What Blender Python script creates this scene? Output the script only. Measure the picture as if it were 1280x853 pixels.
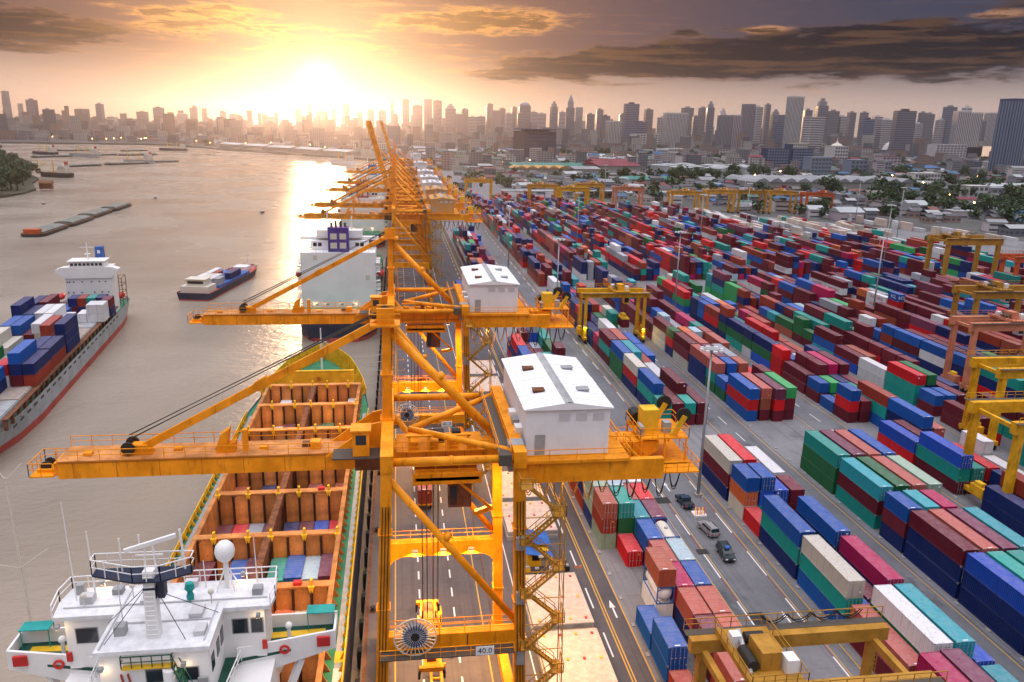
import bpy, math, random
from mathutils import Vector, Matrix
R = math.radians
scene = bpy.context.scene
for o in list(bpy.data.objects): bpy.data.objects.remove(o)

# ------------------------------------------------------------------ camera
YAW, PITCH, ROLL, CAMZ = R(8.469), R(15.3137), R(1.49), 64.73
fwd = Vector((math.sin(YAW)*math.cos(PITCH), math.cos(YAW)*math.cos(PITCH), -math.sin(PITCH)))
rgt = Vector((math.cos(YAW), -math.sin(YAW), 0)); upv = rgt.cross(fwd)
r2 = rgt*math.cos(ROLL) + upv*math.sin(ROLL); u2 = upv*math.cos(ROLL) - rgt*math.sin(ROLL)
cam_data = bpy.data.cameras.new('camera'); cam = bpy.data.objects.new('camera', cam_data)
scene.collection.objects.link(cam)
cam.matrix_world = Matrix(((r2.x, u2.x, -fwd.x, 0), (r2.y, u2.y, -fwd.y, 0), (r2.z, u2.z, -fwd.z, CAMZ), (0, 0, 0, 1)))
cam_data.sensor_width = 36; cam_data.lens = 36*985.94/1280
cam_data.clip_start = 0.5; cam_data.clip_end = 60000
scene.camera = cam

# ------------------------------------------------------------------ sky, sun, exposure
SUN_EL, SUN_AZ = R(2.4), R(-5.02)        # azimuth from +Y, clockwise positive
SUN = Vector((math.sin(SUN_AZ)*math.cos(SUN_EL), math.cos(SUN_AZ)*math.cos(SUN_EL), math.sin(SUN_EL)))
world = bpy.data.worlds.new('World'); scene.world = world; world.use_nodes = True
NT = world.node_tree; NT.nodes.clear()
def wn(t, **k):
    n = NT.nodes.new(t)
    for a, b in k.items(): setattr(n, a, b)
    return n
def wl(a, b): NT.links.new(a, b)
def wmath(op, a, b=None, c=None, clamp=False):
    n = wn('ShaderNodeMath', operation=op); n.use_clamp = clamp
    for i, v in enumerate((a, b, c)):
        if v is None: continue
        if isinstance(v, (int, float)): n.inputs[i].default_value = v
        else: wl(v, n.inputs[i])
    return n.outputs[0]
def wmix(f, a, b, mode='MIX'):
    n = wn('ShaderNodeMix', data_type='RGBA', blend_type=mode, clamp_factor=True)
    for s, v in ((n.inputs[0], f), (n.inputs[6], a), (n.inputs[7], b)):
        if isinstance(v, (int, float)): s.default_value = v
        elif isinstance(v, tuple): s.default_value = v + (1,)
        else: wl(v, s)
    return n.outputs[2]
def wramp(v, lo, hi):
    n = wn('ShaderNodeMapRange', interpolation_type='SMOOTHSTEP')
    wl(v, n.inputs[0]); n.inputs[1].default_value = lo; n.inputs[2].default_value = hi
    return n.outputs[0]
tc = wn('ShaderNodeTexCoord'); sep = wn('ShaderNodeSeparateXYZ'); wl(tc.outputs['Generated'], sep.inputs[0])
dx, dy, dz = sep.outputs
el = wmath('MULTIPLY', wmath('ARCSINE', dz), 57.2958)           # elevation, degrees
az = wmath('MULTIPLY', wmath('ARCTAN2', dx, dy), 57.2958)       # azimuth from +Y, degrees
sky = wn('ShaderNodeTexSky', sky_type='NISHITA', sun_disc=False, sun_elevation=R(5.0), sun_rotation=SUN_AZ,
         altitude=50, air_density=1.6, dust_density=3.0, ozone_density=2.0)
sky_c = wmix(1.0, sky.outputs[0], (0.075, 0.075, 0.075), 'MULTIPLY')
# angular distance from the sun
dot = wn('ShaderNodeVectorMath', operation='DOT_PRODUCT'); wl(tc.outputs['Generated'], dot.inputs[0]); dot.inputs[1].default_value = SUN
sang = wmath('MULTIPLY', wmath('ARCCOSINE', wmath('MINIMUM', dot.outputs['Value'], 0.999999)), 57.2958)
# clear air: warm cream at the horizon, slate blue above; unseen overhead sky brightened to light the scene
e1 = wramp(el, 0.0, 5.2)
warm = wmath('POWER', 2.718, wmath('MULTIPLY', sang, -1/15.0))
base = wmix(e1, (0.90, 0.70, 0.62), (0.0, 0.036, 0.092))
gold = wmix(e1, (1.35, 0.78, 0.38), (0.50, 0.20, 0.085))
base = wmix(wmath('MULTIPLY', warm, 1.2, clamp=True), base, gold)
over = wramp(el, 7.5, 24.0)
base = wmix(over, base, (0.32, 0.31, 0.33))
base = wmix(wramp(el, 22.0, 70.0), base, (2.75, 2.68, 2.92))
base = wmix(0.02, base, sky_c, 'ADD')
# cloud field: long streaks, warped noise in azimuth / elevation
def wvec(kx, ky, off):
    cb = wn('ShaderNodeCombineXYZ'); wl(wmath('MULTIPLY', az, kx), cb.inputs[0]); wl(wmath('MULTIPLY', el, ky), cb.inputs[1]); cb.inputs[2].default_value = off; return cb.outputs[0]
def wnoise(vec, sc, det, rough=0.55, dist=0.0):
    n = wn('ShaderNodeTexNoise'); n.inputs['Scale'].default_value = sc; n.inputs['Detail'].default_value = det
    n.inputs['Roughness'].default_value = rough; n.inputs['Distortion'].default_value = dist
    wl(vec, n.inputs['Vector']); return n.outputs[0]
n1 = wnoise(wvec(0.075, 0.46, 3.1), 3.2, 11, 0.64, 0.25)
n2 = wnoise(wvec(0.10, 0.55, 9.7), 4.5, 11, 0.62, 0.4)
n3 = wnoise(wvec(0.05, 0.9, 5.2), 3.0, 6, 0.55, 0.3)
def ell(a, e, sa, se, slope=0.0, w=1.0):
    da = wmath('SUBTRACT', az, a)
    de = wmath('SUBTRACT', wmath('SUBTRACT', el, e), wmath('MULTIPLY', da, slope))
    q = wmath('ADD', wmath('POWER', wmath('ABSOLUTE', wmath('DIVIDE', da, sa)), 2.0), wmath('POWER', wmath('ABSOLUTE', wmath('DIVIDE', de, se)), 2.0))
    return wmath('MULTIPLY', wmath('POWER', 2.718, wmath('MULTIPLY', q, -1.0)), w)
def wsum(L):
    s = L[0]
    for x in L[1:]: s = wmath('ADD', s, x)
    return s
heavy = wsum([ell(22, 4.5, 10, 1.35, 0.04, 1.1), ell(37, 4.9, 13, 1.9, 0.02, 1.15), ell(11, 3.9, 8, 1.0, 0.07, 0.95), ell(-22.5, 4.8, 7.5, 1.5, -0.03, 1.15), ell(42, 7.9, 5, 0.7, 0.1, 0.9), ell(20, 6.3, 3, .3, 0.05, 0.5), ell(30, 6.2, 5, .7, 0.06, 0.6)])
light = wsum([ell(5.5, 6.7, 8.0, 1.15, 0.03, 1.25), ell(-12, 6.0, 6.5, 1.5, 0.05, 1.0), ell(-4, 4.7, 6, 0.8, 0.0, 0.8), ell(8, 4.4, 7, 0.8, 0.05, 0.6),
              ell(25, 6.35, 2.4, .45, 0.03, 1.0), ell(38, 7.0, 3.0, .45, 0.04, 1.0), ell(-21, 7.4, 5, .5, 0.0, 0.5), ell(-16, 3.4, 9, .5, 0.0, 0.4), ell(30, 2.6, 10, .35, 0.0, 0.55)])
nn = wmath('ADD', wmath('MULTIPLY', n1, 1.3), wmath('MULTIPLY', n2, 0.5))       # about 0.9 in the middle
dH = wramp(wmath('ADD', wmath('MULTIPLY', heavy, 0.70), nn), 1.22, 1.60)
dL = wramp(wmath('ADD', wmath('MULTIPLY', light, 0.78), nn), 1.32, 1.75)
dG = wmath('MULTIPLY', wramp(wmath('ADD', wmath('MULTIPLY', n3, 1.3), wmath('MULTIPLY', n2, 0.5)), 0.92, 1.25), wmath('SUBTRACT', 1.0, over))
wq = wmath('MULTIPLY', warm, 1.35, clamp=True)
lit = wmix(wq, (0.66, 0.33, 0.17), (1.9, 0.78, 0.08))
shade = wmix(wmath('MULTIPLY', wq, wq), (0.0, 0.001, 0.004), (0.20, 0.065, 0.016))
# thin parts of a cloud are lit, thick parts stay dark; noise breaks the change up
bodyL = wramp(wmath('ADD', dL, wmath('MULTIPLY', wmath('SUBTRACT', n2, 0.5), 1.6)), 0.55, 1.05)
lightc = wmix(wmath('MULTIPLY', bodyL, 0.80), lit, shade)
c = wmix(wmath('MULTIPLY', dG, wmath('ADD', 0.015, wmath('MULTIPLY', warm, 0.40))), base, lit)
c = wmix(wmath('MULTIPLY', dL, 0.88), c, lightc)
bodyH = wramp(wmath('ADD', dH, wmath('MULTIPLY', wmath('SUBTRACT', n2, 0.5), 1.5)), 0.25, 0.70)
hcol = wmix(bodyH, wmix(wmath('ADD', 0.12, wmath('MULTIPLY', warm, 0.45)), shade, lit), wmix(wramp(wmath('ADD', n3, wmath('MULTIPLY', wmath('SUBTRACT', n1, 0.5), 0.9)), 0.46, 0.66), shade, wmix(0.11, shade, lit)))
c = wmix(wmath('MULTIPLY', dH, 0.95), c, hcol)
# the sun itself behind thin haze
g1 = wmath('POWER', 2.718, wmath('MULTIPLY', sang, -1/0.42))
g2 = wmath('POWER', 2.718, wmath('MULTIPLY', sang, -1/4.6))
glow = wmix(1.0, (1.0, 0.72, 0.34), wmath('MULTIPLY', g2, 0.95), 'MULTIPLY')
core = wmix(1.0, (1.0, 0.90, 0.66), wmath('MULTIPLY', g1, 8.0), 'MULTIPLY')
c = wmix(1.0, c, glow, 'ADD'); c = wmix(1.0, c, core, 'ADD')
# below the horizon the sky colour just goes on
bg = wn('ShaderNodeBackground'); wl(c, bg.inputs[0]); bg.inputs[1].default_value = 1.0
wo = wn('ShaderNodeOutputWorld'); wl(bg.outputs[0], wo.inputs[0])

sun_d = bpy.data.lights.new('sun', 'SUN'); sun_d.energy = 1.2; sun_d.angle = R(3.0); sun_d.color = (1.0, 0.62, 0.34)
sun_o = bpy.data.objects.new('sun', sun_d); scene.collection.objects.link(sun_o)
sun_o.rotation_euler = SUN.to_track_quat('Z', 'Y').to_euler()

vs = scene.view_settings
scene.display_settings.display_device = 'sRGB'
vs.view_transform = 'Standard'; vs.look = 'None'; vs.exposure = 0.0; vs.gamma = 1.0; vs.use_curve_mapping = False
cy = scene.cycles
cy.use_denoising = True
try: cy.denoiser = 'OPENIMAGEDENOISE'
except Exception: pass
cy.max_bounces = 5; cy.diffuse_bounces = 3; cy.glossy_bounces = 3; cy.transmission_bounces = 2; cy.volume_bounces = 0
cy.caustics_reflective = False; cy.caustics_refractive = False; cy.sample_clamp_indirect = 6.0; cy.sample_clamp_direct = 0
cy.use_adaptive_sampling = True; cy.adaptive_threshold = 0.02

# ------------------------------------------------------------------ helpers
COL = scene.collection
rnd = random.Random(7)
class MB:
    """collects shapes; build() links them as one mesh object"""
    def __init__(s): s.v = []; s.f = []; s.c = []
    def add(s, vs_, fs, col=None):
        k = len(s.v); s.v += [tuple(p) for p in vs_]; s.f += [tuple(i+k for i in q) for q in fs]
        if col is not None: s.c += [col]*len(fs)
        return s
    def box(s, x0, x1, y0, y1, z0, z1, col=None, bottom=True):
        v = [(x0,y0,z0),(x1,y0,z0),(x1,y1,z0),(x0,y1,z0),(x0,y0,z1),(x1,y0,z1),(x1,y1,z1),(x0,y1,z1)]
        f = [(4,5,6,7),(0,1,5,4),(1,2,6,5),(2,3,7,6),(3,0,4,7)]
        if bottom: f.append((3,2,1,0))
        return s.add(v, f, col)
    def beam(s, p, q, w, h=None, w2=None, h2=None, up=(0,0,1)):
        p = Vector(p); q = Vector(q); h = w if h is None else h; w2 = w if w2 is None else w2; h2 = h if h2 is None else h2
        d = (q-p).normalized(); u = Vector(up)
        if abs(d.dot(u)) > 0.98: u = Vector((0,1,0))
        a = d.cross(u).normalized(); b = a.cross(d).normalized(); v = []
        for c0, ww, hh in ((p,w,h),(q,w2,h2)):
            for sa, sb in ((-1,-1),(1,-1),(1,1),(-1,1)): v.append(c0 + a*sa*ww/2 + b*sb*hh/2)
        return s.add(v, [(3,2,1,0),(4,5,6,7),(0,1,5,4),(1,2,6,5),(2,3,7,6),(3,0,4,7)])
    def tube(s, p, q, r, n=8, r2_=None, cap=True):
        p = Vector(p); q = Vector(q); r2_ = r if r2_ is None else r2_
        d = (q-p).normalized(); u = Vector((0,0,1)) if abs(d.z) < 0.95 else Vector((0,1,0))
        a = d.cross(u).normalized(); b = a.cross(d); v = []
        for c0, rr in ((p,r),(q,r2_)):
            for i in range(n):
                t = 2*math.pi*i/n; v.append(c0 + a*math.cos(t)*rr + b*math.sin(t)*rr)
        f = [(i,(i+1)%n,n+(i+1)%n,n+i) for i in range(n)]
        if cap: f += [tuple(range(n-1,-1,-1)), tuple(range(n,2*n))]
        return s.add(v, f)
    def path(s, pts, r, n=5):
        for a, b in zip(pts[:-1], pts[1:]): s.tube(a, b, r, n, cap=False)
        return s
    def prism(s, poly, axis, a, b):
        """poly in the two other axes, extruded along axis from a to b"""
        def P(u, w, t): return {'x':(t,u,w),'y':(u,t,w),'z':(u,w,t)}[axis]
        n = len(poly); v = [P(u,w,a) for u,w in poly] + [P(u,w,b) for u,w in poly]
        f = [(i,(i+1)%n,n+(i+1)%n,n+i) for i in range(n)] + [tuple(range(n-1,-1,-1)), tuple(range(n,2*n))]
        return s.add(v, f)
    def lathe(s, prof, n=16, c=(0,0,0), axis='z'):
        v = []; m = len(prof)
        for i in range(n):
            t = 2*math.pi*i/n
            for r_, h in prof:
                p = {'z':(r_*math.cos(t), r_*math.sin(t), h),'y':(r_*math.cos(t), h, r_*math.sin(t)),'x':(h, r_*math.cos(t), r_*math.sin(t))}[axis]
                v.append((p[0]+c[0], p[1]+c[1], p[2]+c[2]))
        f = []
        for i in range(n):
            j = (i+1) % n
            for k in range(m-1): f.append((i*m+k, j*m+k, j*m+k+1, i*m+k+1))
        f.append(tuple(i*m for i in range(n-1,-1,-1))); f.append(tuple(i*m+m-1 for i in range(n)))
        return s.add(v, f)
    def ring(s, ri, ro, h0, h1, n=16, c=(0,0,0), axis='y'):
        k = len(s.f); s.lathe([(ri,h0),(ro,h0),(ro,h1),(ri,h1)], n, c, axis); del s.f[-2:]
        b0 = len(s.v)-4*n; s.f += [(b0+i*4+3, b0+((i+1)%n)*4+3, b0+((i+1)%n)*4, b0+i*4) for i in range(n)]; return s
    def ball(s, c, r, n=10, sz=1.0):
        pr = [(max(0.01, r*math.sin(math.pi*k/6)), -r*sz*math.cos(math.pi*k/6)) for k in range(7)]
        return s.lathe(pr, n, c)
    def rail(s, p, q, h=1.1, step=2.2, r=0.035):
        """hand rail from p to q"""
        p = Vector(p); q = Vector(q); L = (q-p).length; n = max(1, int(L/step)); up = Vector((0,0,1))
        s.beam(p+up*h, q+up*h, r*2); s.beam(p+up*h*0.52, q+up*h*0.52, r*1.5)
        for i in range(n+1):
            a = p.lerp(q, i/n); s.beam(a, a+up*h, r*1.8)
        return s
    def mesh(s, name, mat, smooth=False):
        me = bpy.data.meshes.new(name); me.from_pydata(s.v, [], s.f)
        if mat is not None: me.materials.append(mat)
        if s.c and len(s.c) == len(s.f):
            at = me.color_attributes.new('col', 'FLOAT_COLOR', 'CORNER'); buf = []
            for q, col in zip(s.f, s.c): buf += (list(col[:3])+[1.0])*len(q)
            at.data.foreach_set('color', buf)
        if smooth: me.polygons.foreach_set('use_smooth', [True]*len(me.polygons))
        me.update(); return me
    def build(s, name, mat, parent=None, smooth=False, **tags):
        return link(name, s.mesh(name, mat, smooth), parent, **tags)
def link(name, data, parent=None, loc=None, rz=None, label=None, cat=None, group=None, kind=None):
    o = bpy.data.objects.new(name, data); COL.objects.link(o)
    if parent is not None: o.parent = parent
    if loc is not None: o.location = loc
    if rz is not None: o.rotation_euler = (0, 0, rz)
    tag(o, label, cat, group, kind); return o
def tag(o, label=None, cat=None, group=None, kind=None):
    if label: o['label'] = label
    if cat: o['category'] = cat
    if group: o['group'] = group
    if kind: o['kind'] = kind
    return o
def thing(name, label, cat, loc=(0,0,0), rz=0, group=None): return link(name, None, None, loc, rz, label, cat, group)
def kids(o): return [c for c in ALLKIDS.get(o.name, [])]
def copy_tree(o, parent=None, skip=()):
    ch = {}
    for x in bpy.data.objects:
        if x.parent is not None: ch.setdefault(x.parent.name, []).append(x)
    def rec(a, par):
        c2 = a.copy(); COL.objects.link(c2)
        if par is not None: c2.parent = par
        for k in ch.get(a.name, []):
            if k.name.split('.')[0] in skip: continue
            rec(k, c2)
        return c2
    return rec(o, parent)
def text(s, size, mat, parent, loc, rot, ext=0.01, name='lettering', ax='CENTER'):
    cu = bpy.data.curves.new(name, 'FONT'); cu.body = s; cu.size = size; cu.extrude = ext; cu.align_x = ax; cu.align_y = 'CENTER'
    cu.materials.append(mat); cu.resolution_u = 2
    tmp = bpy.data.objects.new(name, cu); COL.objects.link(tmp); bpy.context.view_layer.update()
    me = bpy.data.meshes.new_from_object(tmp.evaluated_get(bpy.context.evaluated_depsgraph_get())); bpy.data.objects.remove(tmp)
    if not me.materials: me.materials.append(mat)
    o = bpy.data.objects.new(name, me); COL.objects.link(o)
    if parent is not None: o.parent = parent
    o.location = loc; o.rotation_euler = rot; return o

# ------------------------------------------------------------------ materials
def newmat(name):
    m = bpy.data.materials.new(name); m.use_nodes = True; nt = m.node_tree
    return m, nt, nt.nodes['Principled BSDF']
def nmix(nt, f, a, b, mode='MIX'):
    n = nt.nodes.new('ShaderNodeMix'); n.data_type = 'RGBA'; n.blend_type = mode
    for s, v in ((n.inputs[0], f), (n.inputs[6], a), (n.inputs[7], b)):
        if isinstance(v, (int, float)): s.default_value = v
        elif isinstance(v, tuple): s.default_value = v[:3] + (1,)
        else: nt.links.new(v, s)
    return n.outputs[2]
def nnoise(nt, sc, det=4, rough=0.55, stretch=(1,1,1), coord='Object'):
    t = nt.nodes.new('ShaderNodeTexCoord'); mp = nt.nodes.new('ShaderNodeMapping'); mp.inputs[3].default_value = stretch
    nt.links.new(t.outputs[coord], mp.inputs[0])
    n = nt.nodes.new('ShaderNodeTexNoise'); n.inputs['Scale'].default_value = sc; n.inputs['Detail'].default_value = det; n.inputs['Roughness'].default_value = rough
    nt.links.new(mp.outputs[0], n.inputs['Vector']); return n.outputs[0]
def nrange(nt, v, a, b, c=0.0, d=1.0):
    n = nt.nodes.new('ShaderNodeMapRange'); nt.links.new(v, n.inputs[0])
    for i, q in enumerate((a, b, c, d)): n.inputs[i+1].default_value = q
    return n.outputs[0]
def nmath(nt, op, a, b=None):
    n = nt.nodes.new('ShaderNodeMath'); n.operation = op
    for i, v in enumerate((a, b)):
        if v is None: continue
        if isinstance(v, (int, float)): n.inputs[i].default_value = v
        else: nt.links.new(v, n.inputs[i])
    return n.outputs[0]
def nbump(nt, bsdf, h, strength, dist=0.05):
    b = nt.nodes.new('ShaderNodeBump'); b.inputs['Strength'].default_value = strength; b.inputs['Distance'].default_value = dist
    nt.links.new(h, b.inputs['Height']); nt.links.new(b.outputs[0], bsdf.inputs['Normal'])
def paint(name, col, rough=0.45, wear=0.35, wearcol=(0.10,0.045,0.02), sc=0.5, metal=0.0, var=0.18, streak=True):
    """painted steel with dirt streaks and faded patches"""
    m, nt, b = newmat(name)
    n = nnoise(nt, sc*4, 6, 0.65, (1,1,0.18) if streak else (1,1,1)); n_2 = nnoise(nt, sc, 3)
    dark = tuple(c_*(1-var) for c_ in col); lite = tuple(min(1, c_*(1+var*0.6)+0.01) for c_ in col)
    base = nmix(nt, nrange(nt, n_2, 0.35, 0.65), dark, lite)
    base = nmix(nt, nmath(nt, 'MULTIPLY', nrange(nt, n, 0.56, 0.78), wear), base, wearcol)
    nt.links.new(base, b.inputs['Base Color']); nt.links.new(nrange(nt, n, 0.3, 0.8, rough-0.08, rough+0.2), b.inputs['Roughness'])
    b.inputs['Metallic'].default_value = metal; b.inputs['Specular IOR Level'].default_value = 0.22; return m
def plain(name, col, rough=0.6, metal=0.0, var=0.1, sc=3.0):
    m, nt, b = newmat(name); n = nnoise(nt, sc, 3)
    nt.links.new(nmix(nt, n, tuple(c_*(1-var) for c_ in col), tuple(min(1,c_*(1+var)) for c_ in col)), b.inputs['Base Color'])
    b.inputs['Roughness'].default_value = rough; b.inputs['Metallic'].default_value = metal; b.inputs['Specular IOR Level'].default_value = 0.3 if rough > 0.3 else 0.5; return m
def emit(name, col, s):
    m, nt, b = newmat(name); b.inputs['Base Color'].default_value = col+(1,); b.inputs['Emission Color'].default_value = col+(1,)
    b.inputs['Emission Strength'].default_value = s; return m
M = {}
def add_random(m, lo=0.65, hi=1.2):
    nt = m.node_tree; b = nt.nodes['Principled BSDF']; src = b.inputs['Base Color'].links[0].from_socket; oi = nt.nodes.new('ShaderNodeObjectInfo')
    nt.links.new(nmix(nt, 1.0, src, nrange(nt, oi.outputs['Random'], 0, 1, lo, hi), 'MULTIPLY'), b.inputs['Base Color']); return m
M['crane'] = paint('crane_orange_paint', (0.92,0.315,0.002), 0.45, 0.8, (0.20,0.05,0.006), 0.45, var=0.22)
M['crane2'] = paint('crane_amber_paint', (0.62,0.30,0.03), 0.45, 0.4, (0.15,0.06,0.02), 0.4)
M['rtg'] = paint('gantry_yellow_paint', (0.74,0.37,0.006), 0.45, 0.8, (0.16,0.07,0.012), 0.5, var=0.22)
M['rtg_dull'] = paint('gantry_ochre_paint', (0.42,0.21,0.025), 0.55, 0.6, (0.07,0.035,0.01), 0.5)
M['salmon'] = paint('gantry_salmon_paint', (0.60,0.22,0.12), 0.5, 0.4, (0.2,0.07,0.03), 0.4)
M['redor'] = paint('gantry_red_orange_paint', (0.55,0.10,0.025), 0.5, 0.4, (0.15,0.04,0.02), 0.4)
M['wht'] = paint('white_paint', (0.78,0.79,0.81), 0.5, 0.22, (0.30,0.24,0.20), 0.4, var=0.05)
M['sheet'] = paint('white_sheet_cladding', (0.80,0.81,0.84), 0.45, 0.30, (0.40,0.38,0.38), 0.5, var=0.04)
M['roofspeck'] = paint('speckled_white_deck', (0.70,0.71,0.73), 0.6, 0.85, (0.26,0.25,0.25), 1.6, var=0.12, streak=False)
M['grey'] = paint('grey_paint', (0.33,0.34,0.35), 0.55, 0.3, (0.12,0.09,0.07), 0.6)
M['dark'] = plain('dark_steel', (0.035,0.033,0.032), 0.55, 0.3)
M['grate'] = plain('walkway_grating', (0.10,0.085,0.07), 0.7, 0.2)
M['rubber'] = plain('black_rubber', (0.018,0.018,0.019), 0.8)
M['rope'] = plain('steel_rope', (0.05,0.045,0.04), 0.6, 0.3)
M['cablehot'] = plain('festoon_cable', (0.30,0.16,0.06), 0.5)
M['glass'] = plain('dark_glass', (0.02,0.025,0.035), 0.08)
M['blue'] = paint('blue_paint', (0.03,0.12,0.40), 0.45, 0.3)
M['red'] = paint('red_paint', (0.55,0.03,0.03), 0.45, 0.2)
M['yellow'] = paint('yellow_paint', (0.75,0.45,0.02), 0.5, 0.4)
M['teal'] = paint('teal_canvas', (0.02,0.30,0.28), 0.7, 0.1)
M['deckgreen'] = paint('green_deck_paint', (0.03,0.19,0.10), 0.6, 0.4, (0.12,0.08,0.04), 0.4, streak=False)
M['deckdark'] = paint('dark_green_deck_paint', (0.012,0.075,0.05), 0.6, 0.3, streak=False)
M['hulldark'] = paint('dark_hull_paint', (0.02,0.028,0.06), 0.5, 0.4, (0.12,0.05,0.03), 0.3)
M['hullgrey'] = paint('grey_hull_paint', (0.36,0.39,0.42), 0.5, 0.3, (0.28,0.16,0.10), 0.25)
M['hullred'] = paint('red_antifouling', (0.42,0.07,0.055), 0.6, 0.4, (0.16,0.08,0.06), 0.25)
M['hold'] = paint('primer_bulkhead', (0.62,0.26,0.075), 0.6, 0.95, (0.13,0.045,0.015), 0.5, var=0.35, streak=False)
add_random(M['hold'])
M['rust'] = paint('rusty_steel', (0.17,0.065,0.03), 0.75, 0.7, (0.05,0.022,0.014), 1.0, var=0.35)
M['rustdark'] = plain('dark_rusty_guide', (0.055,0.022,0.014), 0.75, 0, 0.3, 4)
M['hatch'] = paint('hatch_cover_paint', (0.60,0.46,0.37), 0.6, 0.75, (0.22,0.13,0.09), 1.2, var=0.15, streak=False)
M['rusty_deck'] = paint('worn_hatch_paint', (0.36,0.30,0.26), 0.7, 0.8, (0.16,0.09,0.06), 0.8, streak=False)
M['purple'] = paint('purple_funnel_paint', (0.07,0.035,0.28), 0.45, 0.1)
M['shipwhite'] = paint('ship_white_paint', (0.80,0.80,0.80), 0.45, 0.15, (0.40,0.30,0.22), 0.2, var=0.04)
M['cream'] = plain('pale_steel', (0.62,0.58,0.50), 0.6)
M['lampw'] = emit('lit_flood_lens', (1.0,0.62,0.22), 14)
M['lampcity'] = emit('lit_street_lamp', (1.0,0.50,0.16), 30)
M['lampg'] = emit('lit_work_light', (0.85,1.0,0.2), 12)
M['concrete'] = plain('concrete', (0.30,0.29,0.28), 0.85, 0, 0.2, 0.6)
M['pole'] = plain('galvanised_pole', (0.42,0.43,0.46), 0.4, 0.4)
M['linew'] = plain('white_road_paint', (0.70,0.68,0.68), 0.7, 0, 0.2, 2)
M['liney'] = plain('yellow_road_paint', (0.55,0.32,0.06), 0.7, 0, 0.25, 2)
M['liner'] = plain('dark_red_road_paint', (0.20,0.05,0.06), 0.75, 0, 0.25, 2)
M['barge'] = paint('barge_tarpaulin', (0.20,0.21,0.19), 0.8, 0.4, (0.08,0.08,0.07), 0.4, streak=False)
M['bargehull'] = paint('barge_hull', (0.045,0.04,0.042), 0.6, 0.5, (0.12,0.06,0.04), 0.5)

# containers: colour comes from the object (single things) or the mesh (the mass)
def container_mat(name, attr):
    m, nt, b = newmat(name)
    if attr:
        a = nt.nodes.new('ShaderNodeAttribute'); a.attribute_name = 'col'; colr = a.outputs['Color']
    else:
        a = nt.nodes.new('ShaderNodeObjectInfo'); colr = a.outputs['Color']
    n = nnoise(nt, 0.9, 5, 0.65, (1,1,0.35), 'Object'); fade = nnoise(nt, 0.22, 2)
    geo = nt.nodes.new('ShaderNodeNewGeometry'); sx = nt.nodes.new('ShaderNodeSeparateXYZ'); nt.links.new(geo.outputs['Normal'], sx.inputs[0])
    top = nrange(nt, sx.outputs[2], 0.6, 0.9)
    c0 = nmix(nt, nrange(nt, fade, 0.3, 0.7, 0.0, 0.02), colr, (0.5,0.46,0.46))
    c0 = nmix(nt, nmath(nt, 'MULTIPLY', top, nrange(nt, n, 0.30, 0.70, 0.05, 0.20)), c0, (0.62,0.54,0.56))     # dust on faded roofs
    c0 = nmix(nt, nrange(nt, n, 0.64, 0.80, 0.0, 0.55), c0, (0.10,0.04,0.025))                                   # rust
    sk = nnoise(nt, 2.6, 4, 0.6, (1,1,0.07), 'Object'); c0 = nmix(nt, nrange(nt, sk, 0.54, 0.74, 0.0, 0.42), c0, (0.022,0.014,0.012))                # dirt streaks
    nt.links.new(c0, b.inputs['Base Color']); nt.links.new(nrange(nt, n, 0.3, 0.8, 0.38, 0.62), b.inputs['Roughness']); b.inputs['Specular IOR Level'].default_value = 0.1
    return m
M['cont'] = container_mat('container_paint', False)
M['contmass'] = container_mat('container_paint_mass', True)
M['logo_r'] = plain('red_lettering', (0.55,0.06,0.05), 0.5); M['logo_w'] = plain('white_lettering', (0.8,0.8,0.8), 0.5); M['logo_k'] = plain('black_lettering', (0.02,0.02,0.02), 0.5)
# ------------------------------------------------------------------ ground, river, markings
def ground_mat(name, c1, c2, sc=0.05, rough=0.8, stains=0.5, stain_c=(0.03,0.028,0.03), tyres=0.5):
    m, nt, b = newmat(name)
    big = nnoise(nt, sc, 5, 0.6); fine = nnoise(nt, sc*14, 5, 0.7); st = nnoise(nt, sc*2.6, 6, 0.7, (1,0.45,1))
    base = nmix(nt, nrange(nt, big, 0.3, 0.7), c1, c2)
    base = nmix(nt, nrange(nt, fine, 0.35, 0.75, 0, 0.35), base, tuple(x*0.62 for x in c1))
    base = nmix(nt, nmath(nt, 'MULTIPLY', nrange(nt, st, 0.56, 0.70), stains), base, stain_c)
    if tyres:
        ty = nnoise(nt, 1.3, 3, 0.6, (1,0.012,1)); br = nnoise(nt, 0.09, 3, 0.5)
        base = nmix(nt, nmath(nt, 'MULTIPLY', nrange(nt, ty, 0.52, 0.68), nrange(nt, br, 0.3, 0.7, 0.0, tyres)), base, (0.025,0.024,0.026))
        seam = nt.nodes.new('ShaderNodeTexBrick'); seam.offset = 0.0; seam.inputs['Scale'].default_value = 1.0; seam.inputs['Mortar Size'].default_value = 0.04; seam.inputs['Brick Width'].default_value = 6.0; seam.inputs['Row Height'].default_value = 6.0
        seam.inputs['Color1'].default_value = (0,0,0,1); seam.inputs['Color2'].default_value = (0,0,0,1); seam.inputs['Mortar'].default_value = (1,1,1,1)
        tco = nt.nodes.new('ShaderNodeTexCoord'); nt.links.new(tco.outputs['Object'], seam.inputs['Vector'])
        base = nmix(nt, nmath(nt, 'MULTIPLY', seam.outputs['Color'], 0.35), base, (0.03,0.03,0.03))
    nt.links.new(base, b.inputs['Base Color'])
    nt.links.new(nrange(nt, big, 0.3, 0.7, rough-0.15, rough+0.1), b.inputs['Roughness'])
    nbump(nt, b, fine, 0.15, 0.02); b.inputs['Specular IOR Level'].default_value = 0.25; return m
M['yard'] = ground_mat('yard_concrete', (0.17,0.17,0.185), (0.26,0.255,0.27), 0.06, 0.72, 0.55)
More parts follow.
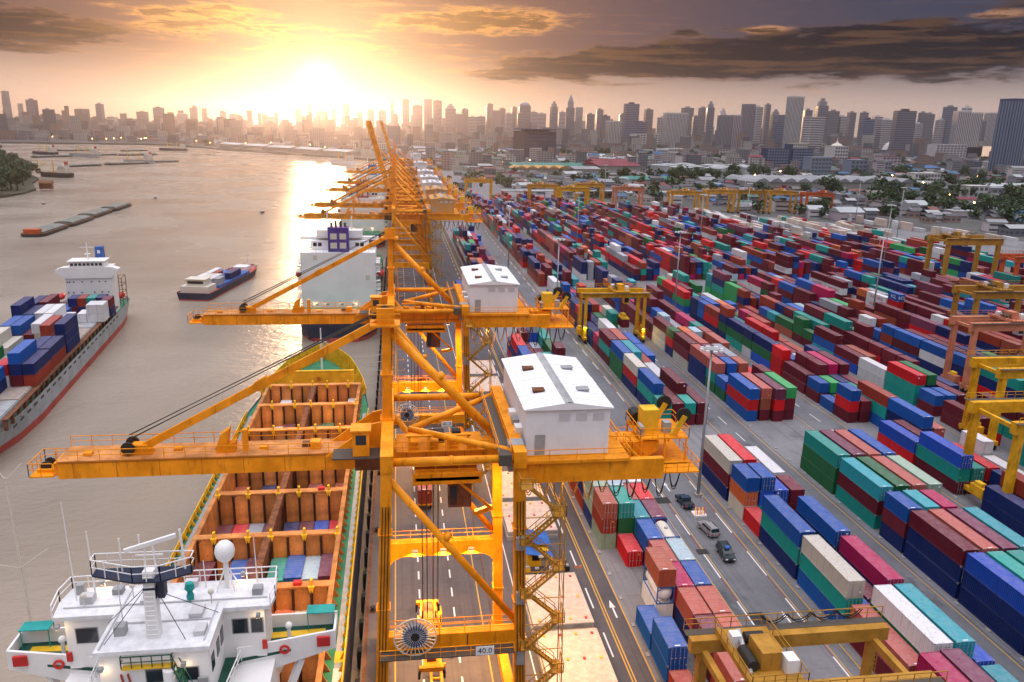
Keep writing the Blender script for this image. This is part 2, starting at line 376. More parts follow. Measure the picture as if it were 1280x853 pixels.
M['asphalt'] = ground_mat('quay_asphalt', (0.075,0.068,0.076), (0.12,0.108,0.115), 0.05, 0.7, 0.5, (0.03,0.026,0.03))
M['apron'] = ground_mat('quay_apron_concrete', (0.09,0.078,0.082), (0.14,0.12,0.122), 0.07, 0.7, 0.6, (0.04,0.034,0.036))
M['lane'] = ground_mat('truck_lane_concrete', (0.115,0.12,0.135), (0.20,0.20,0.215), 0.06, 0.68, 0.6)
M['city_ground'] = ground_mat('city_ground', (0.055,0.06,0.055), (0.15,0.145,0.14), 0.012, 0.9, 0.4, (0.03,0.05,0.03), tyres=0)
M['bank'] = ground_mat('river_bank_soil', (0.05,0.06,0.035), (0.09,0.085,0.06), 0.02, 0.9, 0.3, tyres=0)
M['quaywall'] = ground_mat('quay_wall_concrete', (0.10,0.09,0.08), (0.18,0.16,0.14), 0.2, 0.85, 0.7, tyres=0)

def sheet(name, pts, z, mat, parent=None, kind='structure', skirt=0.0):
    n = len(pts); mb = MB(); v = [(x,y,z) for x,y in pts]; f = [tuple(range(n))]
    if skirt:
        v += [(x,y,z-skirt) for x,y in pts]; f += [(i,n+i,n+(i+1)%n,(i+1)%n) for i in range(n)]
    mb.add(v, f); return mb.build(name, mat, parent, kind=kind)
def rect(name, x0, x1, y0, y1, z, mat, parent=None): return sheet(name, [(x0,y0),(x1,y0),(x1,y1),(x0,y1)], z, mat, parent)

QX = -4.9
land_pts = [(QX,-200),(7000,-200),(9000,3000),(9000,9000),(-9000,9000),(-9000,2500),(-3000,2250),(-1400,2020),(-900,1950),(-540,2037),(-366,1809),(-111,1533),(QX,1440)]
sheet('ground', land_pts, -0.03, M['city_ground'], skirt=6)
left_bank = [(-319,690),(-316,735),(-322,775),(-352,840),(-372,905),(-430,1010),(-511,1180),(-592,1316),(-900,1500),(-2500,1500),(-2500,300),(-900,420),(-500,560)]
sheet('river_bank', left_bank, -1.2, M['bank'], skirt=4)

# river
m, nt, b = newmat('river_water')
b.inputs['Base Color'].default_value = (0.26,0.2,0.16,1); b.inputs['IOR'].default_value = 1.33
w1 = nnoise(nt, 0.085, 4, 0.55, (1,2.2,1)); w2 = nnoise(nt, 0.36, 5, 0.65, (1,2.0,1)); w3 = nnoise(nt, 0.012, 3, 0.5)
hh = nmath(nt, 'ADD', nmath(nt, 'MULTIPLY', w1, 1.0), nmath(nt, 'MULTIPLY', w2, 0.75))
nbump(nt, b, hh, 0.46, 1.0)
nt.links.new(nrange(nt, w3, 0.35, 0.65, 0.20, 0.32), b.inputs['Roughness'])
nt.links.new(nmix(nt, nrange(nt, w3, 0.35, 0.65), (0.235,0.20,0.16), (0.33,0.285,0.235)), b.inputs['Base Color'])
M['water'] = m
rect('river', -9000, 200, -250, 2600, -3.0, M['water'])

# paved port area
port = [(QX,-150),(520,-150),(420,330),(400,470),(160,725),(150,900),(60,1200),(QX,1400)]
pv = sheet('yard_pavement', port, 0.0, M['yard'])
rect('quay_apron', QX, 16.2, -140, 1390, 0.004, M['apron'])
rect('quay_road', 16.2, 30.2, -140, 1100, 0.004, M['asphalt'])
rect('truck_lane', 45.4, 57.0, -100, 700, 0.004, M['lane'])
for x0, x1 in ((69.6,78.2),(92.0,101.6),(115.5,124.8),(138.5,147.8),(162,171)): rect('truck_lane', x0, x1, -100, 600, 0.004, M['lane'])
# quay wall and fenders
qw = MB().box(QX-0.25, QX, -140, 1400, -6, 0.12).build('quay_wall', M['quaywall'], kind='structure')
MB().box(QX, QX+0.35, -140, 1400, 0.0, 0.28).build('quay_kerb', M['rust'], kind='structure')
fm = MB().box(-0.5,0,-0.5,0.5,-2.6,0.0).box(-0.62,-0.5,-0.62,0.62,-2.3,-0.2).mesh('fender', M['rubber'])
for i in range(60): link('fender', fm, qw, (QX-0.25, 40+i*6.0, 0))
# crane rails
for x in (-2.55, 12.15): MB().box(x-0.06, x+0.06, -140, 1390, 0.006, 0.06).build('crane_rail', M['rust'], kind='structure')
# painted lines
LN = link('lane_markings', None, kind='structure')
def line(x, y0, y1, w, mat, z=0.010): MB().add([(x-w/2,y0,z),(x+w/2,y0,z),(x+w/2,y1,z),(x-w/2,y1,z)], [(0,1,2,3)]).build('painted_line', mat, LN)
def dashes(x, y0, y1, ln, gap, w, mat, z=0.010, objs=14):
    y = y0; k = 0; rest = MB()
    me = MB().add([(-w/2,0,0),(w/2,0,0),(w/2,ln,0),(-w/2,ln,0)], [(0,1,2,3)]).mesh('painted_dash', mat)
    while y < y1:
        if k < objs: link('painted_dash', me, LN, (x, y, z))
        else: rest.add([(x-w/2,y,z),(x+w/2,y,z),(x+w/2,y+ln,z),(x-w/2,y+ln,z)], [(0,1,2,3)])
        y += ln+gap; k += 1
    if rest.v: rest.build('painted_dashes', mat, LN, kind='stuff')
line(-0.95, -100, 1300, 0.16, M['liney']); line(10.7, -100, 1300, 0.16, M['liney'])
dashes(2.45, 60, 700, 2.2, 2.6, 0.22, M['linew']); dashes(7.05, 60, 700, 2.2, 2.6, 0.22, M['linew']); 
line(4.5, -100, 500, 0.10, M['liner'])
line(16.0, -100, 900, 0.14, M['linew'])
dashes(26.4, 62, 600, 5.0, 5.5, 0.22, M['linew'])
line(27.55, -100, 900, 0.16, M['liney']); line(27.95, -100, 900, 0.16, M['liney'])
line(30.3, -100, 700, 0.18, M['liney']); line(45.5, -100, 700, 0.18, M['liney'])
for x in (47.3, 54.6):
    dashes(x, 60, 500, 7.0, 6.0, 0.20, M['linew']); line(x+0.4, -100, 500, 0.12, M['liney']); dashes(x, 67, 500, 6.0, 7.0, 0.16, M['liner'], 0.011)
line(56.8, -100, 700, 0.18, M['liney'])
for x in (70.2, 77.6, 92.6, 101.0, 116.1, 124.2, 139.1, 147.2): line(x, -100, 560, 0.16, M['liney'])
for x in (73.9, 96.8, 120.2, 143.1): dashes(x, 60, 560, 5, 5, 0.18, M['linew'])
def arrow(x, y, s=1.0):
    MB().add([(x-0.12*s,y,0.011),(x+0.12*s,y,0.011),(x+0.12*s,y+2.6*s,0.011),(x-0.12*s,y+2.6*s,0.011),(x-0.42*s,y+2.4*s,0.011),(x+0.42*s,y+2.4*s,0.011),(x,y+4.2*s,0.011)],
             [(0,1,2,3),(4,5,6)]).build('painted_arrow', M['linew'], LN)
for x, y in ((25.0,90.5),(29.1,91),(25.0,150),(52.6,86),(49.4,128),(6.0,150)): arrow(x, y)
# drain covers and oil patches
for x, y, a, b_ in ((48.6,88.5,2.2,3.4),(47.4,106.6,1.9,1.6),(46.8,124.5,2.6,2.4),(74,100,1.4,1.6)): rect('drain_cover', x-a/2, x+a/2, y-b_/2, y+b_/2, 0.012, M['dark'])
# bearers under the container rows
bearer = MB().box(-0.25,0.25,-0.4,0.4,0,0.12).mesh('bearer', M['concrete'])
for bx in (31.0,57.9,79.0,102.3):
    root = link('row_bearers', None, kind='structure')
    for k in range(30): link('bearer', bearer, root, (bx-0.15, 64+k*6.3, 0.004))

# air: thin warm haze over the port and the city
hz = MB().box(-9500, 9500, -600, 9500, -8, 222).build('haze', None, kind='stuff')
mh = bpy.data.materials.new('haze_air'); mh.use_nodes = True; nt = mh.node_tree; nt.nodes.clear()
pvn = nt.nodes.new('ShaderNodeVolumePrincipled'); pvn.inputs['Color'].default_value = (0.95,0.86,0.92,1)
pvn.inputs['Density'].default_value = 0.000088; pvn.inputs['Anisotropy'].default_value = 0.85
om = nt.nodes.new('ShaderNodeOutputMaterial'); nt.links.new(pvn.outputs[0], om.inputs['Volume'])
hz.data.materials.append(mh); hz.visible_shadow = True
tag(hz, 'thin warm evening haze over river and city', 'haze')
# ------------------------------------------------------------------ container yard
PAL = {'maroon':(0.135,0.011,0.024),'brick':(0.30,0.040,0.022),'brown':(0.33,0.085,0.05),'salmon':(0.42,0.10,0.075),'red':(0.56,0.010,0.016),'magenta':(0.40,0.010,0.085),
 'purple':(0.16,0.035,0.075),'blue':(0.006,0.085,0.36),'navy':(0.005,0.020,0.12),'royal':(0.012,0.075,0.45),'teal':(0.008,0.28,0.24),'green':(0.012,0.13,0.045),'brightgreen':(0.03,0.34,0.10),
 'cyan':(0.02,0.30,0.36),'ltgreen':(0.28,0.40,0.31),'white':(0.66,0.66,0.68),'ivory':(0.55,0.52,0.45),'grey':(0.33,0.35,0.40),'ltblue':(0.35,0.50,0.58),'orange':(0.52,0.12,0.035),'yellow':(0.62,0.36,0.03),'pale':(0.62,0.50,0.43)}
CNAME = {'brick':'brick red','brightgreen':'bright green','ltgreen':'pale green','ltblue':'pale blue','royal':'bright blue','pale':'pale cream'}
WEI = [('maroon',36),('brick',8),('brown',4),('salmon',3),('red',11),('magenta',5),('purple',3),('blue',14),('navy',17),('royal',2),('teal',8),('green',5),('brightgreen',2),('cyan',3),('white',5),('ivory',2),('grey',3),('ltblue',1),('orange',2)]
BAG = [n for n,w in WEI for _ in range(w)]
CW, CH, TEU, FEU = 2.44, 2.6, 6.06, 12.19
HZ = 2.65
def corrugated(L):
    """one box-section container: corner posts, rails, corrugated sides and roof; near-left corner of its base at the origin"""
    mb = MB(); W, H = CW, 2.59
    for x in (0, W-0.12):
        for y in (0, L-0.12): mb.box(x, x+0.12, y, y+0.12, 0, H)
    for x in (0.005, W-0.105): mb.box(x, x+0.10, 0.12, L-0.12, 0.0, 0.15).box(x, x+0.10, 0.12, L-0.12, H-0.10, H-0.005)
    for y in (0.005, L-0.105): mb.box(0.12, W-0.12, y, y+0.10, 0.0, 0.15).box(0.12, W-0.12, y, y+0.10, H-0.11, H-0.005)
    n = int((L-0.24)/0.30); p = (L-0.24)/n
    for xo, xi, s in ((0.02, 0.065, 1), (W-0.02, W-0.065, -1)):
        v = []; f = []
        for i in range(n):
            y = 0.12+i*p
            for yy, xx in ((y,xi),(y+p*0.18,xo),(y+p*0.55,xo),(y+p*0.73,xi)): v += [(xx,yy,0.14),(xx,yy,H-0.09)]
        v += [(xi,L-0.12,0.14),(xi,L-0.12,H-0.09)]
        for i in range(len(v)//2-1): q = (2*i,2*i+1,2*i+3,2*i+2); f.append(q if s > 0 else q[::-1])
        mb.add(v, f)
    v = []; f = []; n2 = n//2*2
    p2 = (L-0.24)/n2
    for i in range(n2+1):
        z = H-0.015 if i % 2 else H-0.04
        v += [(0.10,0.12+i*p2,z),(W-0.10,0.12+i*p2,z)]
    for i in range(n2): f.append((2*i,2*i+1,2*i+3,2*i+2))
    mb.add(v, f)
    mb.add([(0.1,0.06,0.1),(W-0.1,0.06,0.1),(W-0.1,0.06,H-0.1),(0.1,0.06,H-0.1)], [(0,1,2,3)]); mb.add([(0.1,L-0.06,0.1),(W-0.1,L-0.06,0.1),(W-0.1,L-0.06,H-0.1),(0.1,L-0.06,H-0.1)], [(3,2,1,0)])
    mb.add([(0,0,0.01),(W,0,0.01),(W,L,0.01),(0,L,0.01)], [(3,2,1,0)])
    return mb.mesh('container_%d' % L, M['cont'])
ME40, ME20 = corrugated(FEU), corrugated(TEU)
DOOR = MB().box(0.0,1.08,-0.03,0.03,0.16,2.46)
for k in range(5): DOOR.box(0.08,1.0,-0.055,-0.03,0.28+k*0.44,0.28+k*0.44+0.26)
DOOR = DOOR.mesh('door', M['cont'])
ROD = MB().tube((0,-0.08,0.12),(0,-0.08,2.5),0.028,6).box(-0.05,0.22,-0.12,-0.07,1.05,1.12).mesh('lock_rod', M['pole'])
CAST = MB()
for x in (0,CW-0.18):
    for y in (0,):
        for z in (0,2.46): CAST.box(x-0.006,x+0.186,y-0.012,y+0.17,z-0.004,z+0.128)
CAST = CAST.mesh('corner_casting', M['grey'])
BLANK = MB()
for i in range(7): BLANK.box(0.16+i*0.31, 0.16+i*0.31+0.17, 0.012, 0.055, 0.17, 2.46)
BLANK = BLANK.mesh('end_panel', M['cont'])
ROOFMARK = MB().box(-0.34,0.34,-0.09,0.09,0,0.012).mesh('roof_mark', M['wht'])
PLACARD = MB().box(-0.16,0.16,-0.010,0.0,-0.16,0.16).mesh('placard', M['wht'])
PLACARDY = MB().box(-0.13,0.13,-0.010,0.0,-0.10,0.10).mesh('placard', M['yellow'])
def put_container(x, y, z, L, colname, label, group, detail=2, name='shipping_container', rz=0, parent_cat='container', jitter=0.12):
    c0 = PAL[colname]; k = 1+rnd.uniform(-jitter, jitter); colr = tuple(min(1,q*k) for q in c0)+(1,)
    o = link(name, ME40 if L > 8 else ME20, None, (x,y,z), rz, label, parent_cat, group); o.color = colr
    if detail:
        if rnd.random() < 0.55:
            for i in (0,1):
                d = link('door', DOOR, o, (0.13+i*1.1, 0.03, 0)); d.color = colr
                if detail > 1:
                    for q in (0.28,0.78): link('lock_rod', ROD, d, (q,0,0))
        else:
            d = link('end_panel', BLANK, o); d.color = colr
        link('corner_casting', CAST, o, kind='stuff')
        if rnd.random() < 0.8: link('roof_mark', ROOFMARK, o, (CW*rnd.choice([0.4,0.5,0.55]), 0.32, 2.575))
        if rnd.random() < 0.6: link('placard', PLACARD if rnd.random() < 0.7 else PLACARDY, o, (rnd.choice([0.5,1.8,1.9]), -0.045, rnd.choice([0.9,1.9,2.1])))
    return o
TANKF = MB(); 
for x in (0,CW-0.14):
    for y in (0,TEU-0.14): TANKF.box(x,x+0.14,y,y+0.14,0,2.59)
for y in (0,TEU-0.12):
    TANKF.box(0.14,CW-0.14,y,y+0.12,0,0.14).box(0.14,CW-0.14,y,y+0.12,2.45,2.59)
    for a,b_ in (((0.1,0.2),(0.7,0.05)),((CW-0.1,0.2),(CW-0.7,0.05)),((0.1,2.4),(0.7,2.55)),((CW-0.1,2.4),(CW-0.7,2.55))): TANKF.beam((a[0],y+0.06,a[1]*1.0+0.5*(1 if a[1]<1 else -1)),(b_[0],y+0.06,b_[1]),0.10)
for x in (0.07,CW-0.07): TANKF.beam((x,0.1,0.10),(x,TEU-0.1,0.10),0.12).beam((x,0.1,2.5),(x,TEU-0.1,2.5),0.08)
def put_tank(x, y, z, tankmat, framemat, label):
    t = thing('tank_container', label, 'tank container', (x,y,z), group='tank containers')
    fr = link('frame', TANKF.mesh('frame', framemat), t)
    sh = MB().lathe([(0.05,0.10),(0.62,0.16),(1.0,0.42),(1.12,0.75),(1.12,TEU-0.75),(1.0,TEU-0.42),(0.62,TEU-0.16),(0.05,TEU-0.10)], 20, (CW/2,0,1.3), 'y').build('tank_shell', tankmat, t, True)
    MB().lathe([(0.3,0),(0.3,0.18),(0.22,0.22)], 10, (CW/2,TEU/2,2.38)).build('manhole', M['grey'], t)
    MB().box(CW/2-0.22,CW/2+0.22,0.0,0.12,0.5,0.9).build('valve_box', M['grey'], t)
    return t

BL = {'A':[31.3,34.0,36.7,39.4],'B':[58.2,61.0,63.85,66.7],'C':[79.3,82.4,85.45,88.5],'D':[102.6,105.6,108.6,111.6],'E':[126.0,129.0,132.0,135.0],
      'F':[149.2,152.2,155.2,158.2],'G':[174.5,177.5,180.5,183.5],'H':[195.6,198.6,201.6,204.6],'I':[218.8,221.8,224.8,227.8],'J':[242,245,248,251],'K':[265.2,268.2,271.2,274.2],'L':[288.4,291.4,294.4,297.4]}
BNAME = {'A':'block beside quay road','B':'second block from quay','C':'third block from quay','D':'fourth block from quay','E':'fifth block from quay','F':'sixth block from quay','G':'seventh block from quay','H':'eighth block from quay'}
RNAME = ['quayside row','second row','third row','landside row']
SEGS = {'A':[(128,142),(182,222),(300,455)], 'B':[(136.5,137),(160,306),(318,690)], 'C':[(137,138),(160.5,310),(332,685)], 'D':[(96,136),(140,310),(330,690)]}
X_ = None
man = [  # block, row, near Y, TEU count, tiers from the ground up
 ('A',0,70.5,1,['brick']),('A',0,77.2,1,['blue','blue']),('A',0,83.7,1,['blue']),('A',0,109.0,1,['ltgreen','brick','brown']),('A',0,115.3,1,['navy','ltgreen','ltgreen']),('A',0,121.7,2,['brick','navy','navy']),
 ('A',1,89.6,1,['T','T','brown']),('A',1,103.4,1,['red']),('A',1,108.9,1,['grey','green','teal']),('A',1,115.3,1,['maroon','grey','ltblue']),('A',1,121.7,2,['brick','brick','brown']),
 ('A',2,70.6,1,['brick','salmon']),('A',2,77.0,1,['maroon','purple']),('A',2,83.3,1,['navy','salmon']),('A',2,89.7,1,['purple','magenta']),('A',2,96.0,1,['maroon','salmon']),('A',2,102.5,1,['navy','blue']),('A',2,109.0,1,['teal','cyan']),('A',2,115.3,1,['maroon','salmon']),('A',2,121.7,2,['navy','grey']),
 ('A',3,70.6,1,['brick','maroon']),('A',3,77.0,1,['brick','salmon']),('A',3,83.4,1,['maroon','salmon']),('A',3,89.8,1,['navy','blue']),('A',3,96.1,1,['grey','ltblue']),('A',3,102.6,1,['blue','Y']),('A',3,109.0,1,['maroon','purple']),('A',3,115.3,1,['red','red']),('A',3,121.8,1,['grey','white']),
 ('B',0,57.7,2,['maroon','brick','magenta']),('B',0,71.0,2,['maroon','salmon']),('B',0,84.4,2,['blue','teal','ivory']),('B',0,97.4,2,['navy','teal','blue']),('B',0,109.8,1,['red']),('B',0,116.0,1,['ivory','orange','blue']),('B',0,123.2,2,['navy','maroon','ivory']),
 ('B',1,57.9,2,['navy','blue','purple']),('B',1,71.1,2,['teal','green','white']),('B',1,84.5,2,['blue']),('B',1,97.4,2,['cyan']),('B',1,116.0,1,['teal','royal','blue']),('B',1,123.4,2,['ivory','maroon','red']),
 ('B',2,71.1,2,['green','teal','cyan']),('B',2,57.9,2,['maroon','blue']),('B',2,116.2,1,['navy','royal']),('B',2,123.2,2,['brick','salmon']),('B',2,88,2,['maroon']),
 ('B',3,57.9,2,['blue','cyan']),('B',3,70.8,1,['navy','royal']),('B',3,88.2,2,['navy','magenta']),('B',3,101.7,2,['navy','blue']),('B',3,116.1,1,['maroon','maroon']),('B',3,123.2,2,['grey','white']),
 ('C',0,64.6,2,['navy','navy','blue']),('C',0,77.4,2,['navy','navy','royal']),('C',0,90.2,2,['navy','navy','maroon']),('C',0,103.0,1,['navy','maroon','blue']),('C',0,110.7,2,['teal','maroon','cyan']),('C',0,123.9,2,['green','green','teal']),
 ('C',1,64.6,2,['navy','teal']),('C',1,77.4,2,['blue','navy','teal']),('C',1,90.3,2,['navy','maroon','salmon']),('C',1,103.2,1,['maroon','navy','cyan']),('C',1,110.8,2,['navy','maroon','green']),('C',1,123.9,2,['navy','maroon','purple']),
 ('C',2,64.6,2,['teal','blue']),('C',2,77.4,2,['navy','teal','teal']),('C',2,90.2,2,['navy','blue','purple']),('C',2,103.0,1,['navy','navy','magenta']),('C',2,110.8,2,['maroon','blue','salmon']),('C',2,123.9,2,['blue','maroon','salmon']),
 ('C',3,77.4,2,['navy','maroon','teal']),('C',3,90.4,2,['blue','navy','cyan']),('C',3,110.8,2,['teal','navy','ltgreen']),('C',3,123.9,2,['blue','red','blue']),
 ('C',0,161.4,2,['blue','red','blue']),('C',1,161.6,2,['maroon','brown','salmon']),('C',2,160.8,2,['maroon','red','purple']),('C',3,161.7,2,['maroon','maroon','brightgreen']),
 ('C',0,174.6,1,['green','blue']),('C',1,174.6,1,['maroon','blue']),('C',2,174.6,1,['W']),('C',0,181.1,1,['green','teal','salmon']),('C',1,181.1,1,['navy','navy','blue']),('C',2,181.1,1,['maroon','maroon','brown']),('C',3,181.1,2,['maroon','red']),('C',0,187.6,2,['navy','navy','salmon']),('C',1,187.6,2,['ivory','maroon','purple']),('C',2,187.6,2,['navy','blue','grey']),('C',3,187.6,2,['teal','cyan']),
 ('C',0,200.5,2,['ivory','maroon','maroon']),('C',0,213.4,1,['navy','red','green']),('C',0,220,2,['ivory','ivory','maroon']),('C',1,200.5,2,['maroon','maroon','salmon']),
 ('B',0,160.2,1,['teal','teal']),('B',0,166.7,2,['navy','teal','blue']),('B',0,179.7,2,['navy','red','ivory']),('B',0,192.6,2,['green','green','blue']),('B',0,205.6,2,['maroon','teal','maroon']),('B',0,218.5,1,['maroon','magenta']),
 ('B',1,160.2,2,['maroon','maroon']),('B',1,173.1,1,['green','teal']),('B',1,179.7,2,['teal','white']),('B',1,192.6,2,['blue','cyan','cyan']),('B',1,205.6,2,['maroon','maroon','salmon']),
 ('B',2,160.2,1,['maroon','teal']),('B',2,166.7,2,['maroon','maroon','maroon']),('B',2,179.7,2,['navy','white']),('B',3,160.2,2,['maroon','maroon']),('B',3,173.1,2,['navy','blue']),('B',2,205.6,2,['maroon','maroon']),
 ('D',0,121.6,2,['maroon','teal','royal']),('D',0,134.6,2,['red','royal']),('D',0,158.6,1,['maroon','red','blue']),('D',1,158.6,1,['maroon','maroon']),('D',0,165.1,1,['blue']),('D',0,172.0,1,['maroon','blue']),('D',1,172,1,['navy','brightgreen']),('D',1,178.5,1,['maroon','maroon','maroon']),('D',0,179,2,['maroon','maroon']),('D',0,192.1,1,['red','red','red']),('D',1,192.1,2,['navy','blue']),('D',2,192.1,1,['maroon','white']),
 ('D',2,141.2,2,['navy','navy','blue']),('D',3,141.2,2,['maroon','salmon']),('D',1,121.6,2,['magenta','teal']),('D',2,121.6,2,['maroon','red']),('D',1,134.6,2,['navy','maroon']),
 ('E',0,168.6,2,['teal','teal','red']),('E',1,168.6,2,['blue','navy','green']),('E',0,161,1,['maroon','blue']),('E',1,161,1,['navy','blue']),('E',0,146,2,['maroon','maroon']),('E',2,161,2,['maroon','maroon']),('E',3,168,2,['maroon','navy']),('E',0,124,2,['teal','cyan']),('E',1,124,2,['maroon','teal']),
 ('G',0,250,1,['maroon','navy','red','blue']),('G',0,257,2,['white','white','white']),('G',0,286,2,['maroon','white','maroon']),('G',0,299,2,['brown','white','maroon']),('G',0,332,2,['maroon','white','maroon','maroon']),
]
stacks = []; occ = {}
for bk, r, y, n, tiers in man:
    stacks.append((bk, r, y, n, tiers)); occ.setdefault((bk,r), []).append((y-0.2, y+(FEU if n == 2 else TEU)+0.2))
rq = random.Random(21)
def fill(bk, y0, y1, dens=0.93, pal=None, mean=2.3):
    for r in range(4):
        y = y0+rq.uniform(0,0.6); base_h = mean; prev = None
        while y < y1-6:
            n = 2 if rq.random() < 0.52 and y < y1-12.5 else 1
            L = FEU if n == 2 else TEU
            hit = [b for a,b in occ.get((bk,r),[]) if a < y+L and b > y]
            if hit: y = max(hit)+0.15; continue
            if rq.random() > dens: y += L+0.3; continue
            base_h = 0.6*base_h+0.4*rq.choice([1,2,2,3,3,3,4,4])*mean/2.3
            h = max(1, min(4, round(base_h+rq.uniform(-0.7,0.7))))
            keep = rq.choice(pal or BAG); tiers = []
            for k in range(h):
                if prev and rq.random() < 0.30: tiers.append(prev[min(k,len(prev)-1)])
                else: tiers.append(keep if rq.random() < 0.45 else rq.choice(pal or BAG))
            prev = tiers
            stacks.append((bk, r, y, n, tiers)); y += L+rq.choice([0.25,0.3,0.35,0.5])
for bk in BL:
    xb = BL[bk][0]
    segs = SEGS.get(bk) or [(118 if bk in 'E' else 150 if bk in 'FG' else 200,310),(332,690)]
    for y0, y1 in segs:
        y1 = min(y1, 815-xb-(10 if xb < 150 else 18))
        if y1-y0 > 6:
            hl = xb > 200 and y0 > 320
            if hl:
                fill(bk, y0, (y0+y1)/2, 0.92); fill(bk, (y0+y1)/2, y1, 0.8, ['white']*5+['ivory']*4+['pale']*4+['maroon','grey','red','teal'], 1.9)
            else: fill(bk, y0, y1, 0.95 if bk != 'A' else 0.97)
for i in range(18):                              # loose pale boxes along the far fence
    stacks.append(('Z', i, 585-i*10.6, 2 if i % 3 else 1, ['pale' if i % 2 else 'white']*(2 if i % 4 else 1)))
BL['Z'] = [336.0+i*2.9 for i in range(18)]; BNAME['Z'] = 'line along far fence'
# rank: which single containers show largest
per = {}
for st in stacks: per.setdefault((st[0],st[1]), []).append(st)
for k in per: per[k].sort(key=lambda s: s[2])
def topz(bk, r, y0, y1):
    h = 0
    for s in per.get((bk,r), []):
        L = FEU if s[3] == 2 else TEU
        if s[2] < y1 and s[2]+L > y0: h = max(h, len(s[4]))
    return h
cand = []
for key, L_ in per.items():
    bk, r = key; seg = 0; order = 0; lastend = None
    for i, s in enumerate(L_):
        L = FEU if s[3] == 2 else TEU; x = BL[bk][r]
        left = topz(bk, r-1, s[2], s[2]+L) if r > 0 else 0
        front = len(L_[i-1][4]) if i > 0 and s[2]-(L_[i-1][2]+(FEU if L_[i-1][3] == 2 else TEU)) < 2.5 else 0
        sgm = 'near' if s[2] < 145 else ('middle' if s[2] < 315 else 'far')
        if sgm != seg: seg = sgm; order = 0
        order += 1
        D = math.sqrt((s[2]+L/2)**2+x*x+60*60)
        inview = abs(math.degrees(math.atan2(x+1, s[2]+L))-8.5) < 34 and (s[2]+L) > 62
        for t, cn in enumerate(s[4]):
            a = 0
            if t == len(s[4])-1: a += 0.75*L
            if t >= left: a += 1.0*L*0.5
            if t >= front: a += 2.4
            a += 1e4 if (bk == 'G' and r == 0 and round(s[2]) in (250,257,286,299,332)) else 0
            cand.append(((a/(D*D) if inview else 0), bk, r, s, t, cn, sgm, order))
cand.sort(key=lambda c_: -c_[0])
NIND = 165
ind = [c_ for c_ in cand[:NIND] if c_[0] > 0]
rest = cand[len(ind):]
ORD = ['first','second','third','fourth','fifth','sixth','seventh','eighth','ninth','tenth','eleventh','twelfth','thirteenth','fourteenth','fifteenth','sixteenth']+['%dth' % k for k in range(17,140)]
def tier_name(t, n): return 'single' if n == 1 else ('top' if t == n-1 else 'bottom' if t == 0 else 'second' if t == 1 else 'third')
yc = {}
for sc_, bk, r, s, t, cn, sgm, order in ind:
    n = len(s[4]); x = BL[bk][r]
    if cn == 'T':
        put_tank(x, s[2], t*HZ+0.01, M['wht'], M['blue'], '%s white tank container in blue frame, under brown container' % ('upper' if t else 'lower')); continue
    if cn == 'Y':
        put_tank(x, s[2], t*HZ+0.01, M['yellowtank'] if 'yellowtank' in M else M['cream'], M['blue'], 'yellow tank container in blue frame, landside row of quay road block'); continue
    if cn == 'W': cn = 'white'
    lab = '%s %s container, %s of %s stack, %s, %s %s' % (CNAME.get(cn,cn), 'long' if s[3] == 2 else 'short', tier_name(t,n) if n > 1 else 'alone', ORD[order-1], RNAME[min(r,3)], sgm, BNAME[bk])
    lab = lab.replace(', alone of', ', alone as')
    o = put_container(x+rnd.uniform(-0.05,0.05), s[2]+rnd.uniform(-0.05,0.05), t*HZ+0.012, FEU if s[3] == 2 else TEU, cn, lab, 'containers stacked in the yard', 2 if sc_ > 0 and s[2] < 135 else 1)
    yc[(bk,r,round(s[2],1),t)] = o
mass = MB()
for sc_, bk, r, s, t, cn, sgm, order in rest:
    cn = {'T':'white','Y':'cream','W':'white'}.get(cn, cn); c0 = PAL.get(cn, (0.5,0.45,0.3)); k = rnd.uniform(0.8,1.2); c0 = tuple(min(1,q*k) for q in c0)
    x = BL[bk][r]+rnd.uniform(-0.06,0.06); L = FEU if s[3] == 2 else TEU
    mass.box(x, x+CW, s[2], s[2]+L, t*HZ+0.012, t*HZ+2.60, c0, bottom=False)
mass.build('stacked_containers', M['contmass'], kind='stuff', label='mass of stacked shipping containers filling the far yard', cat='containers')
# lettering on a few sides and ends
def side_text(bk, r, y, t, s_, mat, size=1.0):
    o = yc.get((bk,r,round(y,1),t))
    L = FEU
    if o is not None: text(s_, size, mat, o, (-0.012, L*0.5, 1.3), (R(90),0,R(-90)))
for y, t in ((257,0),(257,1),(257,2),(286,1),(299,1),(332,1)): side_text('G',0,y,t,'YANG MING',M['logo_r'],1.5)
o = yc.get(('G',0,250.0,3))
if o is not None: text('RCL', 1.5, M['logo_w'], o, (CW/2,-0.09,1.3), (R(90),0,0)); text('RCL', 1.7, M['logo_w'], o, (-0.012,3.0,1.3), (R(90),0,R(-90)))
# ------------------------------------------------------------------ quay cranes
def flood(parent, loc, power, col=(1.0,0.55,0.20), rot=None, spot=True, size=0.35, lens='lampw', ang=150):
    """a lamp housing with a lit lens and its own light"""
    f = MB().box(loc[0]-size,loc[0]+size,loc[1]-0.2,loc[1]+0.2,loc[2],loc[2]+0.3).build('floodlight', M['grey'], parent)
    MB().box(loc[0]-size*0.85,loc[0]+size*0.85,loc[1]-0.16,loc[1]+0.16,loc[2]-0.03,loc[2]-0.005).build('lens', M[lens], f)
    if power:
        d = bpy.data.lights.new('flood_lamp', 'SPOT' if spot else 'POINT'); d.energy = power; d.color = col; d.shadow_soft_size = 0.3
        if spot: d.spot_size = R(ang); d.spot_blend = 0.6
        o = bpy.data.objects.new('flood_lamp', d); COL.objects.link(o); o.parent = f; o.location = (loc[0],loc[1],loc[2]-0.12)
        if rot: o.rotation_euler = rot
    return f
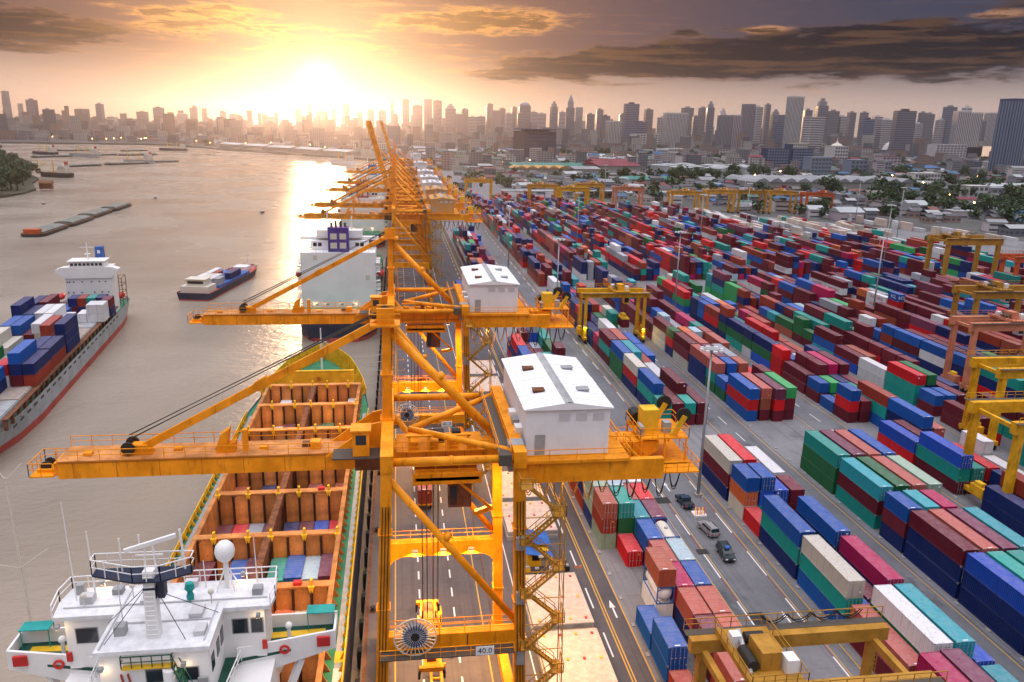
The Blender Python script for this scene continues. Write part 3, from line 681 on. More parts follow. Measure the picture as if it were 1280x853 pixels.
def stairs(mb, p, q, w, axis):
    """one flight with hand rails"""
    p = Vector(p); q = Vector(q); off = Vector((0,w/2,0)) if axis == 'x' else Vector((w/2,0,0))
    for s_ in (-1,1):
        mb.beam(p+off*s_, q+off*s_, 0.08, 0.22); mb.beam(p+off*s_+Vector((0,0,1)), q+off*s_+Vector((0,0,1)), 0.06)
        for t in (0,0.33,0.66,1):
            a = p.lerp(q,t)+off*s_; mb.beam(a, a+Vector((0,0,1)), 0.05)
    n = int(abs(q.z-p.z)/0.28)
    for i in range(n):
        a = p.lerp(q,(i+0.5)/n)
        if axis == 'x': mb.box(a.x-0.14,a.x+0.14,a.y-w/2,a.y+w/2,a.z,a.z+0.03)
        else: mb.box(a.x-w/2,a.x+w/2,a.y-0.14,a.y+0.14,a.z,a.z+0.03)
SX0, SX1, LX0, LX1, FY = -2.5, -1.25, 12.1, 11.2, 9.0      # seaside leg foot / top, landside leg foot / top, half frame spacing
ZT, ZP = 34.4, 14.9
def legx(side, z):
    a, b = (SX0,SX1) if side == 's' else (LX0,LX1); return a+(b-a)*z/ZT
M['crane_d'] = paint('crane_dark_amber_paint', (0.42,0.14,0.004), 0.5, 0.6, (0.1,0.04,0.01), 0.8)
M['drumblue'] = paint('slate_blue_cable', (0.03,0.06,0.16), 0.6, 0.3)
M['ltg'] = plain('light_grey_metal', (0.55,0.55,0.57), 0.5)
def sts_crane(label, lit=0, raised=False, housemat=None, near=True, spreader=True, lettering=None):
    mc = M['crane']; t = thing('quay_crane', label, 'crane', group='ship-to-shore cranes along the quay')
    # travelling gear
    for side in 'sl':
        x = legx(side, 1.8); sb = MB().box(x-0.55,x+0.55,-FY-2.5,FY+2.5,1.5,2.9).build('sill_beam', mc, t)
        for y in (-FY,FY):
            bg_ = MB().box(x-0.4,x+0.4,y-3.0,y+3.0,0.75,1.5).box(x-0.3,x+0.3,y-2.6,y-0.6,0.35,0.8).box(x-0.3,x+0.3,y+0.6,y+2.6,0.35,0.8).build('bogie', mc, t)
            for k in (-2.2,-1.0,1.0,2.2):
                MB().lathe([(0.02,-0.14),(0.34,-0.14),(0.34,0.14),(0.02,0.14)],12,(x,y+k,0.40),'x').build('wheel', M['dark'], bg_)
    # legs
    for side in 'sl':
        for y in (-FY,FY):
            w0, w1 = (1.25,1.05) if side == 's' else (1.15,1.05)
            lg = MB().beam((legx(side,2.8),y,2.8),(legx(side,ZT),y,ZT),w0,w0*1.05,w1,w1,(0,1,0))
            for zz in (9,ZP+4,27): lg.box(legx(side,zz)-0.68,legx(side,zz)+0.68,y-0.70,y+0.70,zz,zz+0.10)
            lg.build('leg', mc, t)
    # portal beams with curved haunches, upper ties, braces
    for y in (-FY,FY):
        a, b_ = legx('s',ZP)+0.5, legx('l',ZP)-0.5
        pts = [(a,ZP+0.9),(b_,ZP+0.9),(b_,ZP-2.0),(b_-0.5,ZP-1.35),(b_-1.4,ZP-0.9),(a+1.6,ZP-0.9),(a+0.5,ZP-1.4),(a,ZP-2.1)]
        pb = MB().prism(pts[::-1],'y',y-0.55,y+0.55).build('portal_beam', mc, t)
        MB().rail((a,y-0.5,ZP+0.9),(b_,y-0.5,ZP+0.9)).rail((a,y+0.5,ZP+0.9),(b_,y+0.5,ZP+0.9)).build('handrail', mc, pb)
        MB().tube((legx('s',32)+0.4,y,32.3),(legx('l',16.6)-0.3,y,16.4),0.36,12).tube((4.2,y,26.5),(4.5,y,26.1),0.43,12).build('diagonal_brace', mc, t, True)
        MB().tube((legx('s',ZT),y,ZT-0.2),(legx('l',ZT),y,ZT-0.2),0.40,12).tube((4.6,y,ZT-0.2),(4.9,y,ZT-0.2),0.47,12).build('upper_tie', mc, t, True)
        MB().tube((1.0,0,33.9),(legx('l',ZT)-0.3,y*0.93,ZT+0.2),0.33,12).build('plan_brace', mc, t, True)
    for side in 'sl':
        x = legx(side,ZT); cb = MB().box(x-0.6,x+0.6,-FY-0.8,FY+0.8,ZT-0.9,ZT+0.75)
        cb.build('cross_beam', mc, t)
    wk = MB().box(9.2,10.4,-FY,FY,ZT+0.2,ZT+0.28).box(9.2,10.4,-FY-0.6,-FY,ZT-0.7,ZT+0.4).build('walkway', M['grate'], t)
    MB().rail((9.2,-FY,ZT+0.28),(9.2,FY,ZT+0.28)).rail((10.4,-FY,ZT+0.28),(10.4,FY,ZT+0.28)).build('handrail', mc, wk)
    # mast, apex gear, back stay
    mx = -1.25
    MB().beam((mx,0,ZT+0.7),(mx,0,46.0),1.05,1.15,0.8,0.9,(0,1,0)).box(mx-0.75,mx+0.75,-0.8,0.8,ZT+0.6,ZT+0.95).box(mx-0.65,mx+0.65,-0.7,0.7,40,40.12).build('mast', mc, t)
    ap = MB().box(mx-1.6,mx+1.4,-1.3,1.3,45.2,45.4).box(mx-0.9,mx+0.8,-0.9,-0.6,45.4,47.0).box(mx-0.9,mx+0.8,0.6,0.9,45.4,47.0).build('apex_platform', mc, t)
    for y in (-0.35,0.0,0.35): MB().lathe([(0.1,-0.1),(0.7,-0.1),(0.6,0),(0.7,0.1),(0.1,0.1)],16,(mx-0.1,y,46.3),'y').build('sheave', M['dark'], ap)
    MB().rail((mx-1.6,-1.3,45.4),(mx+1.4,-1.3,45.4),step=1).rail((mx-1.6,1.3,45.4),(mx+1.4,1.3,45.4),step=1).rail((mx-1.6,-1.3,45.4),(mx-1.6,1.3,45.4),step=1).build('handrail', mc, ap)
    MB().tube((mx+0.3,0,44.6),(9.8,-1.6,33.6),0.46,14).tube((3.9,-0.63,40.0),(4.3,-0.69,39.6),0.54,14).build('back_stay', mc, t, True)
    # ladder beside the mast
    ld = MB()
    for y in (-0.28,0.28): ld.beam((mx+1.35,y-0.9,ZT-0.2),(mx+0.85,y-0.9,45.3),0.08)
    n = 34
    for i in range(n): z_ = ZT-0.1+i*(45.2-ZT)/n; x_ = mx+1.35-0.5*(z_-ZT)/(45.3-ZT); ld.box(x_-0.05,x_+0.05,-1.18,-0.62,z_,z_+0.05)
    for i in range(9): z_ = ZT+0.8+i*1.1; x_ = mx+1.35-0.5*(z_-ZT)/(45.3-ZT); ld.beam((x_,-1.2,z_),(x_+0.7,-1.2,z_),0.05).beam((x_+0.7,-1.2,z_),(x_+0.7,-0.6,z_),0.05)
    ld.build('ladder', M['crane'], t)
    # boom: box girder with walkway, rails and end platform
    gy0, gy1, gz0, gz1 = -1.5, 1.4, 30.3, 32.1
    if raised:
        ang = R(74); hp = Vector((-2.6,0,31.2)); bd = Vector((-math.cos(ang),0,math.sin(ang))); bp = MB()
        bp.beam(hp, hp+bd*35, 2.4, 3.2, up=(0,1,0))
        for i in range(15):
            a = hp+bd*(2+i*2); bp.beam(a+Vector((0,-1.6,0)),a+Vector((0,1.6,0)),0.25)
        bp.build('boom', mc, t)
        MB().tube((mx,0,46),hp+bd*24,0.2,6).build('fore_stay', mc, t)
    else:
        bm_ = MB().box(-33.0,-3.0,gy0,gy1,gz0,gz1).box(-33.4,-33.0,gy0+0.2,gy1-0.2,gz0+0.3,gz1-0.2)
        bm_.build('boom', mc, t)
        sm = MB()
        for k in range(8): sm.box(-31.6+k*4.0,-31.54+k*4.0,gy0-0.015,gy0,gz0,gz1)
        sm.box(-32.9,-3.2,gy0-0.07,gy0,gz1-0.16,gz1-0.08).build('boom_seam', M['crane_d'], t)
        for k in range(7): MB().box(-31+k*4.2,-30.2+k*4.2,-0.4+0.3*(k % 3),0.3+0.3*(k % 3),gz1+0.08,gz1+0.35+0.15*(k % 2)).build('deck_box', M['rust'] if k % 2 else M['crane'], t)
        wkb = MB().box(-33.0,-3.0,gy0-0.05,gy1+0.9,gz1+0.01,gz1+0.08).box(-33.0,-3,gy1,gy1+0.9,gz1-0.3,gz1-0.2).build('boom_walkway', M['hold'], t)
        MB().rail((-33.0,gy0,gz1+0.08),(-3.2,gy0,gz1+0.08),step=1.9).rail((-33.0,gy1+0.85,gz1+0.08),(-3.2,gy1+0.85,gz1+0.08),step=1.9).build('handrail', mc, wkb)
        tp = MB().box(-35.5,-33.3,gy0-0.3,gy1+0.6,gz0+0.35,gz0+0.5).box(-35.1,-33.4,-0.9,0.9,gz0+0.5,gz0+0.8)
        for x in (-35.3,-34.6,-33.9): tp.beam((x,gy0-0.2,gz0+0.4),(x+0.8,gy1+0.5,gz0+0.4),0.14)
        tp = tp.build('boom_tip_platform', M['crane'], t)
        MB().rail((-35.5,gy0-0.3,gz0+0.5),(-33.3,gy0-0.3,gz0+0.5),1.3,0.8).rail((-35.5,gy1+0.6,gz0+0.5),(-33.3,gy1+0.6,gz0+0.5),1.3,0.8).rail((-35.5,gy0-0.3,gz0+0.5),(-35.5,gy1+0.6,gz0+0.5),1.3,0.9).build('handrail', mc, tp)
        for y in (-0.5,0.5): MB().lathe([(0.1,-0.1),(0.5,-0.1),(0.42,0),(0.5,0.1),(0.1,0.1)],14,(-34.4,y,gz0+1.0),'y').build('sheave', M['dark'], tp)
        # stay lugs on the boom
        for x in (-17.4,):
            MB().prism([(x-1.0,gz1),(x+0.9,gz1),(x+1.0,gz1+1.2),(x+0.2,gz1+0.9),(x+0.5,gz1+2.6),(x-0.4,gz1+2.0),(x-0.7,gz1+1.2)],'y',-0.7,0.5).build('stay_lug', mc, t)
            MB().box(x+1.6,x+2.1,-0.3,0.3,gz1,gz1+2.3).build('rope_post', mc, t)
        for x in (-26.0,-8.6): MB().box(x-0.5,x+0.5,-0.5,0.5,gz1,gz1+0.9).build('rope_post', mc, t)
        fs = MB().beam((mx-0.3,0,45.6),(-25.6,0,gz1+0.6),0.45,0.75).beam((-12.9,0,39.6),(-14.1,0,38.9),0.62,0.95)
        fs.build('fore_stay', mc, t)
        br = MB().prism([(-27.4,gz1),(-24.4,gz1),(-24.9,gz1+1.1),(-26.4,gz1+1.1)],'y',-0.6,0.6).build('stay_bracket', mc, t)
        for y in (-0.8,0.8): MB().lathe([(0.1,-0.12),(0.65,-0.12),(0.55,0),(0.65,0.12),(0.1,0.12)],16,(-26.6,y,gz1+0.9),'y').build('sheave', M['dark'], br)
        rp = MB()
        for y, dz_ in ((-0.5,0.9),(-0.2,1.35),(0.3,0.6),(0.5,1.1)): rp.tube((mx-0.5,y,46.3+dz_*0.2),(-26.6,y,gz1+1.0+dz_*0.8),0.045,5)
        rp.build('hoist_rope', M['rope'], t)
        for y in (-1.8,1.7): MB().prism([(-7.5,gz1-0.2),(-2.0,gz1-0.2),(-1.9,gz1+3.4),(-2.8,gz1+3.2)],'y',y-0.12,y+0.12).build('hinge_bracket', mc, t)
        MB().box(-4.6,-2.0,gy0-0.02,gy1+0.02,gz0-0.2,gz1+0.1).build('boom_hinge', M['rust'], t)
    # small operator hut on the seaside
    ht = MB().box(-4.6,-3.0,-4.6,-2.9,33.0,35.6).box(-4.8,-2.8,-4.8,-2.7,35.6,35.75).build('boom_hut', mc, t)
    MB().box(-4.3,-3.3,-4.63,-4.6,34.2,35.2).build('window', M['glass'], ht)
    MB().box(-6.6,-1.8,-4.9,-2.4,32.8,32.95).build('hut_platform', M['grate'], t)
    # girder to the land side, rails
    MB().box(-2.0,26.2,gy0,gy1,gz0+0.1,gz1+0.2).prism([(26.2,gz1+0.2),(26.2,gz0+0.1),(27.6,gz0+0.9),(27.6,gz1+0.2)],'y',gy0,gy1).build('girder', mc, t)
    MB().rail((-2,gy0-0.9,gz1+0.2),(9,gy0-0.9,gz1+0.2)).rail((21,gy0-1.2,gz1+0.3),(27,gy0-1.2,gz1+0.3)).build('handrail', mc, t)
    sm = MB()
    for k in range(14): sm.box(-1.4+k*2.0,-1.32+k*2.0,gy0-0.02,gy0,gz0+0.12,gz1+0.18)
    sm.box(-2,26,gy0-0.10,gy0,gz0+0.55,gz0+0.66).build('girder_seam', M['crane_d'], t)
    mch = MB().box(-0.4,8.6,gy0-1.0,gy1+1.0,gz1+0.22,gz1+0.34)
    for x in (0.8,2.8,4.8,6.8): mch.box(x,x+0.25,gy0-0.9,gy0-0.65,gz1+0.3,gz1+1.9).box(x,x+1.1,gy0-0.5,gy0+0.7,gz1+0.34,gz1+1.2)
    mch.box(0.6,7.2,gy0-0.9,gy0-0.6,gz1+1.8,gz1+2.0).build('hoist_gear', M['crane'], t)
    MB().box(3.0,4.6,-0.4,0.9,gz1+0.34,gz1+1.4).box(5.4,6.3,-0.5,0.5,gz1+0.34,gz1+1.6).build('gearbox', M['dark'], t)
    # machinery house
    hx0, hx1, hy0, hy1, hz0, hz1 = 12.1, 20.4, -7.0, 9.6, 33.5, 38.3
    hm = housemat or M['sheet']
    fl = MB().box(9.6,22.4,hy0-1.2,hy1+0.8,hz0-0.35,hz0-0.05).box(12.2,20.3,hy0,hy0+0.5,gz1+0.2,hz0-0.3).box(12.2,20.3,hy1-0.5,hy1,gz1+0.2,hz0-0.3).box(11.6,26.0,hy0-0.9,hy0-0.2,gz0+0.7,hz0-0.36).build('house_platform', mc, t)
    MB().rail((11.6,hy0-1.15,hz0-0.05),(22.4,hy0-1.15,hz0-0.05)).rail((22.3,hy0-1.1,hz0-0.05),(22.3,hy1+0.8,hz0-0.05)).rail((9.7,hy0-1.1,hz0-0.05),(9.7,hy1+0.8,hz0-0.05)).build('handrail', mc, fl)
    hs = thing_part('machinery_house', t)
    walls = MB().box(hx0,hx1,hy0,hy1,hz0,hz1)
    for k in range(34): walls.box(hx0+0.06+k*0.243, hx0+0.10+k*0.243, hy0-0.035, hy0, hz0+0.1, hz1-0.05)
    for k in range(50): walls.box(hx0-0.03, hx0, hy0+0.1+k*0.33, hy0+0.14+k*0.33, hz0+0.1, hz1-0.05)
    walls.build('wall', hm, hs)
    mid = (hx0+hx1)/2
    rf = MB().prism([(hx0-0.3,hz1),(hx1+0.3,hz1),(hx1+0.3,hz1+0.12),(mid,hz1+0.75),(hx0-0.3,hz1+0.12)],'y',hy0-0.3,hy1+0.3)
    for k in range(7): y_ = hy0+1.2+k*2.3; rf.beam((hx0-0.3,y_,hz1+0.14),(mid,y_,hz1+0.77),0.06,0.06).beam((mid,y_,hz1+0.77),(hx1+0.3,y_,hz1+0.14),0.06,0.06)
    rf.build('roof', hm, hs)
    MB().prism([(mid-0.45,hz1+0.70),(mid+0.45,hz1+0.70),(mid,hz1+0.86)],'y',hy0-0.3,hy1+0.3).build('ridge_cap', M['grey'], hs)
    for x, y in ((mid-2.3,hy0+4.2),(mid+2.3,hy0+4.2),(mid-2.2,hy0+11.6),(mid+2.2,hy0+11.6)):
        MB().box(x-0.55,x+0.55,y-0.45,y+0.45,hz1+0.35,hz1+0.62).box(x-0.62,x+0.62,y-0.52,y+0.52,hz1+0.62,hz1+0.70).build('roof_vent', M['rust'] if x < mid else M['grey'], hs)
    MB().box(hx1,hx1+0.9,hy0+9.2,hy0+11.6,hz0+2.0,hz1-0.6).build('vent_duct', hm, hs)
    for k in range(3): MB().box(hx0-0.7,hx0-0.02,hy0+2.0+k*2.2,hy0+3.3+k*2.2,hz0+0.4,hz0+2.2).build('cooling_unit', M['wht'] if k != 1 else M['grey'], hs)
    MB().box(hx0+0.9,hx0+1.9,hy0-0.06,hy0-0.035,hz0+0.1,hz0+2.2).build('door', M['grey'], hs)
    for k in range(3): MB().box(hx0+3.2+k*1.7,hx0+4.3+k*1.7,hy0-0.06,hy0-0.036,hz0+3.6,hz0+4.3).build('louvre', M['ltg'], hs)
    MB().box(hx0-0.05,hx1+0.05,hy0-0.05,hy0-0.034,hz1-0.14,hz1).build('eave_trim', M['ltg'], hs)
    cab = MB().box(10.3,11.8,hy0-1.1,hy0+0.5,hz0-1.1,hz0+1.7).build('electrical_cabinet', M['grey'], t)
    MB().box(10.7,11.1,hy0-1.13,hy0-1.1,hz0,hz0+0.9).box(11.2,11.5,hy0-1.13,hy0-1.1,hz0,hz0+0.9).build('meter_panel', M['dark'], cab)
    # rear platform with rope gear
    rp_ = MB().box(25.0,31.2,-4.6,5.6,29.9,30.05).box(25.4,30.8,-1.8,3.8,32.6,32.75)
    for x in (25.6,28.2,30.6):
        for y in (-1.7,3.7): rp_.beam((x,y,30),(x,y,32.7),0.18)
    rp_ = rp_.build('rear_platform', mc, t)
    rr = MB()
    for z_, (a,b_,c0,d0) in ((30.05,(25.0,31.2,-4.6,5.6)),(32.75,(25.4,30.8,-1.8,3.8))):
        for p_, q_ in (((a,c0),(b_,c0)),((a,d0),(b_,d0)),((a,c0),(a,d0)),((b_,c0),(b_,d0))): rr.rail((p_[0],p_[1],z_),(q_[0],q_[1],z_),1.1,1.2)
    stairs(rr, (23.2,-3.2,32.9), (26.0,-3.2,30.2), 0.8, 'x'); rr.build('handrail', mc, rp_)
    MB().box(26.2,28.0,0.2,2.0,32.75,35.2).build('winch_box', M['yellow'], rp_)
    MB().box(28.4,29.2,-0.6,0.4,32.75,34.0).box(25.6,26.0,-1.2,0.4,32.75,33.8).build('drive_unit', M['grey'], rp_)
    for x, y in ((28.9,3.0),(29.7,-1.1)):
        MB().beam((x-0.5,y,32.7),(x+0.7,y,35.0),0.5,0.6).build('sheave_arm', M['yellow'], rp_)
        MB().lathe([(0.1,-0.14),(0.85,-0.14),(0.72,0),(0.85,0.14),(0.1,0.14)],18,(x+0.6,y,35.0),'y').build('sheave', M['dark'], rp_)
    MB().lathe([(0.1,-0.9),(0.7,-0.9),(0.7,0.9),(0.1,0.9)],14,(26.2,3.0,33.6),'y').build('rope_drum', M['dark'], rp_)
    # festoon loops
    for k in range(11):
        x0 = 12.6+k*1.6; x1 = x0+1.45; dp = 2.6+1.3*((k*37) % 5)/5; cat_ = MB(); P = []
        for i in range(11):
            u = i/10; P.append((x0+(x1-x0)*u, -2.4, 29.9-dp*4*u*(1-u)))
        cat_.path(P, 0.06); cat_.path([(a+0.15,b_+0.35,c0-0.5*4*i/10*(1-i/10)) for i,(a,b_,c0) in enumerate(P)], 0.05)
        cat_.build('festoon_cable', M['cablehot'] if k < 5 else M['rubber'], t)
    MB().box(12.0,30.6,-2.55,-2.25,29.9,30.05).build('festoon_track', mc, t)
    # trolley, driver's cab, ropes, spreader
    tr = MB().box(1.5,8.0,-3.2,3.2,29.4,29.75).box(1.2,8.3,-3.2,-2.9,29.0,30.2).box(1.2,8.3,2.9,3.2,29.0,30.2).build('trolley', mc, t)
    MB().rail((1.2,-3.2,30.2),(8.3,-3.2,30.2),0.9).beam((6.0,-2.8,29.0),(9.4,-2.2,25.6),0.3).beam((7.6,-2.8,25.4),(9.6,-1.6,25.4),0.5).build('trolley_arm', M['crane'], tr)
    cb = MB().box(4.9,7.3,-2.7,-0.8,26.1,28.9).build('driver_cab', M['rust'], tr)
    MB().box(5.05,5.75,-2.74,-2.7,26.4,28.5).box(4.86,4.9,-2.5,-1.0,26.4,28.5).build('window', M['glass'], cb)
    if spreader:
        sx, sz = 3.0, 9.0
        rps = MB()
        for x in (-0.9,-0.3,0.5,1.1):
            for y in (-0.9,0.9): rps.tube((sx+x*0.9,y,29.3),(sx+x*0.8,y*0.9,sz+2.2),0.035,5)
        rps.build('hoist_rope', M['rope'], t)
        sp = thing_part('spreader', t)
        MB().box(sx-1.25,sx+1.25,-3.0,3.0,sz,sz+0.5).box(sx-0.9,sx+0.9,-6.0,6.0,sz+0.08,sz+0.42).box(sx-1.3,sx+1.3,-6.2,-5.7,sz-0.1,sz+0.4).box(sx-1.3,sx+1.3,5.7,6.2,sz-0.1,sz+0.4).build('spreader_frame', M['crane'], sp)
        MB().box(sx-1.1,sx+1.1,-1.6,1.6,sz+0.5,sz+1.4).box(sx-0.7,sx+0.7,-2.6,2.6,sz+0.9,sz+1.3).build('headblock', M['crane_d'], sp)
        MB().box(sx-0.5,sx+0.5,-5.2,-3.2,sz+0.42,sz+0.85).box(sx-0.5,sx+0.5,3.2,5.2,sz+0.42,sz+0.85).build('hydraulic_unit', M['rust'], sp)
        for x in (-0.75,0.75):
            for y in (-1.2,1.2): MB().lathe([(0.05,-0.08),(0.42,-0.08),(0.42,0.08),(0.05,0.08)],12,(sx+x,y,sz+1.8),'x').build('sheave', M['dark'], sp)
        for x in (-1.35,1.35):
            for y in (-6.0,6.0): MB().prism([(sx+x-0.1,sz-0.9),(sx+x+0.1,sz-0.9),(sx+x*0.95+0.15,sz+0.1),(sx+x*0.95-0.15,sz+0.1)],'y',y-0.3,y+0.3).build('flipper', M['dark'], sp)
    # stair tower on the near landside leg
    st = MB(); z_ = 3.0; k = 0; y_ = -FY-1.3
    while z_ < 30:
        x0 = legx('l',z_)+0.3; x1 = x0+3.2; za, zb = z_, z_+2.9
        stairs(st, (x0 if k % 2 == 0 else x1, y_+(0.45 if k % 2 else -0.45), za), (x1 if k % 2 == 0 else x0, y_+(0.45 if k % 2 else -0.45), zb), 0.75, 'x')
        xe = (x1 if k % 2 == 0 else x0); st.box(xe-0.6,xe+0.6,y_-1.0,y_+1.0,zb-0.04,zb+0.02)
        xo = xe+(0.6 if k % 2 == 0 else -0.6); st.rail((xo,y_-1.0,zb),(xo,y_+1.0,zb),1.1,1.0).rail((xe-0.6,y_-1.0,zb),(xe+0.6,y_-1.0,zb),1.1,0.6)
        z_ += 2.9; k += 1
    for xx in (0.2,4.0):
        for yy in (-1.0,1.0): st.beam((legx('l',3)+xx,y_+yy,0.8),(legx('l',30)+xx,y_+yy,31.5),0.10)
    for i in range(10):
        zz = 3+i*2.9; st.beam((legx('l',zz)+4.0,y_-1,zz),(legx('l',zz)+4.0,y_+1,zz+2.9),0.05).beam((legx('l',zz)+0.2,y_-1.0,zz),(legx('l',zz)+4.0,y_-1.0,zz),0.07)
    st.build('stair_tower', M['rtg_dull'], t)
    cd = MB()
    for side in 'sl':
        for q in (-0.3,0.0,0.3): cd.tube((legx(side,3)+q,-FY-0.75,3),(legx(side,30)+q,-FY-0.68,30),0.05,5)
    for x in (3.0,6.4): cd.tube((x,-FY-0.62,ZP-0.6),(x,-FY-0.62,ZP+0.8),0.05,5)
    cd.build('conduit', M['dark'], t)
    for z_ in (6,12,19,25): MB().box(legx('l',z_)-0.45,legx('l',z_)+0.45,-FY-1.1,-FY-0.62,z_,z_+1.3).build('junction_box', M['grey'], t)
    if near:
        # cable reel and capacity plate on the near portal beam
        rl = thing_part('cable_reel', t); c0 = (1.2,-FY-1.15,ZP+1.45)
        MB().lathe([(0.3,-0.30),(1.25,-0.30),(1.25,0.30),(0.3,0.30)],24,c0,'y').build('cable_drum', M['drumblue'], rl)
        MB().lathe([(0.12,-0.42),(0.42,-0.42),(0.42,-0.30),(0.12,-0.30)],16,c0,'y').build('hub', M['dark'], rl)
        sk = MB()
        for i in range(28):
            a = 2*math.pi*i/28; sk.beam((c0[0]+1.1*math.cos(a),c0[1]-0.36,c0[2]+1.1*math.sin(a)),(c0[0]+2.05*math.cos(a),c0[1]-0.36,c0[2]+2.05*math.sin(a)),0.09)
            a2 = 2*math.pi*(i+1)/28; sk.beam((c0[0]+2.05*math.cos(a),c0[1]-0.36,c0[2]+2.05*math.sin(a)),(c0[0]+2.05*math.cos(a2),c0[1]-0.36,c0[2]+2.05*math.sin(a2)),0.10)
        for i in range(24):
            a = 2*math.pi*i/24; sk.beam((c0[0]+0.45*math.cos(a),c0[1]-0.33,c0[2]+0.45*math.sin(a)),(c0[0]+1.2*math.cos(a),c0[1]-0.33,c0[2]+1.2*math.sin(a)),0.03)
        sk.build('spoke_wheel', M['cream'], rl)
        wp = MB().box(-2.2,11.0,-FY-2.0,-FY-0.56,ZP-0.75,ZP-0.62).build('reel_walkway', M['grate'], t)
        MB().rail((-2.2,-FY-2.0,ZP-0.62),(11.0,-FY-2.0,ZP-0.62),1.1,1.4).build('handrail', mc, wp)
        sg = MB().box(7.1,8.9,-FY-2.14,-FY-2.06,ZP-0.62,ZP+0.32).build('capacity_sign', M['wht'], t)
        text('40.0', 0.85, M['logo_k'], sg, (8.0,-FY-2.15,ZP-0.15), (R(90),0,0))
    if lettering:
        text(lettering, 1.25, M['dark'], t, (-19,-1.52,31.2), (R(90),0,0), 0.005)
    if lit:
        for x in (1.6,5.0,8.4): flood(t, (x,FY-0.9,ZP-0.2), lit*0.8)
        for x in (1.5,9.0): flood(t, (x,2.6,29.0), lit*1.6)
        flood(t, (15.5,-1.9,29.6), lit*0.75); flood(t, (21.0,-1.9,29.6), lit*0.6)
        flood(t, (-6,1.9,29.7), lit*1.2); flood(t, (-16,1.9,29.7), lit*1.0)
    return t
def thing_part(name, parent): return link(name, None, parent)

crane = sts_crane('orange quay crane closest to the camera, lowered boom, white machinery house', lit=9500)
crane.location = (0, 77.5, 0)
c2 = sts_crane('second orange quay crane, lowered boom over the ship bow, white machinery house', lit=9500)
c2.location = (0, 138.6, 0)
M['tan'] = paint('tan_sheet_cladding', (0.62,0.33,0.11), 0.5, 0.2, var=0.05)
c3 = sts_crane('third orange quay crane, lowered boom, tan machinery house', lit=0, housemat=M['tan'], near=False, spreader=False, lettering='PORT AUTHORITY OF THAILAND'); c3.location = (0, 294, 0)
c4 = copy_tree(c3); c4.location = (0, 334.5, 0); c4['label'] = 'fourth orange quay crane, right behind the third, tan machinery house'
c5 = sts_crane('orange quay crane with its boom raised steeply into the sky', raised=True, near=False, spreader=False); c5.location = (0, 372, 0)
c6 = sts_crane('sixth orange quay crane, just behind the raised boom, white machinery house', near=False, spreader=False); c6.location = (0, 410, 0)
for y, l in ((460,'seventh orange quay crane along the quay, white machinery house'),(560,'eighth orange quay crane far along the quay, in the haze')):
    c_ = copy_tree(c6); c_.location = (0, y, 0); c_['label'] = l
c_ = copy_tree(c5); c_.location = (0, 700, 0); c_['label'] = 'most distant orange quay crane with raised boom in the sun glow'
for y_ in (292, 400, 470): 
    pass

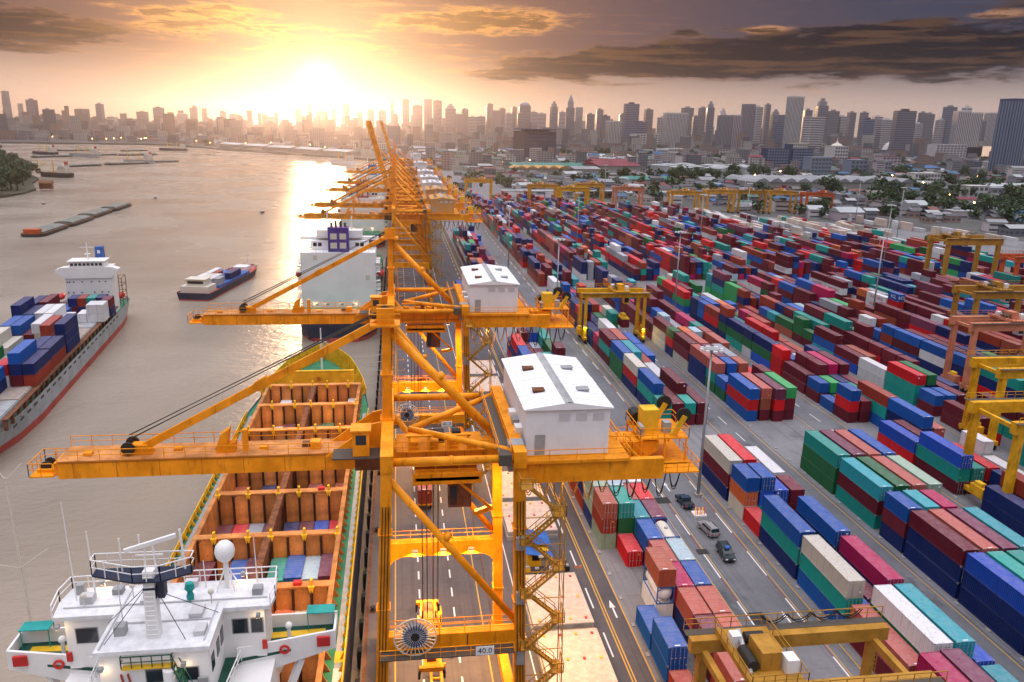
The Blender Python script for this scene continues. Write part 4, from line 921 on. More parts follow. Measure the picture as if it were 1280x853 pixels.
# ------------------------------------------------------------------ yard gantry cranes
def rtg(label, x, y, mat, span=20.5, H=18.0, wy=7.4, lw=1.0, detail=True, group='yard gantry cranes', load=None, trolley=0.35, lamp=False):
    t = thing('yard_gantry_crane', label, 'gantry crane', (x,y,0), 0, group)
    for xs in (0, span):
        s_ = 1 if xs == 0 else -1
        sl = MB().box(xs-0.45,xs+0.45,-wy/2-1.6,wy/2+1.6,1.3,2.1).build('sill_beam', mat, t)
        for yy in (-wy/2-1.0,-wy/2+0.6,wy/2-0.6,wy/2+1.0):
            MB().lathe([(0.3,-0.28),(0.62,-0.28),(0.70,-0.18),(0.70,0.18),(0.62,0.28),(0.3,0.28)],14,(xs,yy,0.70),'x').build('wheel', M['rubber'], sl)
            MB().box(xs-0.5,xs+0.5,yy-0.3,yy+0.3,0.9,1.4).build('axle_bracket', mat, sl)
        for yy in (-wy/2,wy/2): MB().beam((xs,yy,2.0),(xs,yy,H-1.2),0.85*lw,0.75*lw,0.8*lw,0.75*lw,(0,1,0)).build('leg', mat, t)
        MB().box(xs-0.3,xs+0.3,-wy/2,wy/2,H-1.6,H-0.9).build('end_tie', mat, t)
        if detail:
            MB().box(xs-0.9*s_-0.7,xs-0.9*s_+0.7,-1.8,1.6,2.1,3.9).build('power_unit', mat, t)
            MB().box(xs-0.9*s_-0.5,xs-0.9*s_+0.5,-0.9,0.9,3.9,4.6).build('exhaust_box', M['yellow'], t)
            ld = MB()
            for q in (-0.25,0.25): ld.beam((xs-0.7*s_,wy/2+q,2.2),(xs-0.7*s_,wy/2+q,H),0.06)
            for k in range(int(H/0.6)): ld.box(xs-0.7*s_-0.03,xs-0.7*s_+0.03,wy/2-0.25,wy/2+0.25,2.4+k*0.5,2.44+k*0.5)
            ld.build('ladder', mat, t)
    for yy in (-wy/2,wy/2):
        g = MB().box(-1.4,span+1.4,yy-0.45*lw,yy+0.45*lw,H+0.2-1.4*lw,H+0.2).build('girder', mat, t)
        wk_ = MB().box(-1.6,span+1.6,yy-0.45+(-0.9 if yy < 0 else 0.9),yy+0.45+(-0.9 if yy < 0 else 0.9),H+0.16,H+0.24).build('walkway', M['grate'], t)
        yo = yy+(-1.3 if yy < 0 else 1.3)
        MB().rail((-1.6,yo,H+0.24),(span+1.6,yo,H+0.24),1.2,1.6,0.04).build('handrail', mat, wk_)
    if detail:
        P = MB()
        for k in range(4):
            x0 = span*0.35+k*span*0.15; P.path([(x0+span*0.15*i/10, wy/2+1.25, H+1.35-0.75*4*(i/10)*(1-i/10)) for i in range(11)], 0.06, 5)
            P.path([(x0+0.2+span*0.15*i/10, wy/2+1.2, H+1.35-0.95*4*(i/10)*(1-i/10)) for i in range(11)], 0.05, 5)
        P.build('festoon_cable', M['rubber'], t)
    tx = span*trolley
    tr = thing_part('trolley', t)
    MB().box(tx-2.6,tx+2.6,-wy/2-0.5,wy/2+0.5,H+0.35,H+0.65).box(tx-2.6,tx-2.2,-wy/2-0.5,wy/2+0.5,H+0.65,H+0.9).build('trolley_frame', mat, tr)
    MB().box(tx-0.9,tx+0.9,-2.2,0.6,H+0.65,H+2.5).build('winch_house', mat, tr)
    MB().box(tx+1.2,tx+2.3,-2.9,-1.6,H+0.65,H+2.1).build('control_box', M['wht'], tr); MB().box(tx-2.2,tx-1.3,1.2,2.2,H+0.65,H+1.9).build('control_box', M['wht'], tr)
    MB().lathe([(0.1,-1.2),(0.55,-1.2),(0.55,1.2),(0.1,1.2)],14,(tx-1.6,-1.0,H+1.25),'y').build('rope_drum', M['dark'], tr); MB().lathe([(0.1,-0.9),(0.5,-0.9),(0.5,0.9),(0.1,0.9)],14,(tx+0.2,1.9,H+1.25),'x').build('rope_drum', M['dark'], tr)
    MB().tube((tx-2.0,-2.6,H+0.8),(tx-1.1,2.4,H+1.7),0.22,10).build('exhaust_pipe', M['pole'], tr)
    MB().rail((tx-2.6,-wy/2-0.5,H+0.65),(tx+2.6,-wy/2-0.5,H+0.65),1.1,1.0).rail((tx+2.6,-wy/2-0.5,H+0.65),(tx+2.6,wy/2+0.5,H+0.65),1.1,1.2).rail((tx-2.6,-wy/2-0.5,H+0.65),(tx-2.6,wy/2+0.5,H+0.65),1.1,1.2).build('handrail', mat, tr)
    cb_ = MB().box(tx+1.0,tx+2.5,-wy/2+0.6,-wy/2+2.6,H-3.4,H-1.3).build('driver_cab', M['wht'] if mat is not M['rtg'] else mat, tr)
    MB().box(tx+1.1,tx+2.4,-wy/2+0.57,-wy/2+0.6,H-3.0,H-1.6).build('window', M['glass'], cb_)
    if load is not None:
        lx, lz = load; sp = thing_part('spreader', t)
        MB().box(lx-1.2,lx+1.2,-3.0,3.0,lz,lz+0.4).box(lx-0.6,lx+0.6,-1.4,1.4,lz+0.4,lz+1.3).build('spreader_frame', M['yellow'], sp)
        rp = MB()
        for a in (-0.8,0.8):
            for b_ in (-1.2,1.2): rp.tube((lx+a,b_,lz+1.0),(tx+a,b_,H),0.03,5)
        rp.build('hoist_rope', M['rope'], sp)
    if lamp:
        flood(t, (0,-wy/2-0.6,5.2), 500, (0.8,1.0,0.25), spot=False, lens='lampg', size=0.3)
        flood(t, (span,-wy/2-0.6,4.4), 700, (1.0,0.7,0.35), spot=False, size=0.3)
    return t
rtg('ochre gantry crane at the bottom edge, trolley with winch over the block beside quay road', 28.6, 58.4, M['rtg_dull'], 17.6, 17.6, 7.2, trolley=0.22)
rtg('yellow gantry crane over second container block, lit lamps, carrying a maroon container', 57.0, 234, M['rtg'], 18.6, 15.6, 7.0, load=(13.0,7.2), trolley=0.6, lamp=True)
put_container(57.0+13.0-1.22, 231.0, 4.6, TEU, 'maroon', 'maroon short container hanging from the yellow gantry crane spreader', 'containers stacked in the yard', 1)
rtg('bright yellow gantry crane at the right edge of the picture, nearest of the right-hand row', 104.6, 117.3, M['rtg'], 22, 18.0, 10.5, lw=1.5, trolley=0.6)
rtg('bright yellow gantry crane right behind the nearest one at the right edge', 126.0, 146, M['rtg'], 22, 17.8, 8, lw=1.5, trolley=0.7)
rtg('salmon pink gantry crane standing over the sixth block', 146.5, 181, M['salmon'], 22, 18.6, 7.5, lw=1.5, trolley=0.55)
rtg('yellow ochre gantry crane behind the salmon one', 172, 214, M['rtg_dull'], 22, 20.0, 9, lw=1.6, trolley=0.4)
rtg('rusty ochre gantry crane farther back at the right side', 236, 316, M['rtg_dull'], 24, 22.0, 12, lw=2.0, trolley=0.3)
rtg('dark red gantry crane beyond the rusty ochre one', 250, 290, M['redor'], 24, 18.0, 8, lw=1.7, trolley=0.6)
for (x, y, mt, l) in ((108,650,'crane2','distant amber gantry crane beside the pale road'),(128,622,'rtg','distant bright yellow gantry crane over stacked containers'),(152,668,'crane2','distant amber gantry crane behind the bright yellow one'),
                      (176,634,'salmon','distant salmon gantry crane in front of crimson roofs'),(212,602,'crane2','distant amber gantry crane in front of teal roof'),(247,617,'crane2','first of three ochre gantry cranes before the sawtooth shed'),
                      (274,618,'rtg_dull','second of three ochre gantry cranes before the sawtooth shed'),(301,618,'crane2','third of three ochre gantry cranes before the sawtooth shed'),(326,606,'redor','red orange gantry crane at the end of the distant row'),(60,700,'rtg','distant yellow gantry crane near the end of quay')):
    rtg(l, x, y, M[mt], 22, 18, 9, lw=1.9, detail=False, trolley=rnd.uniform(0.3,0.7))
# ------------------------------------------------------------------ ships
def loft(mb, secs, za, zb, fa, fb):
    """both sides and the ends of a hull band between heights za and zb; secs = (y, half width at deck, half width at waterline)"""
    for sgn in (-1,1):
        v = []
        for (y,hd,hw) in secs:
            wa = hw+(hd-hw)*fa; wb = hw+(hd-hw)*fb; v += [(sgn*wa,y,za),(sgn*wb,y,zb)]
        f = []
        for i in range(len(secs)-1):
            q = (2*i,2*i+2,2*i+3,2*i+1); f.append(q if sgn > 0 else q[::-1])
        mb.add(v, f)
    for k in (0,-1):
        y,hd,hw = secs[k]; wa = hw+(hd-hw)*fa; wb = hw+(hd-hw)*fb
        mb.add([(-wa,y,za),(wa,y,za),(wb,y,zb),(-wb,y,zb)], [(0,1,2,3) if k == 0 else (3,2,1,0)])
    return mb
def deck_sheet(mb, secs, z, inset=0.0):
    v = []
    for (y,hd,hw) in secs: v += [(-max(0.02,hd-inset),y,z),(max(0.02,hd-inset),y,z)]
    mb.add(v, [(2*i,2*i+1,2*i+3,2*i+2) for i in range(len(secs)-1)]); return mb

# --- the container ship in front: origin amidships at the quay-level datum, bow along +Y
SXC = -19.0
ship = thing('container_ship', 'container ship at the quay with open orange holds and white bridge, nearest ship', 'ship', (SXC,0,0))
fs = [(22,12.4,11.5),(60,12.5,12.5),(150,12.5,12.4),(162,12.4,11.2),(172,11.4,8.8),(181,9.6,6.0),(189,7.0,3.4),(196,3.9,1.3),(200,1.6,0.4),(202,0.2,0.1)]
hb = MB(); loft(hb, fs, -3.4, 5.0, 0.0, 1.0); hb.build('hull', M['hulldark'], ship, True)
MB().add(*(lambda s_: (s_.v,s_.f))(loft(MB(), fs, 5.0, 5.35, 1.0, 1.0))).build('hull_fender_strip', M['blue'], ship)
dk = MB()
HX, HY0, HY1 = 9.8, 64.0, 174.0
for sgn in (-1,1):
    a, b_ = (HX,12.45) if sgn > 0 else (-12.45,-HX)
    dk.box(a,b_,22,162,4.9,5.0)
dk.add([(-12.4,162,5.0),(-HX,162,5.0),(-HX,174,5.0),(-11.1,174,5.0)],[(0,1,2,3)]).add([(12.4,162,5.0),(HX,162,5.0),(HX,174,5.0),(11.1,174,5.0)],[(3,2,1,0)])
dk.box(-12.3,12.3,22,64,4.9,5.0)
deck_sheet(dk, [(174,11.1,0),(181,9.5,0),(189,6.9,0),(196,3.8,0),(201,0.6,0)], 5.0)
dk.build('deck', M['deckgreen'], ship)
wkb = MB()
for sgn in (-1,1): wkb.box(sgn*11.6-0.35,sgn*11.6+0.35,66,160,5.005,5.03)
wkb.build('deck_walkway', M['grey'], ship)
MB().box(11.2,12.3,79,81,5.01,5.04).build('deck_stripe', M['yellow'], ship)
MB().box(11.2,12.3,60,78,5.012,5.036).build('white_deck_panel', M['cream'], ship)
# bulwark rail frames along the side
bw = MB()
for sgn in (-1,1):
    bw.box(sgn*12.42-0.05,sgn*12.42+0.05,66,160,5.35,6.3)
    for k in range(44): y = 67+k*2.1; bw.prism([(sgn*12.35,5.0),(sgn*11.75,5.0),(sgn*12.35,6.2)] if sgn > 0 else [(sgn*11.75,5.0),(sgn*12.35,5.0),(sgn*12.35,6.2)],'y',y-0.08,y+0.08)
bw.build('bulwark', M['yellow'], ship)
# hold: side coamings, floor, transverse bulkheads with panels and cell guides, rusty centre girder
co = MB()
for sgn in (-1,1):
    co.box(sgn*HX-0.12,sgn*HX+0.12,HY0,HY1,-2.7,7.0).box(sgn*(HX+0.25)-0.3,sgn*(HX+0.25)+0.3,HY0,HY1,6.85,7.05)
    for k in range(52): y = HY0+1+k*2.1; co.prism([(sgn*(HX+0.12),5.0),(sgn*(HX+1.1),5.0),(sgn*(HX+0.12),6.9)],'y',y-0.06,y+0.06)
co.build('side_coaming', M['hold'], ship)
MB().box(-HX,HX,HY0,HY1,-2.85,-2.7).build('hold_floor', M['rust'], ship)
MB().box(-0.5,0.5,HY0,HY1,5.9,7.0).box(-0.12,0.12,HY0,HY1,-2.7,5.9).build('centre_girder', M['rust'], ship)
BY = [66.0,79.2,92.4,105.9,119.8,133.4,147.0,161.0,174.0]
PW = (HX-0.5)/4.0
panel = MB().box(0.17,PW-0.17,-0.10,0,-2.6,6.3).box(0.17,PW-0.17,-0.13,-0.10,3.4,3.5).prism([(0.3,6.3),(PW-0.3,6.3),(PW-0.6,6.75),(0.6,6.75)],'y',-0.10,0).mesh('panel', M['hold'])
guide = MB().box(-0.16,0.16,-0.34,0,-2.6,6.8).box(-0.05,0.05,-0.55,-0.34,-2.6,6.6).mesh('cell_guide', M['rustdark'])
flare = MB().prism([(-0.42,7.15),(0.42,7.15),(0.18,6.3),(-0.18,6.3)][::-1],'y',-0.7,-0.2).box(-0.16,0.16,-0.5,0.1,7.1,8.0).mesh('guide_flare', M['yellow'])
for iy, y in enumerate(BY):
    bh = MB().box(-HX+0.13,-0.52,y-0.5,y+0.5,-2.69,6.95).box(0.52,HX-0.13,y-0.5,y+0.5,-2.69,6.95).box(-HX-0.5,HX+0.5,y-0.65,y+0.65,6.8,7.06).build('bulkhead', M['hold'], ship)
    for half in (0,1):
        x0 = -HX+0.13 if half == 0 else 0.5
        for k in range(4): link('panel', panel, bh, (x0+k*PW, y-0.5, 0))
        for k in range(5): link('cell_guide', guide, bh, (x0+k*PW-(0.13 if k == 4 else -0.05 if k == 0 else 0), y-0.5, 0))
        for k in range(5):
            if (k+iy+half) % 2 == 0: link('guide_flare', flare, bh, (x0+k*PW, y-0.3, 0))
    if iy in (2,4,5): MB().box(4.6+iy*0.3,5.6+iy*0.3,y-0.4,y+0.4,7.06,7.5).build('red_box', M['red'], bh)
# containers standing in the holds
hc = random.Random(5)
hold_cols = {79.2:['maroon','orange','royal','maroon','orange','orange','ivory','maroon'],92.4:['maroon','T1','blue','maroon','teal','blue','ltblue','purple'],105.9:['maroon','red','grey','purple','navy','maroon','royal','red'],
             119.8:['orange',None,'navy','orange',None,'brown',None,'orange'],133.4:[None,'maroon',None,'navy','maroon',None,'purple',None],147.0:['orange','white','maroon','navy','teal','green','white','orange'],161.0:['red','white','purple',None,None,'red','red','white']}
bayname = {79.2:'hold bay closest to the bridge',92.4:'second hold bay from the bridge',105.9:'third hold bay from the bridge',119.8:'hold bay beneath the crane boom',133.4:'fifth hold bay from the bridge',147.0:'sixth hold bay from the bridge',161.0:'foremost open hold bay'}
for y, cols in hold_cols.items():
    for k, cn in enumerate(cols):
        if cn is None: continue
        half = k//4; x0 = (-HX+0.13 if half == 0 else 0.5)+(k % 4)*PW
        deep = y in (79.2, 92.4)
        if not deep:
            z_ = -0.5+(1.6 if (y == 161.0 and k in (1,7)) else 0)+(0.5*((k*7) % 3) if y == 147.0 else 0)
            put_container(SXC+x0, y+0.6, z_, FEU, 'maroon' if cn == 'T1' else cn, '%s container in %s, %s cell from river' % (CNAME.get(cn,cn), bayname[y], ORD[k]), 'containers inside the ship holds', 0)
        else:
            zf = -1.5+0.9*((k*5) % 3); zr = 1.0+0.3*(k % 2)
            c2_ = ['orange','orange','red','orange','orange','orange','brown','maroon'][k]
            put_container(SXC+x0, y+0.6, zf, TEU, c2_, '%s short container low in %s, %s cell from river' % (CNAME.get(c2_,c2_), bayname[y], ORD[k]), 'containers inside the ship holds', 0)
            if cn != 'T1': put_container(SXC+x0, y+6.75, zr, TEU, cn, '%s short container high in %s, %s cell from river' % (CNAME.get(cn,cn), bayname[y], ORD[k]), 'containers inside the ship holds', 0)
# forecastle: breakwater, rounded bulwark with frames, windlass, foremast
fc = MB().box(-8.6,8.6,177.6,178.2,5.0,9.0).box(-8.6,8.6,177.5,178.3,8.9,9.05)
fc.build('breakwater', M['yellow'], ship)
MB().box(-9.6,9.6,175,177.4,5.0,5.12).build('red_hatch', M['hullred'], ship)
MB().ring(0.28,0.42,-0.05,0.05,14,(0.6,177.4,7.2)).build('life_ring', M['red'], ship)
bl = MB(); prof = [(172,11.3),(178,10.2),(184,8.5),(189,6.9),(193,5.2),(196,3.8),(199,2.0),(201.6,0.1)]
for sgn in (-1,1):
    for (y0,x0),(y1,x1) in zip(prof[:-1],prof[1:]):
        h0, h1 = (6.4+min(2.6,(y0-172)*0.16)), (6.4+min(2.6,(y1-172)*0.16))
        v = [(sgn*x0,y0,5),(sgn*x1,y1,5),(sgn*(x1+0.35),y1+0.1,h1),(sgn*(x0+0.35),y0,h0)]
        bl.add(v+[(p[0]-sgn*0.12,p[1]-0.05,p[2]) for p in v], [(0,1,2,3),(7,6,5,4),(3,2,6,7)])
        for k in range(3):
            t_ = k/3; y = y0+(y1-y0)*t_; x = x0+(x1-x0)*t_; h = h0+(h1-h0)*t_
            bl.prism([(sgn*(x-0.12),5.0),(sgn*max(0.05,x-1.0),5.0),(sgn*(x+0.15),h)],'y',y-0.07,y+0.07)
bl.build('bow_bulwark', M['yellow'], ship)
MB().tube((0,192,5),(0,192,15.5),0.28,10,0.14).beam((-1.4,192,12),(1.4,192,12),0.16).build('foremast', M['wht'], ship)
for x in (-3.0,3.0): MB().lathe([(0.15,-1.1),(0.6,-1.1),(0.6,-0.9),(0.35,-0.85),(0.35,0.85),(0.6,0.9),(0.6,1.1),(0.15,1.1)],14,(x,186,6.0),'x').box(x-1.3,x+1.3,185.4,186.6,5.0,5.7).build('windlass', M['grey'], ship)
# bridge house
SW = M['shipwhite']
hs = MB().box(-11.4,11.4,34,63.2,5.0,8.0).box(-8.2,8.2,38,61.5,8.0,20.2)
hs.build('deckhouse', SW, ship)
br = thing_part('bridge', ship)
BZ = 20.6
# bridge deck with swept wings
wing = [(-13.4,61.2),(-5.9,59.4),(-5.0,58.6),(-5.0,50.5),(5.0,50.5),(5.0,58.6),(5.6,59.4),(13.2,61.2),(13.2,63.6),(5.0,64.4),(-5.0,64.4),(-13.4,63.6)]
MB().prism(wing,'z',BZ,BZ+0.25).build('bridge_deck', M['deckdark'], br)
for sgn in (-1,1):
    f_ = MB(); xo = 13.2 if sgn > 0 else 13.4
    f_.prism([(sgn*xo,BZ-0.5),(sgn*xo,BZ+1.25),(sgn*5.2,BZ+1.25),(sgn*5.2,BZ-2.6),(sgn*6.2,BZ-2.0),(sgn*7.2,BZ-1.55),(sgn*9,BZ-1.2)][::sgn],'y',0,0.22)
    f_.v = [(x,y+61.1-(xo-abs(x))*0.21,z) for x,y,z in f_.v]
    f_.build('wing_front', SW, br)
    MB().box(min(sgn*6,sgn*xo),max(sgn*6,sgn*xo),63.5,63.7,BZ,BZ+1.5).box(min(sgn*xo,sgn*(xo-0.2)),max(sgn*xo,sgn*(xo-0.2)),61.2,63.6,BZ,BZ+1.3).build('wing_bulwark', SW, br)
    MB().prism([(sgn*6,61.8),(sgn*12.2,62.2),(sgn*12.2,62.9),(sgn*6,62.7)][::sgn],'z',BZ+0.26,BZ+0.29).build('yellow_deck_marking', M['yellow'], br)
    MB().beam((sgn*10.2,61.0,BZ-1.2),(sgn*7.2,59.5,BZ-9),0.55,0.55).beam((sgn*9.2,62.8,BZ-1.0),(sgn*6.0,62.0,BZ-7),0.5,0.5).beam((sgn*6.6,60.0,BZ-1.5),(sgn*6.6,60.0,8.0),1.0,0.9,up=(0,1,0)).build('wing_strut', SW, br)
    ca = MB().box(min(sgn*10.6,sgn*13.0),max(sgn*10.6,sgn*13.0),62.6,63.9,BZ+2.0,BZ+2.08)
    for x in (10.7,12.9): ca.beam((sgn*x,62.7,BZ+0.2),(sgn*x,62.7,BZ+2.0),0.07).beam((sgn*x,63.8,BZ+0.2),(sgn*x,63.8,BZ+2.0),0.07)
    ca.build('canvas_awning', M['teal'], br)
    MB().ring(0.25,0.44,-0.05,0.05,16,(sgn*9.0,60.0,BZ+0.45)).build('life_ring', M['red'], br)
    MB().box(sgn*12.2-0.55,sgn*12.2+0.55,60.55,60.78,BZ+0.1,BZ+1.0).build('lifebuoy_box', M['red'], br)
    MB().tube((sgn*9.2,61.6,BZ+0.25),(sgn*9.2,61.6,BZ+1.5),0.16,8).ball((sgn*9.2,61.6,BZ+1.7),0.32).build('compass_repeater', SW, br)
wh = MB().box(-8.0,7.6,59.7,62.9,BZ+0.2,BZ+5.0).box(-3.7,4.2,54.6,59.8,BZ+0.2,BZ+4.9)
wh.build('wheelhouse', SW, br)
rfp = [(-8.6,59.2),(-3.95,59.2),(-3.95,54.3),(4.45,54.3),(4.45,59.2),(8.2,59.2),(8.4,60.6),(8.2,63.4),(-8.6,63.4),(-8.9,61.5)]
MB().prism(rfp,'z',BZ+5.0,BZ+5.35).build('bridge_roof', M['roofspeck'], br)
for x0, x1, y, z0, z1 in ((-7.2,-5.6,59.68,BZ+2.6,BZ+3.9),(5.0,6.2,59.68,BZ+2.6,BZ+3.9),(6.5,7.4,59.68,BZ+2.6,BZ+3.9),(1.9,3.4,54.58,BZ+2.3,BZ+3.4),(-0.4,1.0,54.58,BZ+2.3,BZ+3.4)):
    w_ = MB().box(x0,x1,y-0.04,y,z0,z1).build('window', M['glass'], br); MB().box(x0-0.08,x1+0.08,y-0.02,y+0.01,z0-0.08,z1+0.08).build('window_frame', M['grey'], w_)
for y0 in (55.4,57.2,58.6): MB().box(4.2,4.24,y0,y0+0.9,BZ+2.2,BZ+3.6).build('window', M['glass'], br)
rr = MB()
for a, b_ in zip(rfp, rfp[1:]+rfp[:1]):
    if a[1] > 59.25 or b_[1] > 59.25: rr.rail((a[0],a[1],BZ+5.35),(b_[0],b_[1],BZ+5.35),1.1,1.2,0.04)
for a, b_ in (((-4.8,51),(4.8,51)),((4.9,51),(5.6,59.2)),((-4.9,51),(-5.6,59.2))): rr.rail((a[0],a[1],BZ+0.25),(b_[0],b_[1],BZ+0.25),1.1,1.0,0.04)
rr.build('handrail', SW, br)
for k, (x, y, a, b_, h, mm) in enumerate(((-6.6,61.2,0.5,0.4,0.7,'ltg'),(-4.6,62.4,0.4,0.4,0.5,'grey'),(-1.6,60.8,0.7,0.5,0.4,'ltg'),(2.6,58.6,0.5,0.7,0.5,'ltg'),(-2.6,56.6,0.4,0.4,0.8,'grey'),(3.4,56.2,0.4,0.6,0.45,'ltg'),(6.9,61.2,0.4,0.4,0.6,'grey'),(-0.9,58.7,0.3,0.3,0.9,'red'),(-7.6,62.6,0.3,0.3,0.9,'grey'),(1.2,62.8,0.5,0.3,0.6,'ltg'))): MB().box(x-a,x+a,y-b_,y+b_,BZ+5.35,BZ+5.35+h).build('roof_box', M[mm], br)
pp_ = MB()
for a, b_ in (((-3.6,54.6),(-3.6,62.8)),((-8.2,60.4),(7.8,60.4)),((3.9,55),(3.9,60.2)),((-3.4,57.8),(3.8,57.8))): pp_.tube((a[0],a[1],BZ+5.45),(b_[0],b_[1],BZ+5.45),0.06,5)
pp_.build('cable_conduit', M['ltg'], br)
for (x, y, z0) in ((-2.9,54.5,BZ+0.6),(3.7,54.5,BZ+0.6)): MB().box(x-0.35,x+0.35,y-0.12,y+0.06,z0,z0+1.9).build('door', M['grey'], br)
MB().box(-3.0,-2.2,54.42,54.56,BZ+0.9,BZ+2.1).build('hose_box', M['red'], br)
for x in (-1.7,-1.2): MB().beam((x,54.45,BZ+0.4),(x-0.5,54.5,BZ+3.2),0.08,0.2).build('gangway_board', M['hullred'], br)
MB().tube((1.4,54.3,BZ+0.3),(1.4,54.3,BZ+3.6),0.5,12).build('vent_trunk', SW, br); MB().box(2.0,3.0,53.9,54.5,BZ+0.3,BZ+1.5).build('locker', M['blue'], br)
for x in (-7.9,7.5): MB().box(x-0.2,x+0.2,59.5,59.68,BZ+1.0,BZ+1.8).build('fire_box', M['red'], br)
# radar mast with platform, scanners, antennas
rm = thing_part('radar_mast', ship); RZ = BZ+5.3
ms = MB().beam((0.0,56.0,RZ-1.2),(0.0,56.4,RZ+5.6),0.95,0.9,0.8,0.8,(0,1,0))
for k in range(16): ms.box(-0.32,0.32,55.50+k*0.02,55.58+k*0.02,RZ-0.8+k*0.4,RZ-0.72+k*0.4)
ms.build('mast', SW, rm)
MB().prism([(-4.3,56.9),(-1.0,55.6),(1.0,55.6),(3.0,56.6),(3.0,57.6),(-1,57.8),(-4.3,57.8)],'z',RZ+4.9,RZ+5.05).build('mast_platform', M['hulldark'], rm)
pr = MB()
for a, b_ in (((-4.3,56.9),(-1.0,55.6)),((1.0,55.6),(3.0,56.6)),((3.0,56.6),(3.0,57.6)),((-4.3,57.8),(3.0,57.6)),((-4.3,56.9),(-4.3,57.8)),((-1,55.6),(1,55.6))): pr.rail((a[0],a[1],RZ+5.05),(b_[0],b_[1],RZ+5.05),1.3,0.9,0.035)
for x in (-0.4,0.5): pr.beam((x,56.6,RZ+5),(x*0.6,56.8,RZ+7.4),0.12)
pr.beam((-1.0,56.8,RZ+6.6),(1.0,56.8,RZ+6.6),0.10).beam((2.4,57.2,RZ+5),(2.2,57.3,RZ+8.4),0.14).beam((-2.2,57.2,RZ+5),(-2.2,57.2,RZ+7.9),0.10).beam((-0.6,56.7,RZ+7),(-0.6,56.7,RZ+8.4),0.10)
pr.build('platform_railing', SW, rm)
MB().beam((-1.6,56.3,RZ+7.3),(1.9,57.3,RZ+7.9),0.22,0.32).build('radar_scanner', M['ltgrey'] if 'ltgrey' in M else SW, rm)
MB().box(-0.45,0.45,55.9,56.6,RZ+3.3,RZ+4.3).box(0.5,1.0,56.2,57.0,RZ+3.2,RZ+4.8).build('signal_box', M['hulldark'], rm)
MB().box(-2.0,1.7,54.2,55.9,RZ-1.55,RZ-1.4).build('mast_foot_platform', M['yellow'], rm)
pr2 = MB().rail((-2.0,54.2,RZ-1.4),(1.7,54.2,RZ-1.4),1.0,0.7).rail((-2.0,54.2,RZ-1.4),(-2.0,55.9,RZ-1.4),1.0,0.7).rail((1.7,54.2,RZ-1.4),(1.7,55.9,RZ-1.4),1.0,0.7)
stairs(pr2, (1.6,54.6,RZ-1.4), (4.2,52.4,BZ+0.3), 0.8, 'x'); pr2.build('ladder_rail', M['deckdark'], rm)
for (x,y,z0,h,r_) in ((-13.0,65.0,BZ-2,17,0.14),(-7.6,61.5,RZ,9,0.06),(-6.2,61.8,RZ,6.2,0.10),(6.6,62.8,RZ,4.4,0.06),(-2.9,58,RZ,6,0.05),(2.4,62.5,RZ,2.6,0.07)):
    an = MB().tube((x,y,z0),(x-0.02*h,y,z0+h),r_,6,r_*0.5)
    if h > 15:
        for k in range(4): an.beam((x-0.2,y,z0+8.6),(x-0.2+2.2*math.cos(k*1.57+0.5),y+2.2*math.sin(k*1.57+0.5),z0+9.8),0.05)
        for k in range(3): an.beam((x-0.33,y,z0+16.8),(x-0.33+1.3*math.cos(k*2.1+0.5),y+1.3*math.sin(k*2.1+0.5),z0+18),0.04)
    an.build('antenna', SW if h < 15 else M['cream'], ship)
rd = thing_part('satellite_dome', ship)
MB().ball((4.2,62.3,RZ+3.5),0.85,16,1.15).build('dome', SW, rd, True)
dl = MB().tube((4.2,62.3,RZ),(4.2,62.3,RZ+2.6),0.22,8)
for k in range(4): a = k*1.57+0.8; dl.beam((4.2+1.1*math.cos(a),62.3+1.0*math.sin(a),RZ),(4.2,62.3,RZ+2.2),0.09)
dl.build('dome_stand', SW, rd)
MB().lathe([(0.25,0),(0.32,0.5),(0.2,0.9),(0.42,1.2),(0.3,1.7)],9,(1.6,60.6,RZ)).build('covered_searchlight', M['teal'], ship)
for x, y in ((-3.2,61.6),(-1.2,62.8),(3.4,60.0),(-6.6,60.4)): MB().tube((x,y,RZ),(x,y,RZ+1.0),0.05,6).ball((x,y,RZ+1.15),0.26,8).build('deck_lamp_post', M['cream'], ship)
gy = MB()
for a, b_ in (((0,56.2,RZ+4.6),(-4.0,58.0,RZ+0.1)),((0,56.2,RZ+4.6),(-3.4,55.2,RZ+0.1)),((0.2,56.2,RZ+4.0),(4.2,58.6,RZ+0.1)),((0.2,56.2,RZ+4.6),(4.4,54.6,BZ+1.4))): gy.tube(a, b_, 0.03, 5)
gy.build('mast_guy_wire', M['rope'], ship)
for k, (x, y, z_) in enumerate(((-3.4,54.3,BZ+3.9),(2.5,54.3,BZ+3.9),(7.2,59.3,BZ+4.4),(-8.3,59.3,BZ+4.4),(5.4,63.2,RZ+0.7),(-6.0,63.0,RZ+0.7))): flood(ship, (x,y-0.2,z_), 26, (1.0,0.72,0.42), spot=False, size=0.16)
# mooring ropes
for a, b_ in (((3,197,7.4),(-QX*0-4.0-SXC,205,0.3)),((4,196,7.2),(-4.0-SXC,214,0.3)),((2,198,7.4),(-4.0-SXC,222,0.3))):
    P = [(a[0]+(b_[0]-a[0])*i/10, a[1]+(b_[1]-a[1])*i/10, a[2]+(b_[2]-a[2])*i/10-1.2*4*(i/10)*(1-i/10)) for i in range(11)]
    MB().path(P, 0.06, 5).build('mooring_rope', M['cream'], ship)

